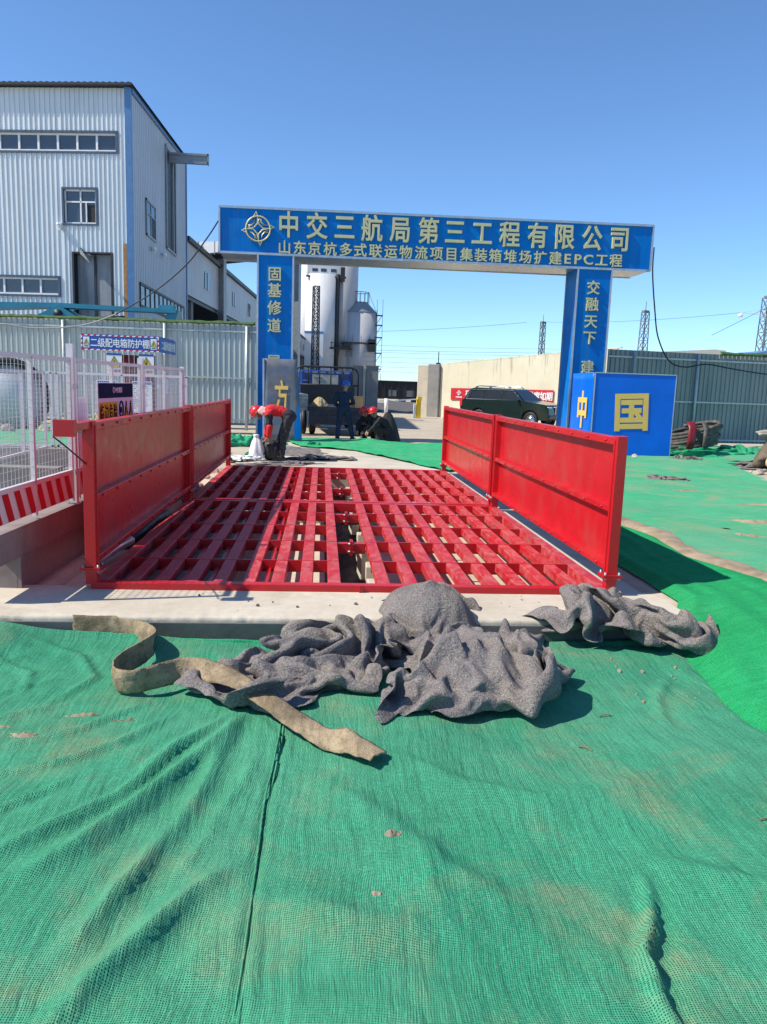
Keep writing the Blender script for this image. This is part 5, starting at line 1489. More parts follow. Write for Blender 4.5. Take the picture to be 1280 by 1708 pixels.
# ================================================================== felt blankets and belt
BLANKETS = []
def blanket(nums, nx, ny, size, loc, rz, label):
    """a simulated drape: each number holds x, y, z of one grid point in thousandths of the size"""
    q = np.array(nums, dtype=np.int64)
    V = np.stack([(q // 1000000) / 999.0 - .5, (q // 1000 % 1000) / 999.0 - .5, (q % 1000) / 999.0], -1) * np.array(size)
    f = [(j * nx + i, j * nx + i + 1, (j + 1) * nx + i + 1, (j + 1) * nx + i) for j in range(ny - 1) for i in range(nx - 1)]
    me = bpy.data.meshes.new('felt_blanket'); me.from_pydata(V.tolist(), [], f); me.materials.append(FELT)
    me.polygons.foreach_set('use_smooth', [True] * len(f)); me.update()
    o = bpy.data.objects.new('felt_blanket', me); COL.objects.link(o)
    o.location = loc; o.rotation_euler = (0, 0, rz)
    md = o.modifiers.new('t', 'SOLIDIFY'); md.thickness = .007; md.offset = 0
    md = o.modifiers.new('s', 'SUBSURF'); md.levels = md.render_levels = 2
    BLANKETS.append(o)
    return tag(o, label, 'blanket')
blanket([401144169,394124234,384102246,391063320,396028234,390000116,413030111,391050035,407079101,446088048,478094131,497120098,499164031,508216046,520255075,560261046,589287007,629291018,660271021,682212046,708198127,724217123,720247080,730279177,741304225,741332298,737363401,722381406,696389372,691405329,691407191,701419263,722428407,731444480,736459501,720474556,727483627,763494584,780525473,802540480,
814559508,808578509,789596486,774621466,785641548,814630469,862633310,890651118,908650025,934681064,962697029,980722079,975748146,970778149,388159333,360144395,352117437,366085265,380038226,382006173,387019041,388051123,396073047,434101093,472097074,489120170,483163046,502214013,514259054,555266055,589279041,615276038,640236049,665202110,690209237,693225155,688258155,691281202,705301202,712320293,
715344378,703362370,690375346,680393278,707403242,715413185,710436280,718451404,728466457,742480504,736503527,751524561,782545528,785549345,803553268,823567295,815593361,801617368,796643395,821646429,855643305,872644111,900668074,933700182,966718165,959737063,989758119,982776244,396150482,364142536,335127499,342095284,356046232,358009189,363010054,371049119,382083083,422107015,462114044,470136125,
477190072,482234000,506266013,542281081,578279088,613267121,622221063,655216182,664221272,664244195,656264159,659283206,674296163,687308263,688326334,677345310,673367250,688385197,719393238,729413201,724431251,726456338,725478405,743492435,757518471,750547498,773566478,787577297,790579166,815578143,833592187,836612233,827635255,827655323,850659300,875664177,890684104,930705249,967725278,951748128,
982776079,998793230,406128581,377132592,340118541,326095339,334062208,334024179,342023061,355058064,371094116,411117064,441127082,452154084,454207030,470240044,490260067,519285097,562291124,594273168,603223115,634222190,640238234,645256271,632267200,629283175,647295130,667308168,672319223,678336195,685358183,701374224,730384194,743407191,730438185,741454309,744479353,746506387,757532403,758562412,
770591436,786599262,785605140,804613132,819613045,840627062,838631166,840663203,855682293,872686205,888703155,924723234,960732369,953762183,972792064,999813180,412114614,376120594,341113598,332087431,329065271,313037176,322042059,341074054,366104056,401123071,422143087,440170146,456203086,475222094,498237106,516267151,545285197,573270173,596234193,616228262,619251230,624257330,631275295,618288217,
626300086,655308065,663320116,687329109,699347154,716362275,743378285,753402215,748438150,741463217,752487295,746514320,744544350,749575366,762605342,786620226,766625099,779639107,795645049,814656043,811645182,839684142,847710241,861713205,881720172,911731274,940744412,944775204,965810066,994830139,398102524,375105594,342102597,319095504,320065347,298051182,305056028,329090051,357115087,390134083,
413159050,431184163,462197189,488204139,512216121,527246146,539261190,563242143,590221286,600236346,599252275,604269333,627290344,629301230,615315079,645320049,662329025,681339068,704350087,731354224,763368321,772401297,761437225,753470208,749499215,746533245,727555295,730586401,757616369,780639240,752644078,765658031,775670122,789672178,801682222,824710205,825729156,846737160,871742140,903745227,
910762392,934793209,951819085,982845112,355072565,357078661,347087580,313086558,303081336,300070173,286073020,316100050,348123019,378146044,408176077,438198114,458213233,490217211,511216224,532227199,548243250,556223298,575215450,588236438,582260319,596282257,607307312,612323208,618336073,638337024,655345100,666360040,696366027,734359108,764372208,780404181,780449145,778483188,760515177,737546178,
739564256,723595341,744628345,777653307,757661172,751686111,774708202,781709327,804717375,805733305,819739299,833755269,855751267,873750236,912767235,919808224,941829059,963853092,313032624,311059674,309072625,304066451,283071289,279069176,279087093,306111073,337132072,366157032,397188031,426211116,459220153,487234150,498236216,517233284,538241308,540235364,555233433,566251428,578276356,581294248,
596320237,613342250,632351163,633365064,646370115,664378120,677384073,707390078,735403026,746438027,752477041,762504073,768531138,750557133,735574196,734602281,731638327,758661323,765682335,761706324,757735373,774751376,779744480,797752490,813757451,837746430,851751425,875747365,891777263,909808166,921835079,939856075,263023542,269050591,274073517,265067347,264051205,259068081,267094121,296123096,
333144087,372163151,391200098,428226084,460237168,477243179,494255204,511250208,522253272,527251346,535250435,557269425,564288364,576309293,587341204,604369223,626382237,629386135,642388057,654393122,670401114,685412075,695439107,713466157,731497181,739522070,759546064,763569134,749586146,743615224,732649214,743670262,748691381,758716466,760745514,769778540,786776604,803784568,820769583,840769544,
860756536,868760425,875780285,888808162,901836082,918859052,216028479,229036443,242044351,242045202,239061124,244086104,266108030,294140079,338164079,365182241,398209215,430234149,462247192,482243285,494251324,499268229,505267293,517271332,518265420,542280391,550301385,561327296,576363242,597393208,615405222,628406188,636402108,651411068,665415147,677427240,691448309,704468282,721503185,727540104,
736564053,754582051,753602093,731635110,724666127,734681170,736702299,736724436,750749574,771786699,796800759,806807678,820795583,841790603,864780531,862777438,859774229,873801085,886835069,896859041,201046360,200037272,218046208,217059083,232086048,247116102,269139029,304163093,337184142,367201242,402221287,432239219,455246256,471253301,477255370,484271324,488284293,498291335,502282427,524294357,
535312280,544343314,564374266,583402199,605420194,618424168,633419150,645429143,657421280,676430409,697446454,699473332,708507121,712561167,716589149,722605120,725623078,711649054,705676062,724692092,733716217,737737354,743765509,758796697,777817760,792826721,800811610,829808574,868801516,869794392,840783228,855797043,866830020,875854029,187066297,198060202,207072137,212092026,233122047,251148038,
276168090,314187074,343206184,374223228,407235229,429254242,454256208,459262242,457263347,473273307,474284357,479299365,487300446,506307365,522318189,542350243,555386305,576415224,593433140,608441136,630438105,635437228,648434372,665437494,685456541,701482411,695516145,704569278,701610262,697630230,710640213,700657150,691678118,701705144,716738218,731764308,742787426,744807588,752830655,768841642,
792829575,809807519,859806465,877809310,846797205,838802089,860823096,868848095,177091282,194085195,192096067,215129114,227155025,250171076,273185033,320203029,356209099,386233099,402251155,425257150,444265152,455278204,456273266,472281225,461288327,463292441,464317431,484320394,508333221,541362147,547399272,572428300,575444158,594458086,620457037,623452180,630449340,648458426,673458443,681481388,
678518185,691576241,689610326,689634329,702652308,719666288,714688289,710714326,703745390,707776435,712802464,722813513,741821555,769837511,789841487,813832462,848807406,864820348,836810257,823814118,841829074,852840144,161108259,173105153,190126126,202160085,225169106,241188041,266196128,304216068,343226067,358243208,379257274,407268226,431277145,445289276,435275291,445278206,461300246,446298441,
458320538,463331388,493335161,523371151,542410192,556441307,570463227,599472194,602483084,623483066,633481129,641488175,664478165,665493201,662535230,679575323,694600389,709622406,720649500,718676573,716698591,713722567,715747567,721774591,715802615,706821596,732830593,754832432,780831361,814820351,846825390,856837334,837836219,806844158,816854097,835853055,138115234,158124199,176145135,190164148,
205184143,224205058,246212130,281212190,315221232,327247271,341256159,363265114,396276097,420290184,419283281,435293223,439307250,438307407,435322546,446336388,486350231,506383138,519418237,534452298,558476323,583486310,593496271,603509204,616518178,623527108,643524131,657539060,678574099,679596202,675607360,688627517,700658695,690682838,696701891,696728787,699748711,707766683,703794692,700823712,
716839664,730831481,763818365,805815440,837832501,834854369,839872230,812878192,813883076,827881063,126140165,152151284,166164215,168174072,177203111,202219044,229227081,252231169,277233265,304240235,317240102,331257043,358279072,391292172,400294271,401299327,406309356,416308444,420332494,431349480,471365329,492396242,501432266,517454388,540476435,555496414,572511390,585524350,598536320,607549266,
627555258,647572210,659601142,684615124,672622262,676637481,674670666,666682897,669704999,673732928,678757785,685764630,690782600,684816669,696842656,721839535,753819481,798829578,826856615,833879492,842895353,830899218,813903141,807896045,108174201,136177319,163182301,135183105,144214048,174228037,203238088,231246126,257249169,276256239,294254198,315260152,336280139,366292194,380309214,384315314,
381319429,392327496,401349443,413364519,449383469,478411419,485448383,503473382,528479357,542503298,561513254,563528266,583533242,589547235,605558214,624574203,643593122,674617065,682635134,679652349,676678553,669696742,665714879,653732894,652759790,650769619,659768497,684791517,690823551,710842496,749834538,792858670,810886703,814895543,830910408,833916250,819916126,798909058,81199212,107196325,
145204318,106202171,107219036,142234038,177248042,208260049,236267059,261271111,275274193,301273220,325279250,347293239,361311248,378330322,380340393,372345491,388362503,401376464,427397534,446424495,457453393,478481305,511490244,531503146,544509064,552523068,550534075,566541056,572554081,595567067,622588045,650619024,668646075,679671254,681689412,673706548,667719709,662735772,645756749,622761602,
627759465,666767407,684803437,694831426,747846468,790879604,794902739,814910610,809919449,817925296,813926150,805928031,52207212,87215325,127231299,87230130,67227035,105239027,154254082,192275060,214287035,243285106,266289121,281291224,306288300,332294326,342315277,357332253,365350273,368362392,372373557,394387487,414400456,433418423,456436340,478460243,503487154,511510059,514533073,521526166,
529533197,539541208,556544231,571565190,604591175,631620160,655645183,657674231,659690335,656704454,658725591,659735685,656752677,634754615,635751505,651770411,680787335,690823351,736850384,787888509,775905662,803923635,819934501,805939323,800943163,814947084,43222176,78232307,116251293,70248127,47239075,87247063,141266051,184280150,204296082,236301099,256298057,279296134,307291201,321303316,
321322356,332339410,331357377,357374339,358386479,377400522,399413473,419412356,451424276,475447172,498478077,497512090,480532134,481528235,484522336,498530376,517541405,559557386,614585361,626614336,644631302,653656313,646676360,641699490,640720692,629734616,648743597,665754613,654760575,660771479,663796354,680815257,720845280,778878347,764905495,778932568,801952525,803962338,800968169,794967034,
24229212,64243320,105263332,66255194,42256100,82265059,139282064,178287110,206298166,224307016,254310025,282300066,311296113,309314292,302328479,301350485,314363444,334374316,350392370,367401409,384408385,408420333,437435273,459457184,485473034,483504148,453526182,460549179,470546274,477555191,497554262,536561445,603578507,623603487,643619437,648644425,655667446,628702574,611728791,604741720,
621744747,645745713,663779685,654787509,645799367,659818221,696846171,747869165,770893217,777922264,767951329,773977292,778990172,784994035,6243187,51256317,94272387,78273186,54276122,90281068,138293124,170297107,197308144,214319055,245317066,277314108,313309097,287322314,281341509,289360568,305373467,327387363,346394285,359408355,376412324,404414277,431429217,451450143,467478014,471508145,
453531278,460562274,481564358,484572263,500561182,533568334,576590528,614599576,634619563,650639564,638671609,610709706,583729835,587745803,598751822,616756826,645781761,654798550,648819415,642837249,658862156,690880077,718894037,743907083,754934106,746962114,740986102,741999032,261152,46270327,86281425,90289263,66294129,88291123,136299165,164308107,190315140,219321139,244322085,280319064,
316319093,282331295,268347456,274367501,291384457,315397402,332407325,347410299,370413273,396416230,422427185,442449121,455477072,459504200,454539376,462574356,480577378,498583359,513570233,546572213,566599392,593611476,616630523,631649589,611683674,576716712,562735756,574747788,575757839,597767856,627792766,639818615,636846490,626866317,628885132,642911103,663926108,694907166,719910192,721937154,
713963117,704985078,8281211,53283324,75293415,104302319,78310145,95306099,133307228,165313176,186324119,212328170,243333100,275329022,310331053,274337259,260353385,281360402,292379387,305398330,324408278,338419261,363419238,387420192,414426133,429446104,444476048,444504214,440546361,451581329,476589303,497595318,522585234,552578131,574591205,591613268,613632340,626657420,612690551,585714631,
568730618,576747670,566764767,578778851,604805734,615830582,600858501,592882351,596904112,605942102,618953206,648929240,672901268,688916334,695940311,688960202,41297235,46299380,68305360,99318357,99322156,110319045,141321163,169326247,187334170,204340088,236340082,269342058,305347061,267344246,254353300,277358303,301368296,315388237,320408182,338411199,353413184,376416140,399425081,417449035,
433482087,434515145,429548276,450574233,477582173,499584213,516581144,531582053,560591054,593603127,615631161,636654221,623685350,612713461,603733501,590750566,587764718,570783737,585813636,590837544,567857424,557882303,562911080,571958085,581970253,601950297,623923231,640916342,670928423,679946382,27312335,52318321,69323394,85329287,116331222,123337064,153336050,173346168,198353221,222347178,
241352088,264357031,301364113,251352192,235358319,264372285,286372230,308379164,311399112,332400088,349418120,361410059,380429038,400453089,414482117,416513110,426551167,460566122,475586084,484597177,503592114,522596076,553598136,594614033,610638081,613657182,635688194,626717296,612738342,601763461,602781636,582786581,582815491,555838501,535869443,532872236,534901087,540953036,552978205,562963301,
588945214,604924293,630927406,655918483,30324404,50334307,69340352,93342390,104350225,127346179,150354186,175365122,197367094,221364088,232375076,251371078,290377074,255370190,235377261,262385320,283385310,292389212,296394093,310407030,322420104,342429065,362442081,384463181,393487088,402522064,432555072,444582111,474598028,495606086,511605195,532607147,551611068,575628037,600652034,615675079,
614705146,625733182,628755270,618775370,609790430,615818432,586835344,548849365,509859373,503869228,507881081,514920063,519958094,535956231,555943231,575930252,593929383,620912418,16334331,46350357,72356329,96364349,121373283,143372218,168366295,195375303,204388262,219386217,217396105,238395085,269391025,271390124,251395172,261398244,270403332,281403263,287407169,298417138,316433170,337443230,
353456179,370482227,395507209,396540150,420573128,445599112,475615076,503616042,526618180,550614222,563625156,558645140,570669177,586697145,596723147,607748172,615772191,616792268,618815287,616840202,593859206,552846285,500847309,488866237,489874121,487890028,487923070,498934154,524926199,552920219,575917323,594907390,26323182,40356301,64373337,95380280,121390212,153397186,167395315,185403450,
206411437,225417344,225420189,229422086,253416069,275415036,269416093,256413205,255421295,267418274,285427259,297428336,321437389,343448391,364456362,386477390,403514340,410551297,428583260,455604218,480619152,503628099,542632235,570636312,578649262,563666331,566681397,591705339,591732322,587758314,592783284,589804271,592825218,598842093,589856090,554836205,490835283,478859232,476874158,469884064,
459896026,462912126,500911181,534911242,559904295,558908426,47321120,42359185,52385274,88398306,110404165,128410189,134421381,163420391,190419377,217441327,239445238,241441153,246440052,267437056,281435057,279426158,266438205,267444267,281451346,299453443,323454445,341459496,372467510,409482520,427517493,430555440,441586387,464607330,491615255,506633234,544650380,580656430,590672399,573678507,
559691498,571717430,580737452,576764445,574784386,563805356,563824277,568852127,561844062,530829147,480839234,460855238,465869144,458879130,444890068,438905145,489902252,522903267,537900321,538901479,61340187,53367112,46394184,70410321,106421212,130425185,134442354,160437405,186432292,226453162,243467259,255459230,249458094,265455071,285455050,302442119,298449192,297452261,294466299,307467380,
317478449,344477458,373489518,399498600,425524652,439557590,444586511,473600443,511608388,534631355,558647516,587662555,597684538,579698564,556710497,563726362,563743389,556763430,558786457,551809452,538821350,537851251,529844126,497832135,485846160,465850161,467861072,452872052,436877112,434891163,481893209,513889227,527886334,522888515,66365225,75375118,54403096,56419178,103436241,135436168,
156439302,167454371,188455220,226467049,247476170,269471253,264471150,260473049,282472113,308471041,327459104,335465211,320478207,334481311,328494351,346503434,372505501,396516558,406538649,420564611,440586631,477598570,516608510,554627408,582645503,606663516,601691455,585709472,560711341,556733246,570751257,563772302,546785388,531806488,523829404,519840286,511851156,491841083,475838099,466847072,
452854108,444858022,426866082,427878207,468882252,493886292,505892385,499873527,69380235,83386167,75408090,55433142,92437161,122446172,157449225,175463328,201464243,214489025,240490121,260485285,280488215,265493112,272497032,289501113,324493087,348492086,351504179,351511244,359519312,360534429,369531499,378529572,400543552,404572581,423596612,458609584,502621539,546627495,586630483,605654424,
605682370,576697351,571712218,578736144,566748136,562764197,537780332,521805421,512817416,504840246,512834103,496834014,473827030,458832057,446836088,434843135,434853200,420862243,439867312,466877373,479884435,472882575,65397205,80400205,85417136,67444097,105448132,126460190,144456243,166474305,210472235,218503064,242505069,257499279,296502283,284517193,266524121,274531038,298534087,335533055,
365536092,371542203,378546326,368547426,341535511,351529628,386549616,389580568,406604571,442610543,485622480,523626431,567621408,594643349,604667293,584686227,564700158,570722075,564743068,548754141,527764379,500791471,491814459,494824296,504818147,502810072,500812151,501822198,500816260,473811203,451821227,416840272,400854367,414865446,442870516,438890521,55418252,73420237,79436216,85455151,
109461087,123469193,148468190,170480242,211479297,224504146,233518108,256514255,304522329,315542207,289552193,257557111,277565045,312567055,361572050,380571205,362564318,333542385,316538507,336543599,373551621,379582518,399604517,433619521,472629473,511631408,541628334,563640264,588647196,586668163,559684143,549707113,548728123,530742110,508748347,475774497,464801520,470819374,484807211,502794154,
532801185,556818168,563808241,525803233,468803192,410820252,361851323,369868441,396889508,413896502,52442217,67453284,89466244,95474135,115479084,128479114,139486210,168488157,201493272,232502292,232521227,251526261,296539328,330563222,319577172,272578211,273591064,312596024,359601072,366592228,333569345,297543422,295537525,321557555,363558591,375576443,404590455,431606469,462626412,494645413,
513639318,527650190,547635082,570653063,543668156,531685227,524709220,503723141,484741242,451753412,438782493,439809418,452806291,480783230,538791234,589804100,601801134,545805099,469794099,398813170,343853248,350884353,386899426,413907502,57481178,72478145,90497172,111504142,115497069,137491074,137501169,162504176,197509220,222512374,238521369,253527360,267544340,304567277,315587265,289595234,
276604164,317603139,349619155,356606313,309579420,276549512,288536623,314549611,361573646,370586416,401593348,424596411,428621408,459644420,482649322,495654203,507644035,540654049,538677071,523689151,493691180,463704210,444732204,429753260,409763393,409790384,430792314,473771314,538784190,580787078,586779085,532784085,460782024,385812080,347862140,350894254,395909356,429907405,72511070,82501013,
94509028,106523079,122511022,135508048,151507110,155513208,198524241,219533366,232525450,255522456,264535481,264559425,276582370,281604336,285617203,315618203,344604186,335615336,312578491,281559573,276549621,322557700,362578670,365597481,388604388,421600331,418616361,438631332,452653343,472667302,491671160,506667042,512683065,512709027,472705041,429699054,414728036,400756096,378753281,378769308,
413769295,479770358,540776201,562785011,536765023,489757104,439772092,388809023,334854103,348897184,393910298,435922374],
        54, 38, (1.62, 1.45, 0.29), (0.0, 4.62, -0.13), 0.0, 'grey felt blanket heap at left, partly under the brown belt')
blanket([30022129,43008058,58000049,73005035,97022059,115050033,130059086,138060014,155053031,177057095,204064081,226078052,246103036,253071018,260055125,284047113,313044020,348043030,383049035,412049078,433066047,468084046,506086039,528090010,548097006,567089039,588100052,611099069,636097088,661094110,686096132,723099146,756103179,774105252,778114342,776135418,777161521,778191637,771222729,761242686,
756258608,764276533,772295441,779319369,793342355,802333403,791343488,785340570,782330525,801319423,798291266,789301169,54040221,43032169,58028142,77040123,98067096,118081087,138085076,157085080,172085020,192084068,209077202,235062245,262069190,289088100,298073045,319062061,348058135,378059150,400056160,416072109,441067165,469086146,505087102,525088078,539097075,563093113,588073075,613058063,
636047023,657045039,668060137,698078242,726083314,742092397,750108471,756128544,758154635,757188687,763212642,763234596,768253556,762265469,769286376,787314333,803341304,810334353,821328393,824314417,819301412,810287326,797266180,779264228,78067264,61072256,64081182,85097184,97113137,114113048,146109157,172112093,191113044,215105062,232096248,253076388,281060362,309064244,330077178,349078112,
373074121,388069217,400070231,425082218,451083217,481085229,510086191,529083148,545087158,564075143,585056128,604037072,626023057,644020060,661036135,680058283,698072410,713087502,726104582,736122649,737152690,741187655,754209605,771225552,777246497,776266452,776283329,787312283,798330239,809321237,808307249,815294219,821278202,816265195,793248173,774246181,103088292,82113340,69132269,69142160,
77149058,106147046,151133092,186126179,205126075,225132070,248119186,268092261,296079280,327085248,347095266,364096209,383090149,400089172,412088261,438095247,462100251,487099215,512094196,526091208,538080225,558070229,574053200,594040156,612028132,626023181,640040279,655065403,670082503,686097566,701112595,714129613,722154612,728185613,739209593,755227534,772244463,784266424,789289357,799309285,
813322225,817316162,810305131,812292125,826280143,827270108,812270087,797260098,124102381,100127231,88155187,75167118,70181074,92185024,137172035,190152129,216136158,231152097,265143154,287122242,309107346,329124313,337132205,359124189,384105224,404103221,421109237,440109284,459114249,488112224,511110186,529104181,542093216,548087289,565079294,582069279,600058277,616063285,623083371,637105466,
660114477,680118458,700121471,717124505,732137531,741163543,741193519,751214512,762234421,778257351,792281326,812293261,828315270,829309202,823304144,830303107,847291137,862288096,856296070,837295063,114126398,126126190,112152157,98173143,86193123,87210074,121200070,181175149,207148232,229164164,260158205,279135305,299123414,317139334,336149261,357137246,385123239,404115293,418107338,434099352,
453110359,473115321,501109293,520109258,535107269,550109250,559108309,574110261,594103262,610108303,635116332,653099335,674089360,695091372,714094382,731103354,748113345,760132356,768161398,770192409,775218380,786240341,803261342,817286321,837297287,849304259,843299195,852311169,867307149,885301129,880308091,859313067,102145318,127139278,136149231,132165213,122183179,114202180,134206154,172183222,
201161289,231167265,257170263,277152324,301146397,322151427,334161373,353155317,375139332,400133312,421126340,435115385,448105440,466113418,489124369,513123306,532123272,546128311,561131321,577125332,596124296,618126265,643111220,669097240,693101240,701117282,713115311,727114250,740119204,748123147,757138147,773163230,781193250,792220277,799240270,815255296,833272282,851282267,857285215,870297217,
881308214,895314181,895321126,871324118,96168259,111160281,122163326,133169331,137178345,141190324,147202259,174197210,201184258,225177325,253181322,283172332,306167269,319173358,329183403,345181416,361171435,382163459,406159432,432152373,446142416,463138425,482140405,502140346,524140330,544151329,559145386,580135376,599142337,617145254,647129210,673118292,689122213,709133255,727132323,740132306,
738139232,728132169,724134095,737150142,760169121,779195143,793218169,810233203,818250207,839261203,863275188,887287181,900299217,908314231,912328196,899334174,93200218,99189268,110192301,117195348,128198394,144192423,157202342,166189265,193188235,218189355,242186406,275187405,286183237,314186271,311187367,325195479,348196522,374194533,398192537,420185531,441178509,459172461,475167413,492163399,
508156416,528145418,549141450,577149447,593166334,620173270,643160295,670154326,689140383,714139386,732144386,741154327,739157251,719148198,704133153,700144104,711151041,733170025,764198050,792223105,807237096,823249105,852264095,887280100,908297128,923311159,939326186,938345171,111222212,97224212,104231299,118227325,135215326,151208430,171196403,172201315,184188343,206185424,226185487,257198484,
264200292,286202219,308213308,332225383,354219425,377210437,398200442,421198471,433202537,451196481,469192472,485189455,502184451,521175474,546171488,572178484,589185386,622184392,647190300,658191384,680182482,707178441,728178445,733176393,720168302,701155244,676140196,658134091,657144020,683158032,726182070,766218126,779237044,791250012,814263008,855279000,892299027,915321096,935332098,954344073,
142224060,127226144,121240195,132237272,137229344,149225399,165216411,185208365,192200302,203200402,217202477,238212521,254220421,277216434,301235569,326253649,355248606,384236518,400220523,419218489,437219485,449215530,461215510,477214515,496210480,518205457,540200528,564202543,585207444,618208423,642214327,660217386,676214513,703216568,722217521,729205385,728195273,712183201,684160179,648146159,
640153115,666157128,722170169,751213194,756245112,767256127,774271078,800288035,830310021,865331040,901347059,912358141,182248036,168234050,165239120,168230182,166224240,169231322,174223339,191216313,206212290,218213345,228221409,236234473,254238504,274247562,301266729,328271845,357260819,385250699,405235609,424226586,433234516,446233542,458234513,471235537,489233515,511229512,537229533,559235581,
584240540,610244438,636249360,657249401,668240542,695236583,705233497,718230407,732222343,736207227,713188128,676173132,662171105,670176200,712184291,749209348,753234289,751255259,757275244,768295229,779320220,806340213,847347256,868350261,195283045,198266037,206254052,210241079,204226125,197232201,199227245,207218253,209231287,224236335,243245370,256256400,270266451,291272493,316281608,341281741,
363277839,387268842,408251736,419241620,433243586,440249549,455250577,469254561,488252556,511262530,539272527,556286579,582283629,605274586,628273478,649279418,661271535,685261504,682242446,693243425,713249394,731248331,736231209,715213118,693200063,682207143,702207252,723213423,740231468,746256457,751280443,759307455,767336482,783361438,807379388,830383273,213306020,219289023,227273047,231254078,
235237113,222241168,231230202,223240263,225255328,230272295,256276292,270284368,288292369,309296416,319306518,337307623,356299778,381291851,405276788,405257651,425258620,437264603,445267545,467267593,493276575,527289582,533304486,556313520,575313640,599303646,603292533,622295508,647304526,673294485,672269359,679257297,689269290,715279284,737267236,735256140,725247052,710243093,717239205,707239340,
721253470,719272544,730293525,739319520,749347494,766369429,784391328,804402216,230330026,229313075,229297127,243282136,253266172,238267171,237263222,240260290,243281391,241298362,263307324,286316341,299317415,312318345,326324435,341323502,356314632,371296744,385279762,394275657,412273624,429277613,446279614,477285626,513294648,508300524,525315553,553329516,576330611,596325670,594319597,594316464,
622314404,654319457,675299322,682281201,700276161,720296176,741304156,733300095,716295114,717286150,714276217,703263293,702272392,719276414,739284395,749309362,761336300,778361232,797380160,819379218,223354124,230345154,236329185,248318176,263304213,252301231,233303256,248301361,260303445,268310485,279329407,296338396,312341428,320341366,332333368,342321413,355312500,374306640,390296753,407284723,
410283617,426284536,456294572,497305695,497309616,495319509,518326539,554342546,574346607,593343680,600338626,605333502,616333381,644332394,668326322,679313206,693309131,711314044,725325087,719324154,706321154,698311212,692300266,698292309,708294341,715304386,734313374,748315228,768330148,793349108,831365116,868383150,217372111,235371112,249360156,257350181,268340219,267333285,249336302,244337381,
258329501,272335572,291346513,308359398,322361383,327356442,340351389,348340442,361331516,376324670,396313801,410301744,413290661,432298579,459313559,495326687,498334615,508338525,534346468,559358538,575362614,589359648,606351586,624350513,627345412,639345331,660341297,678337227,691331156,699335078,716343022,730347103,713343170,696331244,689319319,701315295,711317282,730320276,736341360,754339204,
772338073,809342044,859353116,898372164,202407013,218405047,237393099,259384136,273374184,281365258,272364328,255368386,274352489,280360597,300367583,319376500,334385425,340379500,340372540,352365559,361354638,382344741,409332787,413319690,401304635,435314611,462334563,490353613,516362605,529367502,555377482,577384539,587385604,598372615,604365545,618360462,639358421,649352344,656353249,675350174,
691351145,703352117,716364031,725366116,713359198,692349270,691336338,708332336,718336257,738343193,746366283,764362206,781360061,817357014,864356033,901364061,158412018,177414044,197420114,233418092,261411112,274401211,262388263,278388347,277372464,290369508,296385524,313391454,323399471,334401535,333397627,350387639,365377642,381362667,404348676,390332663,414329577,445340539,468365598,497379545,
526389513,549398467,572411565,598421512,610411558,614393570,624377531,629376433,638373318,661370302,674364230,680365136,692365062,700379103,715383151,731379141,716378216,694368267,696352375,706352330,722358296,737367166,759378209,775384202,791382062,816378016,849372022,881373075,131427013,147428043,166434028,197436067,227433110,245423185,258417268,271411354,287400379,299389349,307399344,315416346,
332412314,336414430,333417553,350408576,365396539,375380503,389379549,406368509,433365465,461381452,484401494,515413497,536421458,555432529,591447544,615448601,627433592,634415570,642409495,652410387,658403310,662386220,671378155,689383088,712391018,728403070,734412155,746403121,741403212,718399247,697391291,703389356,719389362,741386261,760393141,779399135,793401073,807397056,832391038,870386013,
105439015,120444025,138449046,166448074,199447078,232445117,261436159,265437302,286435295,296429225,306427151,315438186,329434182,340433286,332432424,344428480,357417434,370406383,394403377,422408418,449415449,476422372,499437449,519452464,539461489,569472516,602475519,625466451,626448446,619428448,624421393,634427299,643413279,652395162,677393104,700405066,723418056,745426040,759435074,770437111,
773431171,754428225,720423227,708418298,713415395,744404350,768409226,780415147,793417105,808415057,831405088,871399054,88458018,97453053,117459084,139463060,173459018,212457032,252454067,256459232,278462259,295459195,305458117,318460106,328463173,342458181,338460299,347453367,355444362,369435329,401441326,433440312,461448295,481464312,501474390,515489453,544500489,573504482,599494395,622483341,
627463332,617441346,613421322,622415254,642419184,656408084,678408123,698416099,712430070,738445059,771453018,791460062,792453139,766446198,731438228,713434318,722429354,753422380,781425268,794427193,800432111,818429068,849420043,890409081,68471082,83473063,96467105,115472029,145476020,182476021,222477022,255480045,278484119,294492170,315485181,328492150,343497152,352488195,361481200,363472156,
376468207,389459187,417460164,447461149,461474229,487488201,494505322,503519417,535529475,559525426,572510351,588493297,603473269,602451280,601434232,612425154,628425063,647427071,661433119,664433200,679437243,700452094,749466045,783472072,789474139,755463177,719454236,725450332,749444406,774446299,805446320,816442271,813450144,830449042,863437072,898432070,32498092,46498139,68499155,96495105,
127495039,156503059,187515066,224516036,265512025,305514070,318512168,331516254,346530208,357524251,370511191,373496103,382491064,396487047,414484036,433493044,454514067,473536154,483546265,494553371,519553465,544546433,537525334,539503257,551480226,564464168,580454092,599448056,619447033,636447021,629444119,621442206,633447278,675460271,709476041,755484015,776489062,759481133,724474226,729468403,
755468327,793472355,818470353,831466350,825475193,836478054,860469088,871453016,19524072,29526040,41531111,69524107,116521036,147525147,177526186,215536164,249544036,289544087,312543157,327547280,342557267,355558238,370546237,368532144,364519067,381515027,399515062,414533037,429551178,447563286,464573314,479585365,499577438,530572454,532545319,529528165,541509101,552491059,567486025,587482035,
609475029,629473027,638467084,630468150,638465196,656474267,687489218,713496047,738502035,737497108,727491234,735493380,755498314,784500334,805497384,822499352,827506219,842510093,867502031,896494019,23544115,27546071,49547071,78541121,121545094,149555091,182561057,218577085,248578081,276574092,298570174,324571278,347576333,349579252,366571261,364562191,351548127,365537054,381537091,395548122,
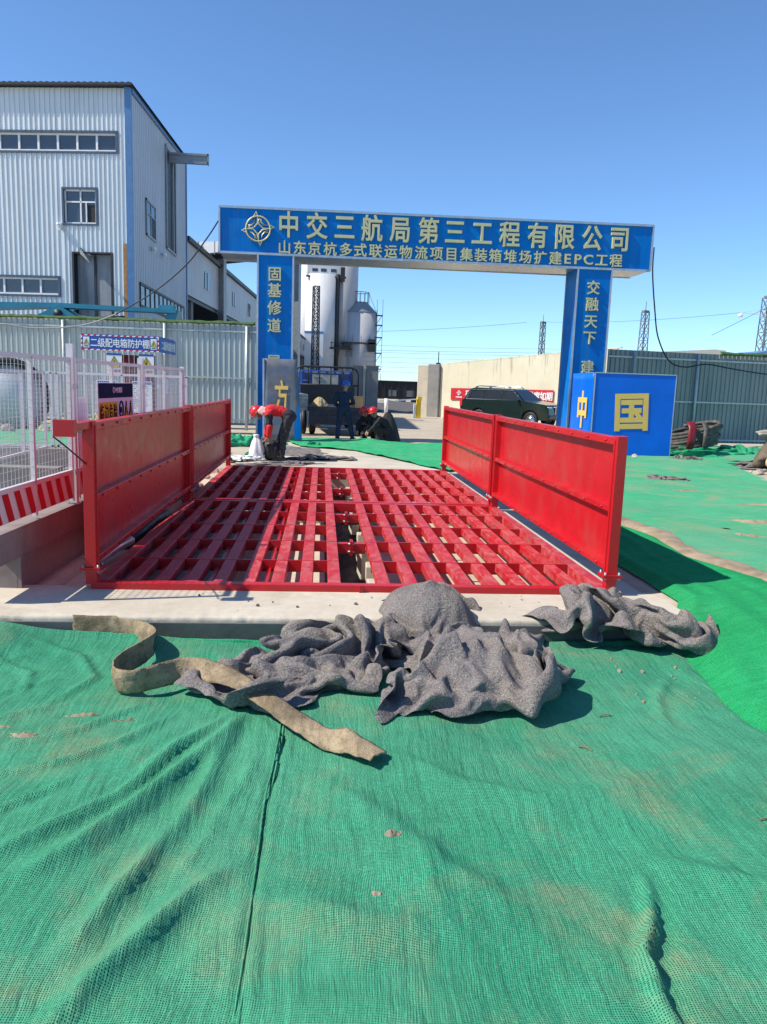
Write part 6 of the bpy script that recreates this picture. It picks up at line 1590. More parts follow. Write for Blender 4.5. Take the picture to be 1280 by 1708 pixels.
421557252,431558381,445571426,460587453,484591485,512598464,540575369,544551245,553529181,559511145,568503120,587500091,607502090,623503052,640502054,653502079,659501120,666501183,673509239,691508179,704515121,714515243,725517356,745520374,760530311,777528357,794527380,809531327,827538233,850541141,873537053,904531019,38567141,54560203,80557205,110556207,138568178,155584098,190601098,220618049,
246611099,267599110,282594130,312597242,344599353,355595304,362589234,365578175,360564127,368553040,383549046,381556132,408569208,409563348,420572433,443575484,477576542,504592534,536601499,551582400,564560344,577545284,591530277,598531211,614531187,619532092,636532051,653532047,668532041,680529102,672533180,683530231,700539237,715542328,740548339,751550404,765553435,773556367,789554436,815561401,
843565335,863569229,877571098,905569019,61579191,94571161,115580249,135579282,149592241,161613170,190627191,213637159,228621176,255620168,284620153,304618236,327604383,338594307,345596223,350583154,353574090,362567031,384565005,395561085,387578173,397581269,413581344,433578386,468574427,511580436,524588512,536609417,563596448,577575486,595563463,605560354,614560229,626559105,640562036,656558074,
675556032,690549044,674549119,694563259,710571366,729574359,741572334,751578357,763580430,781581415,793570283,827578196,848594178,866604250,888600185,903600019,80591207,114586152,132589190,140606249,156619292,168634262,178648198,194643261,217642276,242648233,267642216,288627277,303606369,316589346,328591201,336586076,349579020,364579040,378572063,393578062,404582111,401590179,418585253,438590334,
469598326,496585281,515575328,532586293,563590322,584584384,606581362,630581275,643581190,646588064,651589017,664579024,676573053,689573100,682584257,698600471,720605503,735594426,743591260,758593172,770599209,781591178,810597067,839601026,863605052,868617188,897619208,919625025,89595111,117599201,136608177,148626181,151642263,159655311,160665241,175665290,203664301,227668287,250657292,268639316,
279615332,296598286,311590141,329595038,351597055,366592067,379590051,393593056,410595061,411598161,420598239,440594286,467599263,494605196,513595169,528579104,559579121,587581132,610593097,623611081,632622080,645619052,659613052,671605022,684600058,683605197,699614389,714631550,728621558,744610376,758613170,774617081,788614043,802618085,823613087,840611111,864620045,878637150,914643201,937653016,
95596030,119606132,129619210,138631244,145645314,146667336,152678337,159690340,184694358,209688358,231670363,247648364,258626332,273612251,300600113,325608104,350606160,369610172,377610200,393611141,409618094,416615171,423612235,442612228,467615190,493616177,510620081,532617034,559616075,587620071,602633029,616644031,635643022,649640087,662636048,678630049,684627105,691631254,702623358,715634430,
732625373,754629202,772632124,788629159,799624116,815624137,824622132,841623170,867637076,889660138,932667193,943675014,89607070,113612122,131626141,135637201,133645310,138659394,147672428,155697474,173711474,198699472,213673422,225653376,244635291,261626199,283616057,320620088,346617216,362626215,376636267,388628336,406625274,422638240,439633282,452634265,470633227,491637185,515630134,540640084,
566636135,585639133,602647091,617660034,640659109,656662044,670653057,680649051,690647143,703638200,716640266,726630238,752646201,772648107,789640128,801640185,807633155,819638191,832636125,841634113,860654080,892676113,939686171,956683028,95616025,105622128,117627170,127641180,134651231,132661303,158657370,166680475,173697526,185686504,196673400,211660308,226646174,258633032,296635038,312625157,
334618293,347632265,365645337,392647339,402634407,425643384,443651362,461647373,481650368,501650342,521655241,547654211,565647216,587657174,599663107,618669122,644680061,667678089,681671037,695658032,707654087,716656178,721646141,740645097,764661119,784661138,795654086,805657113,810649067,823663096,829658024,843666052,862675052,897690083,938701129,959699030,108617001,120622069,115633125,113641196,
121653230,136664236,152660198,167670297,175684317,182690345,189677258,204667189,222656109,257652046,291647073,310637214,322628394,336646401,363634416,386646449,408655448,433660509,453666519,472671527,494674572,510682541,533679440,554670349,573675278,590682229,605686181,622690107,651696099,675690035,685678128,697668113,718665054,732669078,744669131,754667027,770669039,783675069,791682075,807692035,
813698116,825700115,836704062,852702057,872700058,897707066,931712053,958722027,98631046,121632036,126640076,116649140,113658194,134667194,145669101,156679136,171687138,184693169,197690157,208680141,223673133,248665137,280654188,301650310,313645489,333658527,369649547,398656545,418671595,444685631,459692655,473700674,497712685,517719664,539713603,563708480,579709372,599712311,617712237,628709128,
650708096,678703081,695691133,710684113,728685030,744686037,752693048,764692043,772691048,781695067,795702083,813718045,830723079,832724163,841721202,857719199,874717162,898726088,926736039,949742064,81648039,102647019,116652044,124659065,122666138,134683167,133684032,148692040,160702128,181706175,191704224,204698250,218692264,243682280,272672331,298671426,315669571,341669649,380672629,407676688,
423698688,446715748,459726775,473739778,497751789,518757783,537755715,560748574,582745449,602739342,617733220,630729092,655723086,677718137,696708098,713702080,726703040,737702091,743710034,752713081,764714017,774716058,790716144,813732119,836736059,848733127,845734219,853732280,871735204,897746099,928756091,945759033,69671124,89664130,98672084,108674078,115685054,123703113,123703032,143712056,
164725181,172724328,178724399,188720432,206717431,227706459,257697502,286696565,312698667,341702738,374709781,403721799,424735814,444748842,459768825,475783807,492793775,508793730,526792679,553787604,584781478,613775328,627769168,637756056,660740037,681730091,697724104,707718082,720721070,724721127,738727143,742733052,756737091,771734121,794739178,818740217,834743162,848749095,850751189,847752246,
871756184,904765147,931777068,957781041,78694030,73690136,84691196,100692196,105702183,109717148,123731132,141747148,150749301,159756389,168759445,179757501,193751558,213747598,244737644,276733699,304736774,333746836,362759889,393768888,423773870,441784851,460804849,475821795,494830735,520838663,541837596,565829523,596823375,616817211,633803131,647781036,664759112,681749080,692744101,703741086,
712741068,725744039,728751115,737757161,749759103,772760152,802757135,815759153,829760158,833753078,848765125,857776210,886784227,917790196,946799121,964802025,33704031,69714055,75720128,86721190,101724232,114735245,123755271,128776286,141784332,143795427,154803496,168796565,189785636,211775702,243772742,277770781,307768849,337768930,366769999,394782997,421799896,437812851,459830840,474846798,
492855687,524866541,551868411,573861312,596852165,615848119,623830084,653806052,670785139,687774130,700772083,708772048,717770071,726770024,740775057,736781141,751779145,775781108,803776084,817771060,823770072,836767072,851777065,872794150,897807163,925809176,955811132,974806074,723027,39733031,66743082,85752066,101759090,109771149,115788215,120805284,128822331,143834408,158841482,177837552,
198828621,220818692,250813762,284810812,314807846,344802875,371802894,395810895,414823870,434833821,457847764,473863765,493875664,526884488,549883317,571879216,590872084,616868034,630850050,655828093,667807174,686798182,705794142,715796094,724795108,733797079,740801019,748801080,756805132,782804088,806800090,818792023,831792032,833793112,851800101,877812102,900818113,926818147,951824079,977822035,
2763019,30765092,65772126,86783080,88799026,105804028,114817095,124837174,133860268,151875341,167880437,181877556,199869648,226860699,258853746,291850790,320847818,346845835,367844836,384845879,403849832,427854820,451863748,466870668,487880587,516889452,534897329,558901290,585892244,614881199,636862193,643833194,652825338,669830309,682826225,705819212,718821165,731823160,728822073,746824079,
765826055,790828055,809827072,821827033,836823021,848819070,857825134,881828061,900827099,932833179,967834134,982843013,23807020,42798035,68793101,90793182,97806152,94822080,107841021,124869090,139902193,163923229,181923296,198911417,215896524,234893651,265885689,295879729,322875757,344871777,362871805,379864784,394871829,419871758,444879733,460886698,476894597,500900494,521906462,544898492,
561878463,582862407,600846374,618847424,639864504,653874484,656869359,676859239,694850155,712849134,726849084,743845040,767850053,792854043,813855041,827854088,842850094,857846044,866843129,885838144,902839080,928837090,966850119,998849070,48822030,47812128,66802198,92803243,103810236,106826162,104854084,118892059,140932125,168959164,186968195,212951239,228935394,247920508,273914585,294903639,
316897695,338892711,358891713,377893715,396892705,417894682,435893682,444896716,460901703,482900664,505896639,525890634,542876608,564867580,586864554,603867530,621881542,632893518,646888430,668881304,687877193,703876136,721875092,744873059,768876026,796882042,824891048,847897065,862892085,872877071,882865062,893858116,907852124,927851080,958856058,999867031,59835040,57825153,66810276,81807285,
93820235,102844177,107880161,118912152,132938155,155956229,175974258,206969259,221960405,248945486,276933497,294922566,310914650,331910655,356914638,376916621,394915602,409914604,426911612,433911689,443911760,464906759,486898754,509893733,531894692,553893634,570889557,583882475,597882436,607888394,624885337,648890200,672897086,691898049,712895048,739900019,770905032,805918070,844942121,873956202,
885945170,892912174,899895128,906891076,916884064,928878040,947872082,979877017,70823043,71831177,72824310,86820301,93841227,90878147,102915125,109926186,120946176,140948281,166957336,194954316,211949456,240944558,269942554,288931587,309930631,334930579,358931520,377938540,386931485,398935516,413929496,419930576,424934676,447922692,473917725,493912757,510907683,531907628,550907555,563906449,
575905381,591906341,607908276,630914126,660926028,683933061,706929032,734930019,771933024,812950071,854983149,889999197,904988185,908953212,919936203,929929181,934915149,938908059,948894031,953892097,67808019,72819134,78831265,88834331,87862261,87910205,92938117,103941213,118960170,132966272,157952337,184938391,211923515,239920593,261939616,282945595,309945563,342952532,355951462,367959480,
375954404,389955432,402946405,410946466,421948547,434951629,446939731,472930754,491922674,505918585,521923457,535932324,545928241,566923207,584920166,604933080,641951042,675962026,704961019,733954104,768951106,803973016,849988018,877985060,893981044,907971055,908957057,921953066,928938050,948935069,965921030,972896012],
        52, 46, (1.42, 2.05, 0.4), (0.97, 4.83, -0.13), 0.0, 'tall grey felt blanket heap in the middle lapping onto the concrete kerb')
blanket([784423362,789448404,818452342,848458307,873473305,891495332,886531386,868565368,845586467,800612459,765643478,765691436,757742385,749786357,746823334,736852318,720870328,705876275,694874211,685858148,670860103,655852090,652856035,635866032,617887122,591918141,556916086,544885127,528877098,537852149,521845205,534843312,530819369,525795345,510801411,491796439,474750398,493721457,499659424,509629304,
486596238,458611324,472613402,484611468,483564481,491517521,512546419,533546239,558516080,572532037,566580131,577638160,567677207,557711211,569736175,582739239,589720312,600715327,768390411,789410413,818423428,843444416,864474403,872503340,871527335,842546412,801565452,763582526,744616513,756666422,747729278,722767257,713793290,706813349,704837406,692857402,685876347,673874279,672901223,656894223,
649904160,637917162,620946146,594958102,549945040,533924106,524901161,503882166,508871280,506855349,510831398,512823314,499808319,481805389,479774394,490723387,519681430,527653309,507615226,475596293,458595386,474598428,495572441,488529451,516523424,531537262,549524129,552535029,566582053,575626095,567656168,553683184,564711142,577715170,579702238,591708292,761373423,779393494,797423516,809454494,
830475421,846496352,841531305,808558368,769541438,747561479,745599449,763653334,744715188,731782107,714816087,703817167,686811310,680833440,675864459,661878399,655904344,652929334,636930292,622947244,605978270,583997235,541985136,511953088,499921058,488893153,477864253,479874337,487850366,484837381,474823335,462806325,469775344,500734328,529691361,545658277,525619270,492594326,465567368,462562429,
483550388,499531375,510506380,532511275,536504146,538544090,551585087,564624064,569657058,552661117,562688092,575693095,590691142,597717214,752353477,751400526,753443564,758482532,783493428,804490334,804528273,787548316,760553357,760582399,746610307,756648218,747692116,723752061,701792028,689816096,692779263,690814462,667842564,648854520,636884460,635923460,623951411,600948354,587959253,565980277,
525999260,490983149,484947138,467914097,450882201,447878292,455855310,452855397,451825422,449794402,450779309,485721282,518676301,541656192,534604273,493578274,463553307,456518400,478496425,491500321,511504304,521493280,519510194,521541121,533579125,542613078,548643028,549673030,548688082,560705031,580713049,600720114,728357510,725399552,715448544,718489523,742477458,766481358,771515267,771547252,
779573287,757586193,749613143,745632139,736669150,723717143,708767115,684791101,676771244,679786456,659816645,641832688,621846603,615888556,601925461,575959395,568938319,545940281,507966324,472979272,455961215,446918204,418899178,416880239,426853249,424852331,429825369,431805382,436773342,461726297,494677283,518656183,525596196,503561306,473530281,451493350,467478364,493464366,506467315,512464240,
517477169,522514076,523567048,522604079,530639074,531663022,533692095,549725116,556747069,575748034,703351544,694386489,689418466,701454461,713460410,735455369,743493283,744535222,759557141,746573041,731593050,729617079,728645111,721689101,703738091,675762090,674751238,672768481,643805608,633804736,616830710,599854582,588887465,560925459,542940409,516929367,486930343,463947362,444942354,426918334,
399911286,388889257,394859214,395836238,407813277,413790343,423769333,441742257,462689266,482646245,497604168,501555222,485511257,459475295,460450344,481449319,488444271,492446219,500448155,505483080,506540046,509588063,510624057,510655033,521696108,534742183,533775148,543773038,696361452,691344447,690360369,702398400,700419356,717425298,726442209,727484175,732518123,738539062,725565110,721597125,
716630115,711668063,700704026,676713083,670729262,660755463,634785570,620780651,607797654,596823535,569864490,549902427,528908429,498911448,472905422,458905446,443898433,425904455,410892392,394879363,383855334,375814319,380786287,392761254,406732311,418730248,433692239,448663253,463615236,477562203,474510209,465463226,458431282,461409344,469401265,472409186,477427117,491467133,491525106,489571044,
485606065,489642054,504692175,525762248,533795206,528801045,712351472,709336417,705320375,710355361,711392324,734394249,745406236,741442195,744482143,754511154,749544227,736583225,724624206,709668144,695708087,668706061,658700182,665720372,639748469,624758549,603772575,582806559,564844436,549880351,524894345,494888399,472868452,463864519,447862540,436845484,422849521,404856523,391840522,399805464,
398773442,383746395,370715314,386707218,414705173,425665210,437625263,455579258,456534191,452485197,441451242,435429305,434406265,446416204,458445155,481474058,472547114,470580090,460600036,466630036,480691140,502767252,516806229,528830058,730349427,730325430,725310370,722327333,717354271,735373312,748383328,748419304,745461241,747496238,746526312,734570346,725618319,704667233,684714124,652725099,
646690182,664692313,643722392,615736494,596751590,579782591,556824521,545849384,526862389,500863490,484860538,474831534,459816579,446807547,423802543,412814580,401829644,388822609,375801580,364799512,359784389,363753231,382711156,401669181,412633220,427596259,438558268,443524256,435493247,421460223,413428173,426419120,444432097,460492056,454552055,449579132,440606065,447638016,456689060,477746093,
499788138,511818046,751358387,754335349,748335299,744331257,735348230,735359217,733372315,732394366,740438309,747477308,732512342,720557384,704605361,700645205,682696125,659728192,642709271,643677309,641702426,624724553,598731664,578752687,564773584,548798458,524816484,523851575,504849632,483810539,460792520,453773565,434777598,416785655,405801736,377823727,350831690,337833612,338816499,341780313,
348729202,362684198,381654238,394616247,400593289,403562293,417531317,419512221,422485116,421474045,433494036,438522103,432555043,431580089,425613121,430645090,464659058,480696019,499745064,510785031,784373292,776392253,772399208,769408165,754407171,745399114,725386149,711385224,715435267,714472305,706492327,692539350,708591253,688630116,669674139,668699234,655698328,649659366,630680420,624704552,
602701670,576710665,572737583,547757487,534787544,546838632,523831693,498786556,465776461,444764490,439744561,422736661,402764783,367789784,333807742,306817703,302802599,328763489,318728375,328700347,334667313,351640317,358595293,361549314,375520300,396489338,397510230,409518157,409526089,406544073,420548117,415569065,421589161,435637195,460674165,484682077,508713060,522761063,792391218,786418298,
772445314,765457256,755443197,741427127,720425128,702408139,689411194,695451155,681477143,693514243,689562136,663610122,651641230,667652327,668665415,650673479,633672522,616690538,598701561,583687575,570708489,548718465,540747575,550799682,517802724,483777606,468753481,451742408,439713431,432692506,411707627,381738761,342771735,319789682,303772670,309744577,318701514,320666467,330627435,333585386,
338553309,345516316,361481335,372476217,384481141,390504099,390525170,393546153,403555169,413565137,431570185,449599201,462640192,478683140,493713116,515744130,795419188,786439240,782462264,771473195,764447151,751444069,724436062,701426056,684407074,670420113,656450109,665485279,656533214,639588219,652601313,659614407,661626491,637646552,617660620,606668573,606680485,590665429,570668407,552673488,
552704605,550749734,516765708,490759589,471733491,455717421,431693365,432643353,427633449,404679612,363718731,339745689,330730643,314702612,308667581,309635501,308606404,320570363,326525340,335481281,351447193,358441067,363470062,369497046,367523083,368540155,382560162,402577184,424579167,448583126,464620141,471653149,474707152,490736166,798449270,797457209,793472168,787448142,783439057,758417028,
735400027,717392068,698380068,674369059,666398183,653438260,631489181,634534314,653555415,653569471,636585522,626606635,605623652,601633571,609636452,583637434,564629398,559644509,555673655,545713770,522735662,502734562,476702518,454721516,431702455,419638354,408607361,413652464,381668635,352676749,331662771,323638714,324619627,314598533,303571427,304553311,317514283,322472224,335436120,337463006,
349482032,355495086,355520091,369511111,375541105,389573114,405604140,417605069,448621105,452642137,455685136,463742189,822455274,810458257,814445187,805422133,782390098,760364088,746347079,732338051,715334071,699346140,677367217,645399205,622443277,644482399,659511511,650530609,630536613,621558695,603578675,603591578,609597461,585604437,565611481,550618569,551641715,534685794,509720718,488719652,
462680641,453712661,436746629,413722502,402676392,398644409,390647475,377630579,368612648,368606716,348587661,326567534,304539446,298521346,303495252,318449217,320434097,322472108,330496046,338508075,346506136,362507163,378506159,389538109,394585067,405630095,421625039,431658079,434692100,437742155,809407334,810406314,810388259,803366215,768338147,768307048,755285065,738282086,724290147,705302188,
678320223,651360285,643405395,668441520,662461671,643472726,629481670,621509717,606526683,609546600,608554501,583567467,568580518,557587642,539607746,522653783,505690709,469685706,445684738,428720768,426756748,407762683,393719599,390668436,383624386,383588452,379574562,388604666,361573643,336557490,320523408,302497350,297476301,306445253,307442166,307464148,312489153,314493098,331483084,351472125,
361495212,373531203,380566132,390612119,396625023,410656039,413689091,409742121,791345329,799352384,811332354,801311279,756296233,781267119,772248091,751251175,728243250,718266297,701286364,677317430,671356532,675387715,653400822,631412816,630432711,614458726,612479657,608502600,602514526,582532499,573551565,548554660,519573729,511605814,480631789,442640782,432677813,432730818,423776831,405791758,
385768684,373696526,366640365,365596402,367591541,395601620,371555625,340534489,315499442,304478384,303460344,287452337,283464276,279474216,284486160,295476103,305473032,325458040,339478171,349522207,361563192,378594196,379626082,390660032,401699045,385745103,760293398,777286405,792282434,800263370,763268347,765250252,772226233,751207280,739221376,724222424,722250483,703276527,675292565,665316711,
651341833,640364806,630387753,613410728,610436642,602457579,589478542,576496561,560508625,524515667,511518788,489540858,459559843,435594845,438650873,449720854,445780802,428811749,403788663,380745552,360680437,356626438,371612501,403601562,378549612,347524471,331481389,319450405,313430338,304423280,289416240,283419172,291437137,283449065,289488043,310513043,328504165,330527191,343559126,358591135,
373627168,388651127,386690073,367745047,757298505,754282518,769260526,790239478,781228436,763230394,759219382,763197375,746189418,736199487,724214529,715243586,699264638,674266727,658276771,640304751,629339736,615371715,608403636,598425552,581443554,565458683,531461748,508468742,494476799,472495867,452526883,448573877,456630867,461693816,462753756,451789699,433794683,413771624,389722490,376656460,
386618480,406579509,389532569,359508475,342460413,342426325,334421253,326398226,317392169,300384178,297394094,273427064,267480101,285515131,304540175,324570234,326588168,344593098,350625087,357658099,359696078,343735036,780286527,778310561,774285614,788240576,794204514,779210547,766215566,768196521,766174488,750186520,737200575,729219627,716237685,694238749,670240727,653276694,645319707,633353700,
620385648,605396568,581414614,542428737,520419836,503428778,487449790,463467820,455505819,464560786,469607773,476655805,476706750,466746645,452753686,428758676,408738567,389666518,408627528,423573515,400517533,377490472,355439435,345400317,349378253,330365235,315348197,295345168,274373118,256420154,256473222,264511209,286557217,312594293,319614252,338622187,337643080,341666044,342700117,317724046,
797250528,802275531,812259606,813211625,802173590,796197665,788223725,781207710,778179638,759180591,748177596,740190671,721199701,699212702,681237686,680284712,671319756,650358744,635372673,608365609,583382627,547398716,519393755,501391756,483419737,469450722,474497691,495547653,501588659,495624687,491656656,480694605,458711582,438700617,418706695,392664697,408625662,417563643,409507615,386478554,
378428493,358367386,341337330,316326297,291343283,265349245,248392223,231436176,235486204,244509276,267569244,294611303,313635325,321652200,318630121,311665068,307681110,280707047,804201479,812202524,827180498,838158515,832139529,814166655,809209755,794203806,782187742,765161648,755148580,733149647,715163679,698174672,691217653,692272667,687314745,671350739,651367646,621370538,592371504,576390521,
552374578,523387611,505414613,512453598,535495543,556535486,552568475,535600501,516621522,498627530,478626532,451626574,428630659,398629794,383603774,396549745,391503694,378462631,356409551,342368430,316365352,298342387,264340353,235376310,211409220,206451176,213486177,225519250,246573269,270613316,287645307,297647209,299614112,295624038,269644092,243673033,799191430,814182449,827142436,840116414,
858136400,842129539,833166689,814179789,795177778,781154651,761126552,735145554,720174579,696161606,696211605,685253596,688307633,681338678,645342631,624359508,608368363,595376280,582388327,558400453,540424515,541456480,569483387,579512304,566526314,550547310,535553419,518554501,498553549,467553594,438556601,418559763,380557853,359527818,357491707,346436656,332404505,324389331,301375306,275371398,
242361424,203384334,186414221,188445189,201480210,214527244,224573257,242607255,260628209,278610182,286588116,267593045,238610077,213648033,791168427,805159414,827140375,846100335,864106311,865107419,851112580,828138716,804156738,785137698,769116622,723123621,714150523,697178548,676200611,668240614,679285626,672315626,641315600,613335472,612343277,609366134,589381136,584414238,571434378,549441368,
568464312,575484237,567498192,553487247,542493339,529488432,510484509,481484588,442493560,421500680,403500852,368496784,337463772,320427662,309409458,301397290,284386260,261396411,242403474,220404355,185420288,171443226,185481194,194517243,202561192,214577137,231554138,247524177,251524088,239546034,214589034,187635102,798199325,800174334,823140312,851106238,871086194,878074276,858076431,833093614,
811121667,796104705,773085642,733091583,715119509,695153500,682195521,674231534,666265564,655294567,646320498,616315418,597331275,601344088,581372030,567397068,567423203,555440298,556457271,567452180,566466087,545470112,531460197,518439306,496428423,466449487,443445595,409460643,403455822,367469858,346424771,311414722,291417559,287414422,275402373,257417409,249429470,234425483,212428419,180434346,
184467280,179509244,182544180,197510096,216460093,233425098,234444027,209509023,173578066,132633096,829201347,830179284,859141260,884100167,883096065,873073113,855064283,831061437,809061524,790061551,768069531,747097477,734127431,713151437,696196465,678226469,677257475,662284477,643317405,625321320,601304235,587330139,572354064,554376091,556403220,551419313,544435266,548440176,548436092,532428060,
511419123,496404218,483385338,461404425,436408538,402418640,391408810,354424920,348379776,317375716,275396664,263396561,256382473,243403397,241428329,236458309,226471380,188449447,182458373,175486313,166522221,178487092,195433097,205395125,199421028,169495025,133563121,97599057,850219364,853186302,882145164,910091066,893068077,877059041,850065147,834081261,820091337,802105356,782110373,768127389,
754151407,724172395,688179377,668208356,668243360,677272388,646304300,628329195,605301134,579312122,570342139,568376179,548377311,545390442,531396390,528406274,529392198,508385191,492365156,476369162,466366248,452362348,425366469,391381608,374373804,343392965,331364792,320347678,279371637,249368611,233384528,227416408,219428301,212454249,224484299,205482403,173466471,158461397,154485254,154505140,
169457125,164428114,147430031,124491029,105525116,109549037,863234437,866191382,893147231,920087139,910047094,882038155,852041220,827052267,810071243,809105220,796124226,782142290,748138325,712153285,697175289,691201277,692224312,679261271,656297216,634319118,611315045,583315041,561331081,560353225,555349466,525323590,512343596,499353477,491348379,482330320,467338256,456346180,447374186,432377297,
407366433,379351598,373341804,347364999,331346851,312328727,284341613,258346561,231357514,212393471,204433390,218455330,208475324,205500376,203519442,182525461,149493388,128491232,120490162,110469115,95458091,83485047,75517074,82555039,884255487,887217478,889174363,893121330,888087375,871060439,846038431,816027398,797045369,784074323,778097263,768115251,733093301,722137229,726176258,718202240,
705229197,688256164,675287122,648288119,620279081,589272042,565288088,568318235,551306526,521278693,498291654,480307559,470304469,466310389,448317310,440335250,427359229,399366277,378332418,358319565,357318764,340332969,315345906,302331804,278321692,257318620,238336602,222367582,213407561,217435492,214462466,225496457,237523363,221547359,179543388,134500334,104484278,82494231,72501162,55496114,
53504050,60529026,901254456,916236530,912191517,903146509,909106500,897069473,869031449,838008396,811000314,788014258,766037249,748056238,739089207,754138224,755175251,744203220,731228177,714253103,691261073,656245080,621236048,601218101,574236126,580274228,567271549,518244629,493260609,481274539,471275436,458285382,447289264,430322201,405334236,367307304,335281400,333251527,349254696,332279864,
306295932,283293869,262290784,246296696,232308611,218326591,205346608,196372624,202422619,227478544,249523429,241563408,193571407,144539348,114526269,86520202,59541144,49538058,33531031,28512027,915227412,932237451,935197471,933162430,927126352,919081329,894031336,863006283,836002190,815026123,790049135,764065131,765104154,753132167,764160168,760195146,747216113,723232032,680206053,632183108,
623165047,601169035,584187127,603231343,551233466,508224528,495222552,477244508,460260479,447265379,430287288,415308157,386326153,348289244,334236372,330189477,333176570,324193700,314239719,305259707,288284729,258267704,222274594,210297460,196308417,183331452,172368555,185438608,208508558,209549490,177572482,136560400,105537318,91549176,55566105,28569085,32591024,25578000,934259381,946233399,
952204415,956163349,959117284,946087242,914039240,881004212,852010138,829047149,806072114,778085081,754103085,750140123,743167174,735192146,735193074,719190035,675162028,641147081,626125100,616111146,614140284,594183310,537194383,528186549,501194501,474225426,445240453,428280425,408291286,399287138,377289085,334290153,318241311,323171407,313147495,302163587,310210590,309251605,298294652,263286624,
229259538,206268381,208301290,193326330,171353434,154391504,153449539,155513551,145546479,121567429,107564333,76557235,48592130,8591077,2608034,25621017,970294465,966263468,972216399,976161301,979129178,967092163,939046156,897010132,856002089,837054085,814094102,786106058,757125041,736137090,724167155,714207123,713196079,698167086,689143088,669127096,660124181,645148314,622160386,591165347,
547154347,525146501,492168498,457205395,423246362,394287378,390274225,394234118,375234046,335259096,304244205,310199371,299181456,302192526,292223534,299256555,291305560,269279582,242257475,215257296,199285194,194322242,171356344,151391402,130414397,116453463,112504442,106533409,91554382,69542263,42586166,16614113,635076,27666021,997339625,999302524,994230434,993171296,995116213,987091128,
959048107,917004129,867007060,829037031,813092047,790120102,771147062,745159063,720160125,702201133,692198082,685178125,689162177,685157219,663191238,637213292,621215361,600197404,567153386,521152369,482170415,441201431,401242403,375266333,399231230,406207104,377210085,328228059,294234174,295242313,308250397,294258410,296275444,289295459,289281524,265288480,251233390,215216267,192250203,180304199,
159341286,150381328,140427328,113431312,90451370,83489339,72516330,45548290,22590208,6605159,24642106,35717085],
        58, 34, (1.36, 1.1, 0.36), (2.1, 5.34, -0.1), 0.0, 'grey felt blanket heap at right beside the bright green net')


SP = [((-1.66, 5.262, -.075), (0, .05, 1)), ((-1.45, 5.255, -.08), (0, .1, 1)), ((-1.26, 5.24, -.08), (0, .25, 1)), ((-1.14, 5.13, -.075), (.15, .3, 1)),
      ((-1.06, 4.95, -.06), (.1, .05, 1)), ((-1.075, 4.76, -.055), (-.05, 0, 1)), ((-1.14, 4.56, -.055), (-.08, 0, 1)), ((-1.165, 4.38, -.055), (-.1, -.05, 1)),
      ((-1.11, 4.245, -.055), (-.05, -.1, 1)), ((-1.0, 4.22, -.05), (0, -.08, 1)), ((-.89, 4.30, -.045), (0, .1, 1)), ((-.77, 4.37, -.035), (.1, .45, 1)),
      ((-.62, 4.32, -.015), (.3, .8, .6)), ((-.44, 4.15, .0), (.5, .85, .15)), ((-.28, 3.97, -.02), (.55, .8, .02)), ((-.10, 3.77, -.06), (.6, .75, .04)), ((.03, 3.63, -.08), (.6, .72, .12)),
      ((.12, 3.55, -.07), (.5, .62, .5)), ((.20, 3.48, -.065), (.6, .8, .12)), ((.30, 3.39, -.07), (.62, .78, -.12))]
def catmull(pts, n):
    out = []
    P = [pts[0]] + pts + [pts[-1]]
    for i in range(1, len(P) - 2):
        for k in range(n):
            t = k / n; a, b, c, d = (Vector(P[i + q]) for q in (-1, 0, 1, 2))
            out.append(.5 * ((2 * b) + (c - a) * t + (2 * a - 5 * b + 4 * c - d) * t * t + (3 * b - a - 3 * c + d) * t ** 3))
    out.append(Vector(pts[-1])); return out
C_ = catmull([p for p, w in SP], 8); W_ = catmull([w for p, w in SP], 8)
P = []; NW = 9
for i, (p, w) in enumerate(zip(C_, W_)):
    w = w.normalized(); t = (C_[min(i + 1, len(C_) - 1)] - C_[max(i - 1, 0)]).normalized(); nrm = w.cross(t)
    hw = .072 + .004 * nz(i * .2, 0, 1, 2) + (.018 if i < 12 else 0)
    for k in range(NW):
        s = k / (NW - 1) * 2 - 1
        e = .008 * nz(i * .35, s * 2, 1, 4) + .012 * s * s
        q = p + w * (hw * s + (.005 * nz(i * .9, s, 1, 7) if abs(s) == 1 else 0)) + nrm * e + (t * (.02 * nz(s * 3, 1, 1, 3)) if i in (0, len(C_) - 1) else Vector())
        P.append(q)
m = MB(); m.grid(P, NW, len(C_)); o = m.build('flat_belt', STRAP)
md = o.modifiers.new('t', 'SOLIDIFY'); md.thickness = .007; md.offset = 0
tag(o, 'muddy brown flat belt curling from the kerb across the green net', 'belt')
# offcut of galvanised duct behind the blankets
root = empty('metal_offcut', (.27, 5.28, -.10), R(-22), 'ribbed galvanised metal offcut between the two front blankets', 'metal offcut')
m = MB()
for i in range(9): m.b2((i * .022, 0, .0), (i * .022 + .014, .14, .055)); m.b2((i * .022 + .014, 0, .0), (i * .022 + .022, .14, .048))
m.build('ribbed_plate', SILVER, root)
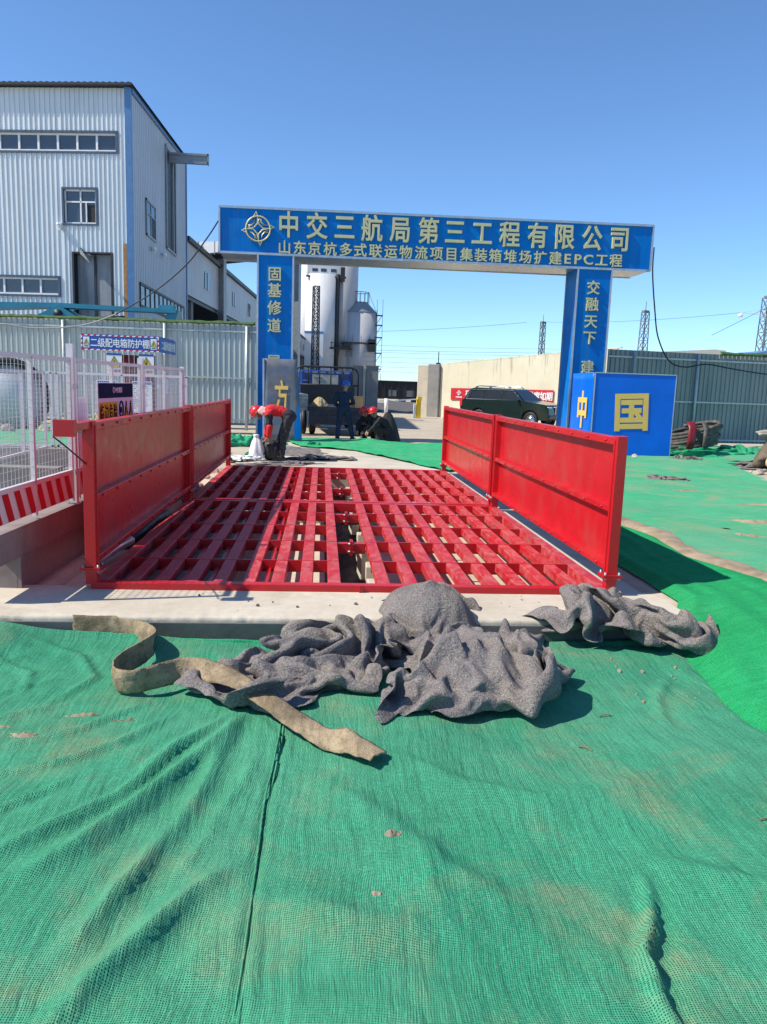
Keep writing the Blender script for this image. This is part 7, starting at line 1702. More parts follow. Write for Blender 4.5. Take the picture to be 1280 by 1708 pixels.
# pebbles and straw on the foreground net
for i in range(13):
    t = random.random(); x = 1.9 + .55 * random.random(); y = 4.2 + .7 * random.random() - .2 * t; r = .006 + .012 * random.random() ** 2
    bm = bmesh.new(); bmesh.ops.create_icosphere(bm, subdivisions=1, radius=r)
    for v in bm.verts: v.co *= 1 + .5 * noise.noise(v.co * 60 + Vector((i, 0, 0)))
    me = bpy.data.meshes.new('pebble'); bm.to_mesh(me); bm.free(); me.materials.append(BARESOIL)
    o = bpy.data.objects.new('pebble', me); COL.objects.link(o); o.location = (x, y, netz(x, y) + r * .3)
    tag(o, 'tiny pale pebble on the green net below the right blanket', 'pebble', 'pebbles on the net')
for (x, y, a, L, lb) in ((1.62, 4.02, .3, .08, 'short straw lying flat on the foreground net right of the middle blanket'), (1.36, 3.60, -.6, .07, 'curved straw on the foreground net below the middle blanket'), (1.90, 2.9, .1, .05, 'tiny straw on the foreground net at far right')):
    m = MB(); m.tube([(-L / 2, 0, 0), (0, .006, .006), (L / 2, -.004, 0)], .0035, 5); o = m.build('straw', STRAP); o.location = (x, y, netz(x, y) + .006); o.rotation_euler = (0, 0, a); tag(o, lb, 'straw')
for i in range(22):
    x = -1.2 + 3.7 * random.random(); y = 5.45 + .5 * random.random(); r = .005 + .012 * random.random() ** 2
    bm = bmesh.new(); bmesh.ops.create_icosphere(bm, subdivisions=1, radius=r)
    for v in bm.verts: v.co *= 1 + .5 * noise.noise(v.co * 60 + Vector((i, 0, 0)))
    me = bpy.data.meshes.new('soil_crumb'); bm.to_mesh(me); bm.free(); me.materials.append(SOIL if i % 2 else ROCK)
    o = bpy.data.objects.new('soil_crumb', me); COL.objects.link(o); o.location = (x, y, r * .4)
    tag(o, 'small crumb of soil on the pale concrete kerb', 'crumb', 'crumbs on the kerb')

# ================================================================== smaller heaps of net and felt
def drape(src, name, c, sx, sy, sz, mat, label, cat, rz=0.0):
    """another crumpled sheet with the drape of one of the blankets, at its own size and in its own stuff"""
    me = src.data.copy(); me.name = name; me.materials.clear(); me.materials.append(mat)
    d = [max(v.co[k] for v in me.vertices) - min(v.co[k] for v in me.vertices) for k in range(3)]
    k = (2 * sx / d[0], 2 * sy / d[1], sz / d[2])
    for v in me.vertices: v.co = Vector((v.co.x * k[0], v.co.y * k[1], v.co.z * k[2]))
    o = bpy.data.objects.new(name, me); COL.objects.link(o); o.location = c; o.rotation_euler = (0, 0, rz)
    md = o.modifiers.new('t', 'SOLIDIFY'); md.thickness = .004; md.offset = 0
    md = o.modifiers.new('s', 'SUBSURF'); md.levels = md.render_levels = 1
    return tag(o, label, cat)
BA, BB, BC = BLANKETS
drape(BB, 'net_pile', (-2.35, 20.6, -.03), .95, .65, .50, NET_E, 'bunched green net pile at the foot of the left fence beside the gate column', 'net pile', .4)
drape(BA, 'net_pile', (-3.1, 20.2, -.02), .95, .6, .28, NET_E, 'low flattened green net pile left of the taller pile by the gate', 'net pile', 1.9)
drape(BC, 'net_pile', (-1.5, 20.9, -.02), .60, .35, .16, NET_E, 'small strip of crumpled green net under the leaning sheet', 'net pile', .2)
drape(BC, 'net_pile', (-.25, 20.9, -.01), .36, .28, .14, NET_D, 'small crumpled green net beside the blue corner of the leaning sheet', 'net pile', 2.2)
drape(BA, 'net_pile', (11.0, 20.9, .02), 2.5, 1.1, .34, NET_E, 'long wrinkled green net pile along the foot of the right fence', 'net pile', 0)
drape(BA, 'net_pile', (-2.0, 16.9, -.04), .9, .42, .17, NET_E, 'dark green net scraps beside the rear left red panel', 'net pile', 1.5)
drape(BC, 'plastic_sheet', (-1.66, 16.3, .0), .45, .40, .14, PLASTIC, 'crumpled pale plastic sheet lying left of the white bag', 'plastic sheet', 1.0)
drape(BC, 'net_pile', (-1.45, 17.0, .0), .5, .22, .16, NET_E, 'small twist of green net left of the white bag', 'net pile', 1.4)
drape(BC, 'felt_scrap', (6.35, 14.0, .06), .44, .36, .12, FELT, 'small grey felt scrap lying on the pale green net at right', 'felt scrap', .4)
drape(BA, 'felt_scrap', (9.3, 19.2, .05), .40, .26, .12, FELT, 'dark felt scrap on the green net before the hose coil', 'felt scrap', 2.5)
drape(BA, 'felt_sheet', (10.7, 18.1, .0), 1.5, 1.0, .14, FELT, 'flat grey felt sheet lying on bare soil near the rubble at right', 'felt sheet', .3)
drape(BA, 'felt_sheet', (-.80, 15.75, -.004), .95, .42, .075, FELT, 'flat grey felt sheet spread under the feet of the bending worker', 'felt sheet', .1)
drape(BC, 'felt_sheet', (-.12, 17.1, -.004), .80, .62, .13, FELT, 'rumpled grey felt sheet on the apron right of the bending worker', 'felt sheet', .5)
drape(BB, 'felt_sheet', (-.55, 18.9, -.004), .75, 1.3, .06, FELT, 'thin grey felt sheet lying behind the bending worker', 'felt sheet', .2)

# ================================================================== vehicles
car = empty('parked_car', (8.95, 36.3, -.02), R(-45), 'dark green off-road car parked by the cream wall and red banner', 'car')
def xz(mb, poly, hw, hw_top=None):
    """side outline (x,z) drawn across the car; the width may narrow towards the top"""
    zs = [p[1] for p in poly]; z0, z1 = min(zs), max(zs); n = len(poly); vs = []
    for s in (-1, 1):
        for (x, z) in poly:
            w = hw if hw_top is None else hw + (hw_top - hw) * (z - z0) / (z1 - z0)
            vs.append((x, s * w, z))
    fs = [tuple(range(n)), tuple(range(2 * n - 1, n - 1, -1))]
    for i in range(n):
        j = (i + 1) % n; fs.append((j, i, n + i, n + j))
    mb.add(vs, fs)
def arch(cx, r, n=9):
    return [(cx + r * math.cos(math.pi * (1 - i / n)), .36 + r * math.sin(math.pi * (1 - i / n))) for i in range(n + 1)]
WF, WR_ = 1.42, -1.37
low = [(-2.34, .42)] + [(WR_ - .47, .36)] + arch(WR_, .46) + [(WR_ + .47, .34), (WF - .47, .34)] + arch(WF, .46) + [(WF + .47, .36), (2.30, .40), (2.40, .62), (2.36, .92), (2.22, 1.06), (1.25, 1.18), (1.02, 1.22), (-2.28, 1.18), (-2.40, .85)]
m = MB(); xz(m, low, .93); body = m.build('body', CARGREEN, car, fix=True); bevel(body, .06, 3)
m = MB(); xz(m, [(-2.28, 1.14), (1.10, 1.14), (.42, 1.66), (.30, 1.72), (-1.70, 1.75), (-2.02, 1.68)], .90, .68); cabin = m.build('cabin', CARGREEN, car, fix=True); bevel(cabin, .05, 3)
def cw_(z): return .90 + (.68 - .90) * (z - 1.14) / (.61) 
def side_glass(x0, x1, x2, x3, z0=1.22, z1=1.62):
    for s in (-1, 1):
        m = MB(); vs = [(x0, s * (cw_(z0) + .012), z0), (x1, s * (cw_(z0) + .012), z0), (x2, s * (cw_(z1) + .012), z1), (x3, s * (cw_(z1) + .012), z1)]
        m.add(vs, [(0, 1, 2, 3) if s < 0 else (3, 2, 1, 0)]); m.build('side_window', GLASS, cabin)
side_glass(-.02, .92, .40, -.02); side_glass(-1.0, -.12, -.12, -1.0); side_glass(-2.05, -1.12, -1.12, -1.86)
m = MB(); m.add([(1.06, -.80, 1.20), (1.06, .80, 1.20), (.47, .66, 1.645), (.47, -.66, 1.645)], [(0, 1, 2, 3)]); m.build('windscreen', GLASS, cabin)
m = MB(); m.add([(-2.27, .74, 1.22), (-2.27, -.74, 1.22), (-2.09, -.64, 1.62), (-2.09, .64, 1.62)], [(0, 1, 2, 3)]); m.build('rear_window', GLASS, cabin)
m = MB()
for s in (-1, 1):
    m.tube([(.15, s * .60, 1.735), (.05, s * .60, 1.80), (-1.55, s * .60, 1.82), (-1.75, s * .60, 1.76)], .028, 8)
m.build('roof_rail', CHROME, car)
for s in (-1, 1):
    for x in (WF, WR_):
        m = MB(); y = s * .80
        m.tube([Vector((x + .30 * math.cos(a * math.pi / 12), y, .36 + .30 * math.sin(a * math.pi / 12))) for a in range(24)], .085, 10, closed=True); t_ = m.build('tyre', BLACK, car)
        m = MB(); m.cyl((x, y - s * .05, .36), (x, y + s * .06, .36), .24, 20)
        for a in range(6):
            an = a * math.pi / 3; m.bar((x, y + s * .07, .36), (x + .22 * math.cos(an), y + s * .07, .36 + .22 * math.sin(an)), .06, .03)
        m.build('rim', CHROME, t_)
    m = MB(); m.box((.80, s * 1.02, 1.24), (.12, .20, .15)); o = m.build('mirror', CARGREEN, car); bevel(o, .03)
    m = MB(); m.prism([(2.0, .84), (2.36, .80), (2.34, .98), (1.98, 1.04)], 'y', s * .55, s * .925); o = m.build('headlight', CHROME, car); bevel(o, .02)
    m = MB(); m.b2((-2.41, s * .70, .86), (-2.28, s * .945, 1.16)); o = m.build('tail_light', SIGNRED, car)
    m = MB(); m.cyl((2.33, s * .70, .52), (2.41, s * .70, .52), .07, 12); m.build('fog_light', CHROME, car)
    m = MB()
    for x in (-.05, -1.05): m.b2((x - .16, s * .925, 1.03), (x + .02, s * .955, 1.06))
    m.build('door_handle', CARGREEN, car)
    m = MB()
    for x in (1.02, -.06, -1.08): m.b2((x - .006, s * .926, .48), (x + .006, s * .934, 1.16))
    m.build('door_seam', BLACK, car)
    m = MB(); m.b2((-.85, s * .90, .34), (.90, s * 1.0, .39)); m.build('side_step', DARK, car)
m = MB(); m.b2((2.30, -.42, .62), (2.385, .42, .98)); g = m.build('grille', BLACK, car)
m = MB()
for i in range(8):
    y = -.36 + .72 * i / 7; m.b2((2.38, y - .022, .64), (2.415, y + .022, .96))
m.b2((2.37, -.44, .96), (2.42, .44, 1.0)); m.build('grille_bar', CHROME, g)
m = MB(); m.b2((2.39, -.24, .48), (2.42, .24, .62)); p_ = m.build('number_plate', SIGNBLUE, car)
m = MB(); xz(m, [(2.1, .36), (2.42, .40), (2.44, .60), (2.34, .62), (2.1, .5)], .90); o = m.build('front_bumper', CARGREEN, car, fix=True); bevel(o, .04)
m = MB(); m.b2((2.3, -.6, .40), (2.435, .6, .46)); m.build('air_intake', BLACK, car)

m = MB()
for s in (-1, 1): m.tube([(-2.08, s * .905, 1.205), (.95, s * .905, 1.205)], .012, 5); m.tube([(-2.08, s * .90, 1.21), (-1.90, s * .775, 1.63), (-.1, s * .765, 1.665), (.40, s * .765, 1.655)], .010, 5)
m.build('window_trim', CHROME, cabin)
# ---- flatbed truck seen from behind
tr = empty('flatbed_truck', (.54, 25.6, -.02), R(5), 'flatbed truck with blue cab and hanging dark tailgate parked behind the gate', 'truck')
m = MB(); m.b2((-1.0, 0, .78), (1.0, 4.1, .92)); m.build('bed_floor', TRUCKDARK, tr)
m = MB(); m.b2((-.95, -.06, .36), (.95, -.02, .88)); tg = m.build('tailgate', TRUCKDARK, tr)
m = MB()
for z in (.40, .60, .85): m.b2((-.95, -.085, z - .025), (.95, -.06, z + .025))
for x in (-.9, -.3, .3, .9): m.b2((x - .03, -.08, .38), (x + .03, -.06, .86))
m.build('ribs', TRUCKDARK, tg)
m = MB(); m.b2((-1.03, .05, .80), (-.99, 3.9, 1.30)); sg_ = m.build('side_gate', TRUCKGREY, tr)
m = MB()
for z in (.86, 1.0, 1.14, 1.27): m.b2((-1.06, .05, z - .02), (-1.03, 3.9, z + .02))
for i in range(7): m.b2((-1.065, .05 + i * .62, .8), (-1.03, .11 + i * .62, 1.3))
m.build('ribs', TRUCKGREY, sg_)
m = MB(); m.b2((-1.38, -.02, .80), (-1.02, .03, 1.32)); q_ = m.build('open_flap', TRUCKGREY, tr)
m = MB()
for z in (.86, .97, 1.08, 1.19, 1.29): m.b2((-1.38, -.045, z - .02), (-1.02, -.02, z + .02))
m.build('ribs', TRUCKGREY, q_)
m = MB(); m.b2((-1.0, 3.95, .92), (1.02, 4.02, 1.62)); hb = m.build('headboard', DARK, tr)
m = MB(); pts = [(-1.18, 3.98, .9), (-1.18, 3.98, 2.05), (-1.10, 3.98, 2.22), (-.95, 3.98, 2.28), (.90, 3.98, 2.28), (1.08, 3.98, 2.20), (1.16, 3.98, 2.02), (1.16, 3.98, .9)]
m.tube(pts, .035, 8)
for x in (-.72, -.30, .12, .54, .92): m.tube([(x, 3.98, 1.6), (x, 3.98, 2.26)], .024, 6)
m.tube([(-1.16, 3.98, 1.62), (1.14, 3.98, 1.62)], .03, 6)
m.build('rack', DARK, hb)
m = MB(); m.b2((-.98, 4.25, .75), (.98, 5.85, 2.16)); cb = m.build('cab', TRUCKBLUE, tr); bevel(cb, .08, 3)
m = MB(); m.b2((-.55, 4.235, 1.55), (.42, 4.25, 2.0)); m.build('rear_window', CREAMROOF, cb)
m = MB(); m.b2((-.50, 4.22, 1.86), (-.18, 4.24, 1.92))
for i in range(6): m.b2((-.85 + i * .3, 4.225, 2.05), (-.65 + i * .3, 4.24, 2.12))
for z in (1.35, 1.55, 1.75): m.b2((-.9, 4.225, z), (-.68, 4.24, z + .04))
m.build('panel_ribs', TRUCKGREY, cb)
m = MB(); m.b2((-.42, .1, .50), (-.30, 5.6, .78)); m.b2((.30, .1, .50), (.42, 5.6, .78)); m.b2((-.9, .3, .62), (.9, .42, .78)); m.b2((-.5, .9, .3), (.5, 1.15, .5)); m.build('chassis', DARK, tr)
def wheel(x, y, r=.42, w=.24):
    m = MB(); m.tube([Vector((x, y + (r - .08) * math.cos(a * math.pi / 14), r + (r - .08) * math.sin(a * math.pi / 14))) for a in range(28)], .095, 10, closed=True)
    t_ = m.build('tyre', BLACK, tr)
    m = MB(); m.cyl((x - w * .35, y, r), (x + w * .35, y, r), r - .13, 18); m.cyl((x - w * .5, y, r), (x + w * .5, y, r), .09, 10); m.build('rim', TRUCKGREY, t_)
for (x, y) in ((-1.10, .62), (-.80, .62), (.80, .62), (1.10, .62), (-.88, 5.0), (.88, 5.0)): wheel(x, y)

for x in (-.7, .7):
    m = MB(); m.b2((x - .12, -.10, .30), (x + .12, -.06, .35)); m.build('tail_light', BOXRED, tr)
for i, (x, y, a, L, h, lb) in enumerate(((.72, 25.95, .05, .36, .33, 'left smaller plywood box standing on the truck bed'), (1.14, 25.9, .03, .46, .37, 'right larger plywood box standing on the truck bed'))):
    rt = empty('plywood_box', (x, y, .90), a, lb, 'box', 'plywood boxes on the truck')
    m = MB(); m.b2((-L / 2, -.012, 0), (L / 2, 0, h)); m.b2((-L / 2, .30, 0), (L / 2, .312, h)); m.b2((-L / 2, .001, 0), (-L / 2 + .015, .299, h)); m.b2((L / 2 - .015, .001, 0), (L / 2, .299, h)); m.b2((-L / 2, 0, .0), (L / 2, .3, .015)); m.build('panels', WOOD, rt)
    m = MB(); m.b2((-L / 2 + .01, -.03, .02), (-L / 2 + .06, -.013, h - .02)); m.b2((L / 2 - .06, -.03, .02), (L / 2 - .01, -.013, h - .02)); m.build('batten', WOOD, rt)
heap('load_sack', (-.08, 26.0, .90), .30, .2, .16, SAND, 'grey sack lying on the truck bed left of the standing worker', 'sack', 55, n=24)

# ================================================================== people
def hand_caps(wrist, d, side, curl=.5):
    """palm, five unequal bent fingers and a thumb leaving the side of the palm"""
    d = Vector(d).normalized(); sd = Vector(side); sd = (sd - d * sd.dot(d)).normalized(); nr = d.cross(sd)
    w = Vector(wrist); caps = []
    for o in (-.026, -.009, .009, .025): caps.append((w + sd * o * .6 + d * .015, w + sd * o + d * .085, .017, .015))
    palm = w + d * .085
    for k, (o, L) in enumerate(((-.031, .060), (-.0105, .074), (.0105, .069), (.030, .053))):
        a = palm + sd * o; b = a + d * L * .55 + nr * .012; c = b + d * L * .4 * (1 - curl * .5) + nr * L * curl
        caps += [(a, b, .0098, .0094), (b, c, .0094, .0085)]
    a = w + d * .03 - sd * .028; b = a - sd * .026 + d * .030 + nr * .01; c = b + d * .030 + nr * .014
    caps += [(w + d * .02, a, .016, .013), (a, b, .0125, .011), (b, c, .011, .0095)]
    return caps

def person(loc, rz, label, J, top, sleeve, trouser, helmet, flap=False, vest=None, face=(1, 0, 0), headup=(0, 0, 1), group=None):
    """J: joints pelvis, waist, chest, neck, head and l/r shoulder elbow wrist hip knee ankle toe"""
    root = empty('person', loc, rz, label, 'person', group)
    J = {k: Vector(p) for k, p in J.items()}
    if 'waist' not in J: J['waist'] = J['pelvis'].lerp(J['chest'], .45)
    lat = (J['rshoulder'] - J['lshoulder']).normalized(); lath = (J['rhip'] - J['lhip']).normalized()
    def torso(g, lo=0.0):
        c = []
        for s in (-1, 1):
            p = J['pelvis'] + lath * s * .065; w = J['waist'] + lat * s * .055; h = J['chest'] + lat * s * .085
            c += [(p, w, .100 + g, .090 + g), (w, h, .090 + g, .098 + g), (h, J[('l', 'r')[s > 0] + 'shoulder'], .085 + g, .062 + g)]
        return c
    caps = torso(0) + [(J['chest'], J['neck'], .07, .055), (J['neck'], J['head'], .052, .06)]
    hd = J['head']; f = Vector(face).normalized(); u = Vector(headup); u = (u - f * u.dot(f)).normalized(); r_ = f.cross(u)
    caps += [(hd + u * .03 - f * .015, hd + u * .045 + f * .01, .095, .09), (hd - u * .03 + f * .02, hd - u * .07 + f * .045, .07, .045)]
    for sd in 'lr':
        caps += [(J[sd + 'shoulder'], J[sd + 'elbow'], .055, .042), (J[sd + 'elbow'], J[sd + 'wrist'], .042, .028),
                 (J['pelvis'], J[sd + 'hip'], .09, .09), (J[sd + 'hip'], J[sd + 'knee'], .085, .055), (J[sd + 'knee'], J[sd + 'ankle'], .056, .040), (J[sd + 'ankle'], J[sd + 'toe'], .038, .028)]
        caps += hand_caps(J[sd + 'wrist'], J[sd + 'wrist'] - J[sd + 'elbow'], J.get(sd + 'side', (1, 0, 0)))
    fuse('body', caps, SKIN, root, .0085, 1)
    g = .012; caps = torso(g) + [(J['chest'], J['chest'].lerp(J['neck'], .7), .085, .070)]
    for sd in 'lr':
        e, w = J[sd + 'elbow'], J[sd + 'wrist']
        caps += [(J[sd + 'shoulder'], e, .078, .064), (e, e.lerp(w, .5), .064, .058), (e.lerp(w, .5), e.lerp(w, .95), .060, .046)]
    fuse('jacket', caps, sleeve, root, .014, 3, .016)
    if vest:
        caps = [c for c in torso(.020) if True] + [(J['chest'], J['chest'].lerp(J['neck'], .5), .10, .085)]
        fuse('vest', caps, vest, root, .014, 3, .016)
        for sd in 'lr':
            e, w = J[sd + 'elbow'], J[sd + 'wrist']
            fuse('red_sleeve', [(e.lerp(w, .05), e.lerp(w, .85), .072, .058)], vest, root, .012, 1)
    caps = []
    for s, sd in ((-1, 'l'), (1, 'r')):
        p = J['pelvis'] + lath * s * .06; k, a = J[sd + 'knee'], J[sd + 'ankle']
        caps += [(J['waist'].lerp(J['pelvis'], .6) + lath * s * .06, p, .128, .135), (p, J[sd + 'hip'], .13, .118), (J[sd + 'hip'], k, .115, .082), (k, k.lerp(a, .6), .084, .076), (k.lerp(a, .6), a.lerp(k, .02), .076, .066)]
    fuse('trousers', caps, trouser, root, .014, 3, .022)
    for sd in 'lr':
        a = J[sd + 'ankle']; d = J[sd + 'toe'] - a; d.z = 0; d.normalize(); b = Vector((a.x, a.y, .048))
        fuse('shoe', [(b - d * .05, b + d * .07, .048, .048), (b + d * .07, b + d * .17 - Vector((0, 0, .010)), .048, .036), (b, b + Vector((0, 0, .05)), .046, .044)], BLACK, root, .010, 1)
    # face and helmet, in the frame of the head
    M = Matrix((r_, f, u)).transposed()
    def to(p): return hd + M @ Vector(p)
    m = MB(); m.tube([to((0, .085, .02)), to((0, .115, -.012)), to((0, .09, -.03))], [.010, .016, .008], 6); m.build('nose', SKIN, root)
    m = MB()
    for x in (-.032, .032): m.tube([to((x - .012, .088, .022)), to((x + .012, .088, .022))], .008, 6)
    m.build('eyes', BLACK, root)
    m = MB(); m.tube([to((-.022, .088, -.055)), to((.022, .088, -.055))], .006, 6); m.build('mouth', CLOTHRED, root)
    m = MB()
    for x in (-1, 1): m.tube([to((x * .088, 0, .025)), to((x * .098, -.012, .0)), to((x * .088, 0, -.03))], [.010, .014, .008], 6)
    m.build('ears', SKIN, root)
    m = MB(); P = []; nn = 20
    for jx in range(9):
        a = jx / 8 * math.pi / 2
        for k in range(nn + 1):
            b = 2 * math.pi * k / nn
            P.append(to((.122 * math.cos(a) * math.cos(b), .142 * math.cos(a) * math.sin(b) - .005, .035 + .135 * math.sin(a))))
    m.grid(P, nn + 1, 9)
    P = []
    for q, rr in enumerate((1.0, 1.16)):
        for k in range(nn + 1):
            b = 2 * math.pi * k / nn; ex = 1.0 + (rr - 1) * (1.8 if math.sin(b) > 0 else .6)
            P.append(to((.122 * ex * math.cos(b), .142 * ex * math.sin(b) - .005, .036 - .012 * q)))
    m.grid(P, nn + 1, 2); m.tube([to((0, -.12, .11)), to((0, -.04, .172)), to((0, .06, .168)), to((0, .12, .11))], .014, 6)
    o = m.build('helmet', helmet, root); md = o.modifiers.new('t', 'SOLIDIFY'); md.thickness = .006
    m = MB(); m.tube([to((.09, .0, .02)), to((.055, .06, -.09)), to((-.055, .06, -.09)), to((-.09, .0, .02))], .006, 5); m.build('chin_strap', BLACK, root)
    if flap:
        m = MB(); P = []
        for q in range(5):
            for k in range(13):
                b = math.pi + math.pi * k / 12; ex = 1.08 + .28 * q / 4
                P.append(to((.122 * ex * math.cos(b), .142 * ex * math.sin(b) - .005 - .03 * q / 4, .035 - .17 * q / 4 + .01 * math.sin(k * 1.7) * q)))
        m.grid(P, 13, 5); o = m.build('neck_flap', FLAP, root); md = o.modifiers.new('t', 'SOLIDIFY'); md.thickness = .005
    return root
# bending worker in the red vest, facing left, arms hanging to the bag
person((-.90, 16.6, .0), 0, 'bending worker in red vest with red helmet and pale neck flap beside the white bag',
       dict(pelvis=(.24, 0, .94), chest=(-.16, .0, 1.05), neck=(-.33, .0, 1.03), head=(-.43, -.01, .98), waist=(.06, 0, 1.03),
            lshoulder=(-.20, -.17, .98), lelbow=(-.17, -.22, .72), lwrist=(-.20, -.18, .50), rshoulder=(-.20, .17, .98), relbow=(-.22, .2, .72), rwrist=(-.28, .16, .50),
            lhip=(.20, -.09, .88), lknee=(.12, -.10, .48), lankle=(.07, -.11, .09), ltoe=(-.08, -.12, .05),
            rhip=(.20, .09, .88), rknee=(.06, .11, .48), rankle=(-.03, .12, .09), rtoe=(-.18, .13, .05), lside=(1, 0, 0), rside=(1, 0, 0)),
       CLOTHRED, CLOTHBLK, CLOTHGREY, HELMRED, True, CLOTHRED, face=(-.6, 0, -.8), headup=(-.78, 0, .6))
# standing worker in navy seen from behind
person((.66, 23.5, -.02), R(8), 'standing worker in navy clothes and blue helmet seen from behind at the truck', 
       dict(pelvis=(0, 0, .92), chest=(.0, .02, 1.32), neck=(.03, .05, 1.47), head=(.06, .09, 1.60),
            lshoulder=(-.20, .02, 1.38), lelbow=(-.27, .06, 1.10), lwrist=(-.14, .22, 1.0), rshoulder=(.20, .02, 1.38), relbow=(.30, .08, 1.12), rwrist=(.18, .26, 1.06),
            lhip=(-.10, 0, .88), lknee=(-.15, .02, .48), lankle=(-.18, -.02, .09), ltoe=(-.20, .12, .05),
            rhip=(.10, 0, .88), rknee=(.20, .04, .48), rankle=(.27, .02, .09), rtoe=(.36, .12, .05), lside=(1, 0, 0), rside=(1, 0, 0)),
       CLOTHNAVY, CLOTHNAVY, CLOTHNAVY, HELMBLUE, face=(.4, .9, -.1))
# two workers crouching in dark clothes
def crouch(loc, rz, label, sc=1.0):
    person(loc, rz, label,
       dict(pelvis=(.16, 0, .32), chest=(-.10, .0, .66), waist=(.10, 0, .50), neck=(-.20, .0, .76), head=(-.27, .0, .86),
            lshoulder=(-.12, -.18, .66), lelbow=(-.30, -.24, .46), lwrist=(-.42, -.14, .30), rshoulder=(-.12, .18, .66), relbow=(-.30, .24, .46), rwrist=(-.42, .14, .30),
            lhip=(.14, -.10, .30), lknee=(-.26, -.20, .42), lankle=(-.02, -.18, .09), ltoe=(-.16, -.20, .05),
            rhip=(.14, .10, .30), rknee=(-.26, .20, .42), rankle=(-.02, .18, .09), rtoe=(-.16, .20, .05), lside=(0, 1, 0), rside=(0, 1, 0)),
       CLOTHBLK, CLOTHBLK, CLOTHBLK, HELMRED, face=(-.9, 0, -.4), headup=(-.4, 0, .9))
crouch((1.47, 23.85, -.02), R(44), 'crouching worker in black with red helmet nearer the truck tailgate')
crouch((1.80, 23.35, -.02), R(10), 'crouching worker in black with red helmet with broad back to the open yard')
heap('black_bundle', (2.0, 23.50, -.02), .38, .34, .84, CLOTHBLK, 'rounded black bundle behind the crouching workers', 'bundle', 61, n=30, wr=.08)

# bags by the bending worker
m = MB(); P = []
prof = [(.02, .0), (.17, .01), (.19, .10), (.17, .22), (.12, .36), (.07, .44), (.05, .47), (.075, .53), (.02, .54)]
for i, (r, z) in enumerate(prof):
    for k in range(25):
        a = 2 * math.pi * k / 24; rr = r * (1 + .26 * nz(math.cos(a) * 1.5, math.sin(a) * 1.5 + z * 3, 1.6, 4) + .16 * nz(math.cos(a) * 3, math.sin(a) * 3 + z * 7, 2.2, 7))
        P.append((rr * math.cos(a) - .10 * z * z, rr * .8 * math.sin(a) + .03 * z, z))
m.grid(P, 25, len(prof)); o = m.build('plastic_bag', PLASTIC); o.location = (-1.33, 16.5, .005); md = o.modifiers.new('s', 'SUBSURF'); md.levels = md.render_levels = 2
tag(o, 'upright white plastic sack standing left of the black bag', 'bag')
bg = empty('black_bag', (-1.02, 16.62, .005), R(8), 'bulging black bag under the hands of the bending worker', 'bag')
m = MB(); P = []
prof = [(.02, .0), (.22, .01), (.27, .10), (.27, .24), (.22, .36), (.16, .41), (.10, .40), (.04, .34)]
for i, (r, z) in enumerate(prof):
    for k in range(29):
        a = 2 * math.pi * k / 28; rr = r * (1 + .12 * nz(math.cos(a) * 1.5, math.sin(a) * 1.5 + z * 4, 2.0, 14))
        P.append((rr * math.cos(a), rr * .75 * math.sin(a), z))
m.grid(P, 29, len(prof)); o = m.build('bag_body', BLACKBAG, bg); md = o.modifiers.new('s', 'SUBSURF'); md.levels = md.render_levels = 1
m = MB()
for a in (-.5, .2): m.tube([(a * .3 - .05, -.20, .12), (a * .3, -.19, .30), (a * .3 + .05, -.10, .42), (a * .3 + .1, .05, .43)], .014, 6)
m.build('strap', DARK, bg)

# hose coil, orange frames and rubble at the right fence
hc = empty('hose_coil', (10.5, 21.6, .06), 0, 'thick dusty hose coil tied with a red strap before the right fence', 'hose coil')
m = MB(); pts = []
for i in range(190):
    a = 2 * math.pi * i / 26 ; k = i / 190
    rx = .80 + .10 * nz(i * .05, 0, 2, 3) - .25 * (k % .34); ry = .45 + .05 * nz(i * .04, 4, 2, 3)
    pts.append((rx * math.cos(a) + .1 * k, ry * math.sin(a), .09 + .62 * k + .05 * math.sin(a * 1.0 + 1) + .14 * math.cos(a)))
m.tube(pts, .055, 8); m.build('hose', HOSE, hc)
m = MB(); P = []
for i, (y, z) in enumerate(((-.62, .02), (-.66, .35), (-.60, .72), (-.40, .88), (-.1, .86))):
    for x in (-.40, -.32, -.24, -.18): P.append((x + .10 * z, y, z))
m.grid(P, 4, 5); o = m.build('red_strap', BOXRED, hc); md = o.modifiers.new('t', 'SOLIDIFY'); md.thickness = .02
m = MB(); P = []
for i, (y, z) in enumerate(((-.58, .02), (-.62, .35), (-.56, .70), (-.38, .86), (-.1, .84))):
    for x in (.08, .14, .20): P.append((x + .06 * z, y, z))
m.grid(P, 3, 5); o = m.build('dark_strap', HOSE, hc); md = o.modifiers.new('t', 'SOLIDIFY'); md.thickness = .02
for i, (x, y, lb) in enumerate(((10.02, 22.6, 'orange steel frame leaning on the fence, next to the blue box'), (10.30, 22.7, 'orange steel frame leaning on the fence, next to the hose coil'))):
    rt = empty('orange_frame', (x, y, 0.0), R(8), lb, 'steel frame', 'orange frames leaning on the fence')
    m = MB()
    for dx in (-.16, .12): m.bar((dx, 0, 0), (dx - .04, .42, 1.42), .06, .05)
    m.build('upright', ORANGE, rt)
    m = MB()
    for t in (.3, .65, .97): m.bar((-.15 - .04 * t, .42 * t, 1.42 * t), (.11 - .04 * t, .42 * t, 1.42 * t), .05, .04)
    m.build('crossbar', ORANGE, rt)
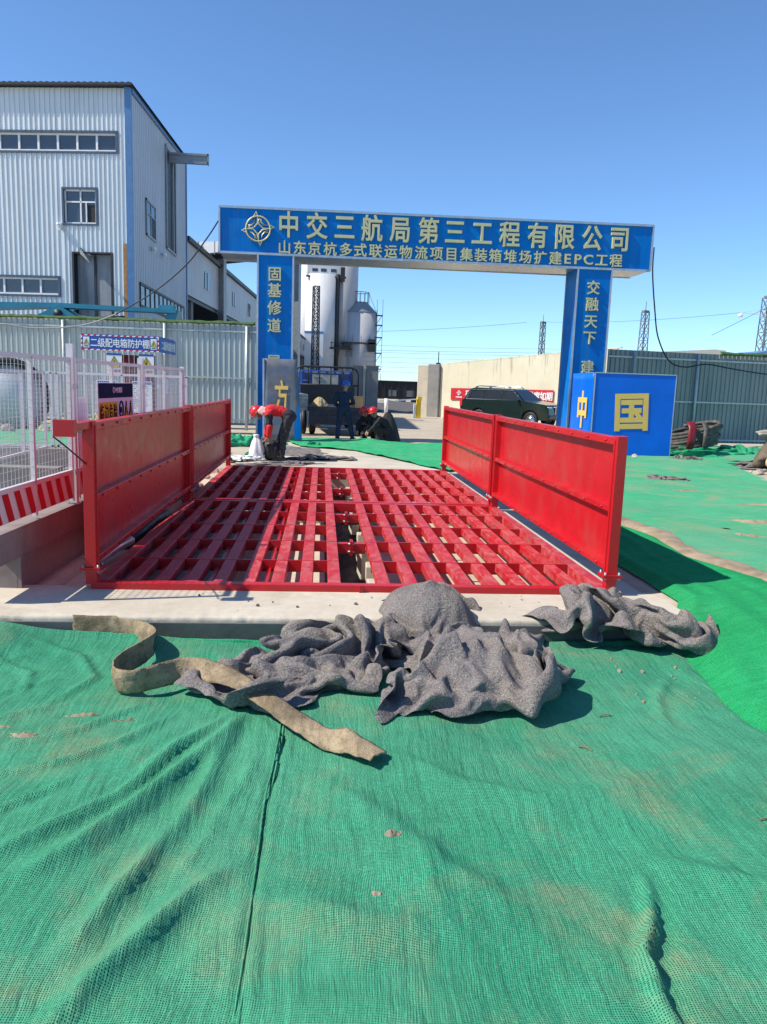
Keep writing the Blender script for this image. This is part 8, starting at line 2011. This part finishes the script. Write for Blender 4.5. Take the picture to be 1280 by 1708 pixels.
def stone(name, loc, r, mat, seed, sq=(1, 1, .75), label=None, cat='stone', group=None, amp=.35):
    bm = bmesh.new(); bmesh.ops.create_icosphere(bm, subdivisions=4, radius=r)
    for v in bm.verts:
        n0 = v.co.normalized()
        v.co *= 1 + amp * noise.noise(n0 * 1.6 + Vector((seed, 0, 0))) + amp * .35 * noise.noise(n0 * 5 + Vector((seed, 3, 0))) + amp * .12 * noise.noise(n0 * 14 + Vector((seed, 3, 0)))
        v.co = Vector((v.co.x * sq[0], v.co.y * sq[1], v.co.z * sq[2]))
    rs = random.Random(int(seed * 10))
    for k in range(11):
        pn = Vector((rs.uniform(-1, 1), rs.uniform(-1, 1), rs.uniform(-.6, 1))).normalized(); pd = r * rs.uniform(.55, .85)
        for v in bm.verts:
            q = Vector((v.co.x / sq[0], v.co.y / sq[1], v.co.z / sq[2])).dot(pn) - pd
            if q > 0: v.co -= Vector((pn.x * sq[0], pn.y * sq[1], pn.z * sq[2])) * q * .92
    me = bpy.data.meshes.new(name); bm.to_mesh(me); bm.free(); me.materials.append(mat)
    for p in me.polygons: p.use_smooth = True
    o = bpy.data.objects.new(name, me); COL.objects.link(o); o.location = loc
    return tag(o, label, cat, group)
stone('broken_concrete', (10.85, 17.6, .35), .62, BROWNCONC, 4, (1.2, .9, .75), 'big broken brown concrete lump at the right edge of the yard', 'rubble', amp=.5)
stone('sandbag', (10.3, 16.75, .24), .30, SAND, 9, (1.0, .8, .95), 'bulging tan sandbag standing before the broken concrete lump', 'sandbag', amp=.2)
stone('broken_concrete', (10.7, 17.9, .80), .28, ROCK, 14, (1.4, 1, .5), 'small pinkish lump on top of the big broken concrete lump', 'rubble')
for i in range(18):
    stone('rubble_stone', (9.2 + 2.0 * random.random(), 15.4 + 1.8 * random.random(), .03), .04 + .09 * random.random() ** 2, ROCK if i % 3 else DIRT, i * 1.7, (1, 1, .6), 'loose rubble stone on bare soil before the sandbag', 'stone', 'stones before the sandbag')
stone('white_stone', (8.0, 19.3, .06), .11, CONC, 33, (1, .8, .8), 'pale stone lying under the right corner of the blue box', 'stone')

# cables
def cable(name, pts, r, mat, label):
    m = MB(); m.tube(catmull(pts, 10), r, 6); o = m.build(name, mat); return tag(o, label, 'cable')
cable('slack_cable', [(9.58, 23.05, 5.9), (9.62, 23.1, 5.2), (9.95, 23.5, 4.2), (10.35, 24.0, 3.4), (10.9, 24.3, 2.72), (11.5, 24.42, 2.55), (12.2, 24.42, 2.66), (13.2, 24.6, 2.55), (14.6, 24.75, 2.42), (16.5, 24.9, 2.4)], .022, CABLE, 'black slack cable drooping from the gate to the right fence')
cable('slack_cable', [(-2.98, 23.1, 6.05), (-3.35, 23.4, 5.6), (-4.0, 23.8, 4.9), (-5.0, 24.2, 4.15), (-6.2, 24.6, 3.5)], .020, CABLE, 'dark slack cable running from the gate down to the left fence')
cable('slack_cable', [(-6.2, 24.6, 3.5), (-7.0, 24.72, 3.20), (-7.8, 24.76, 3.05), (-8.8, 24.78, 3.0), (-9.6, 24.76, 3.08), (-10.6, 24.78, 2.98), (-12, 24.78, 2.9)], .022, CABLEG, 'pale dusty cable lying along the upper rail of the left fence')
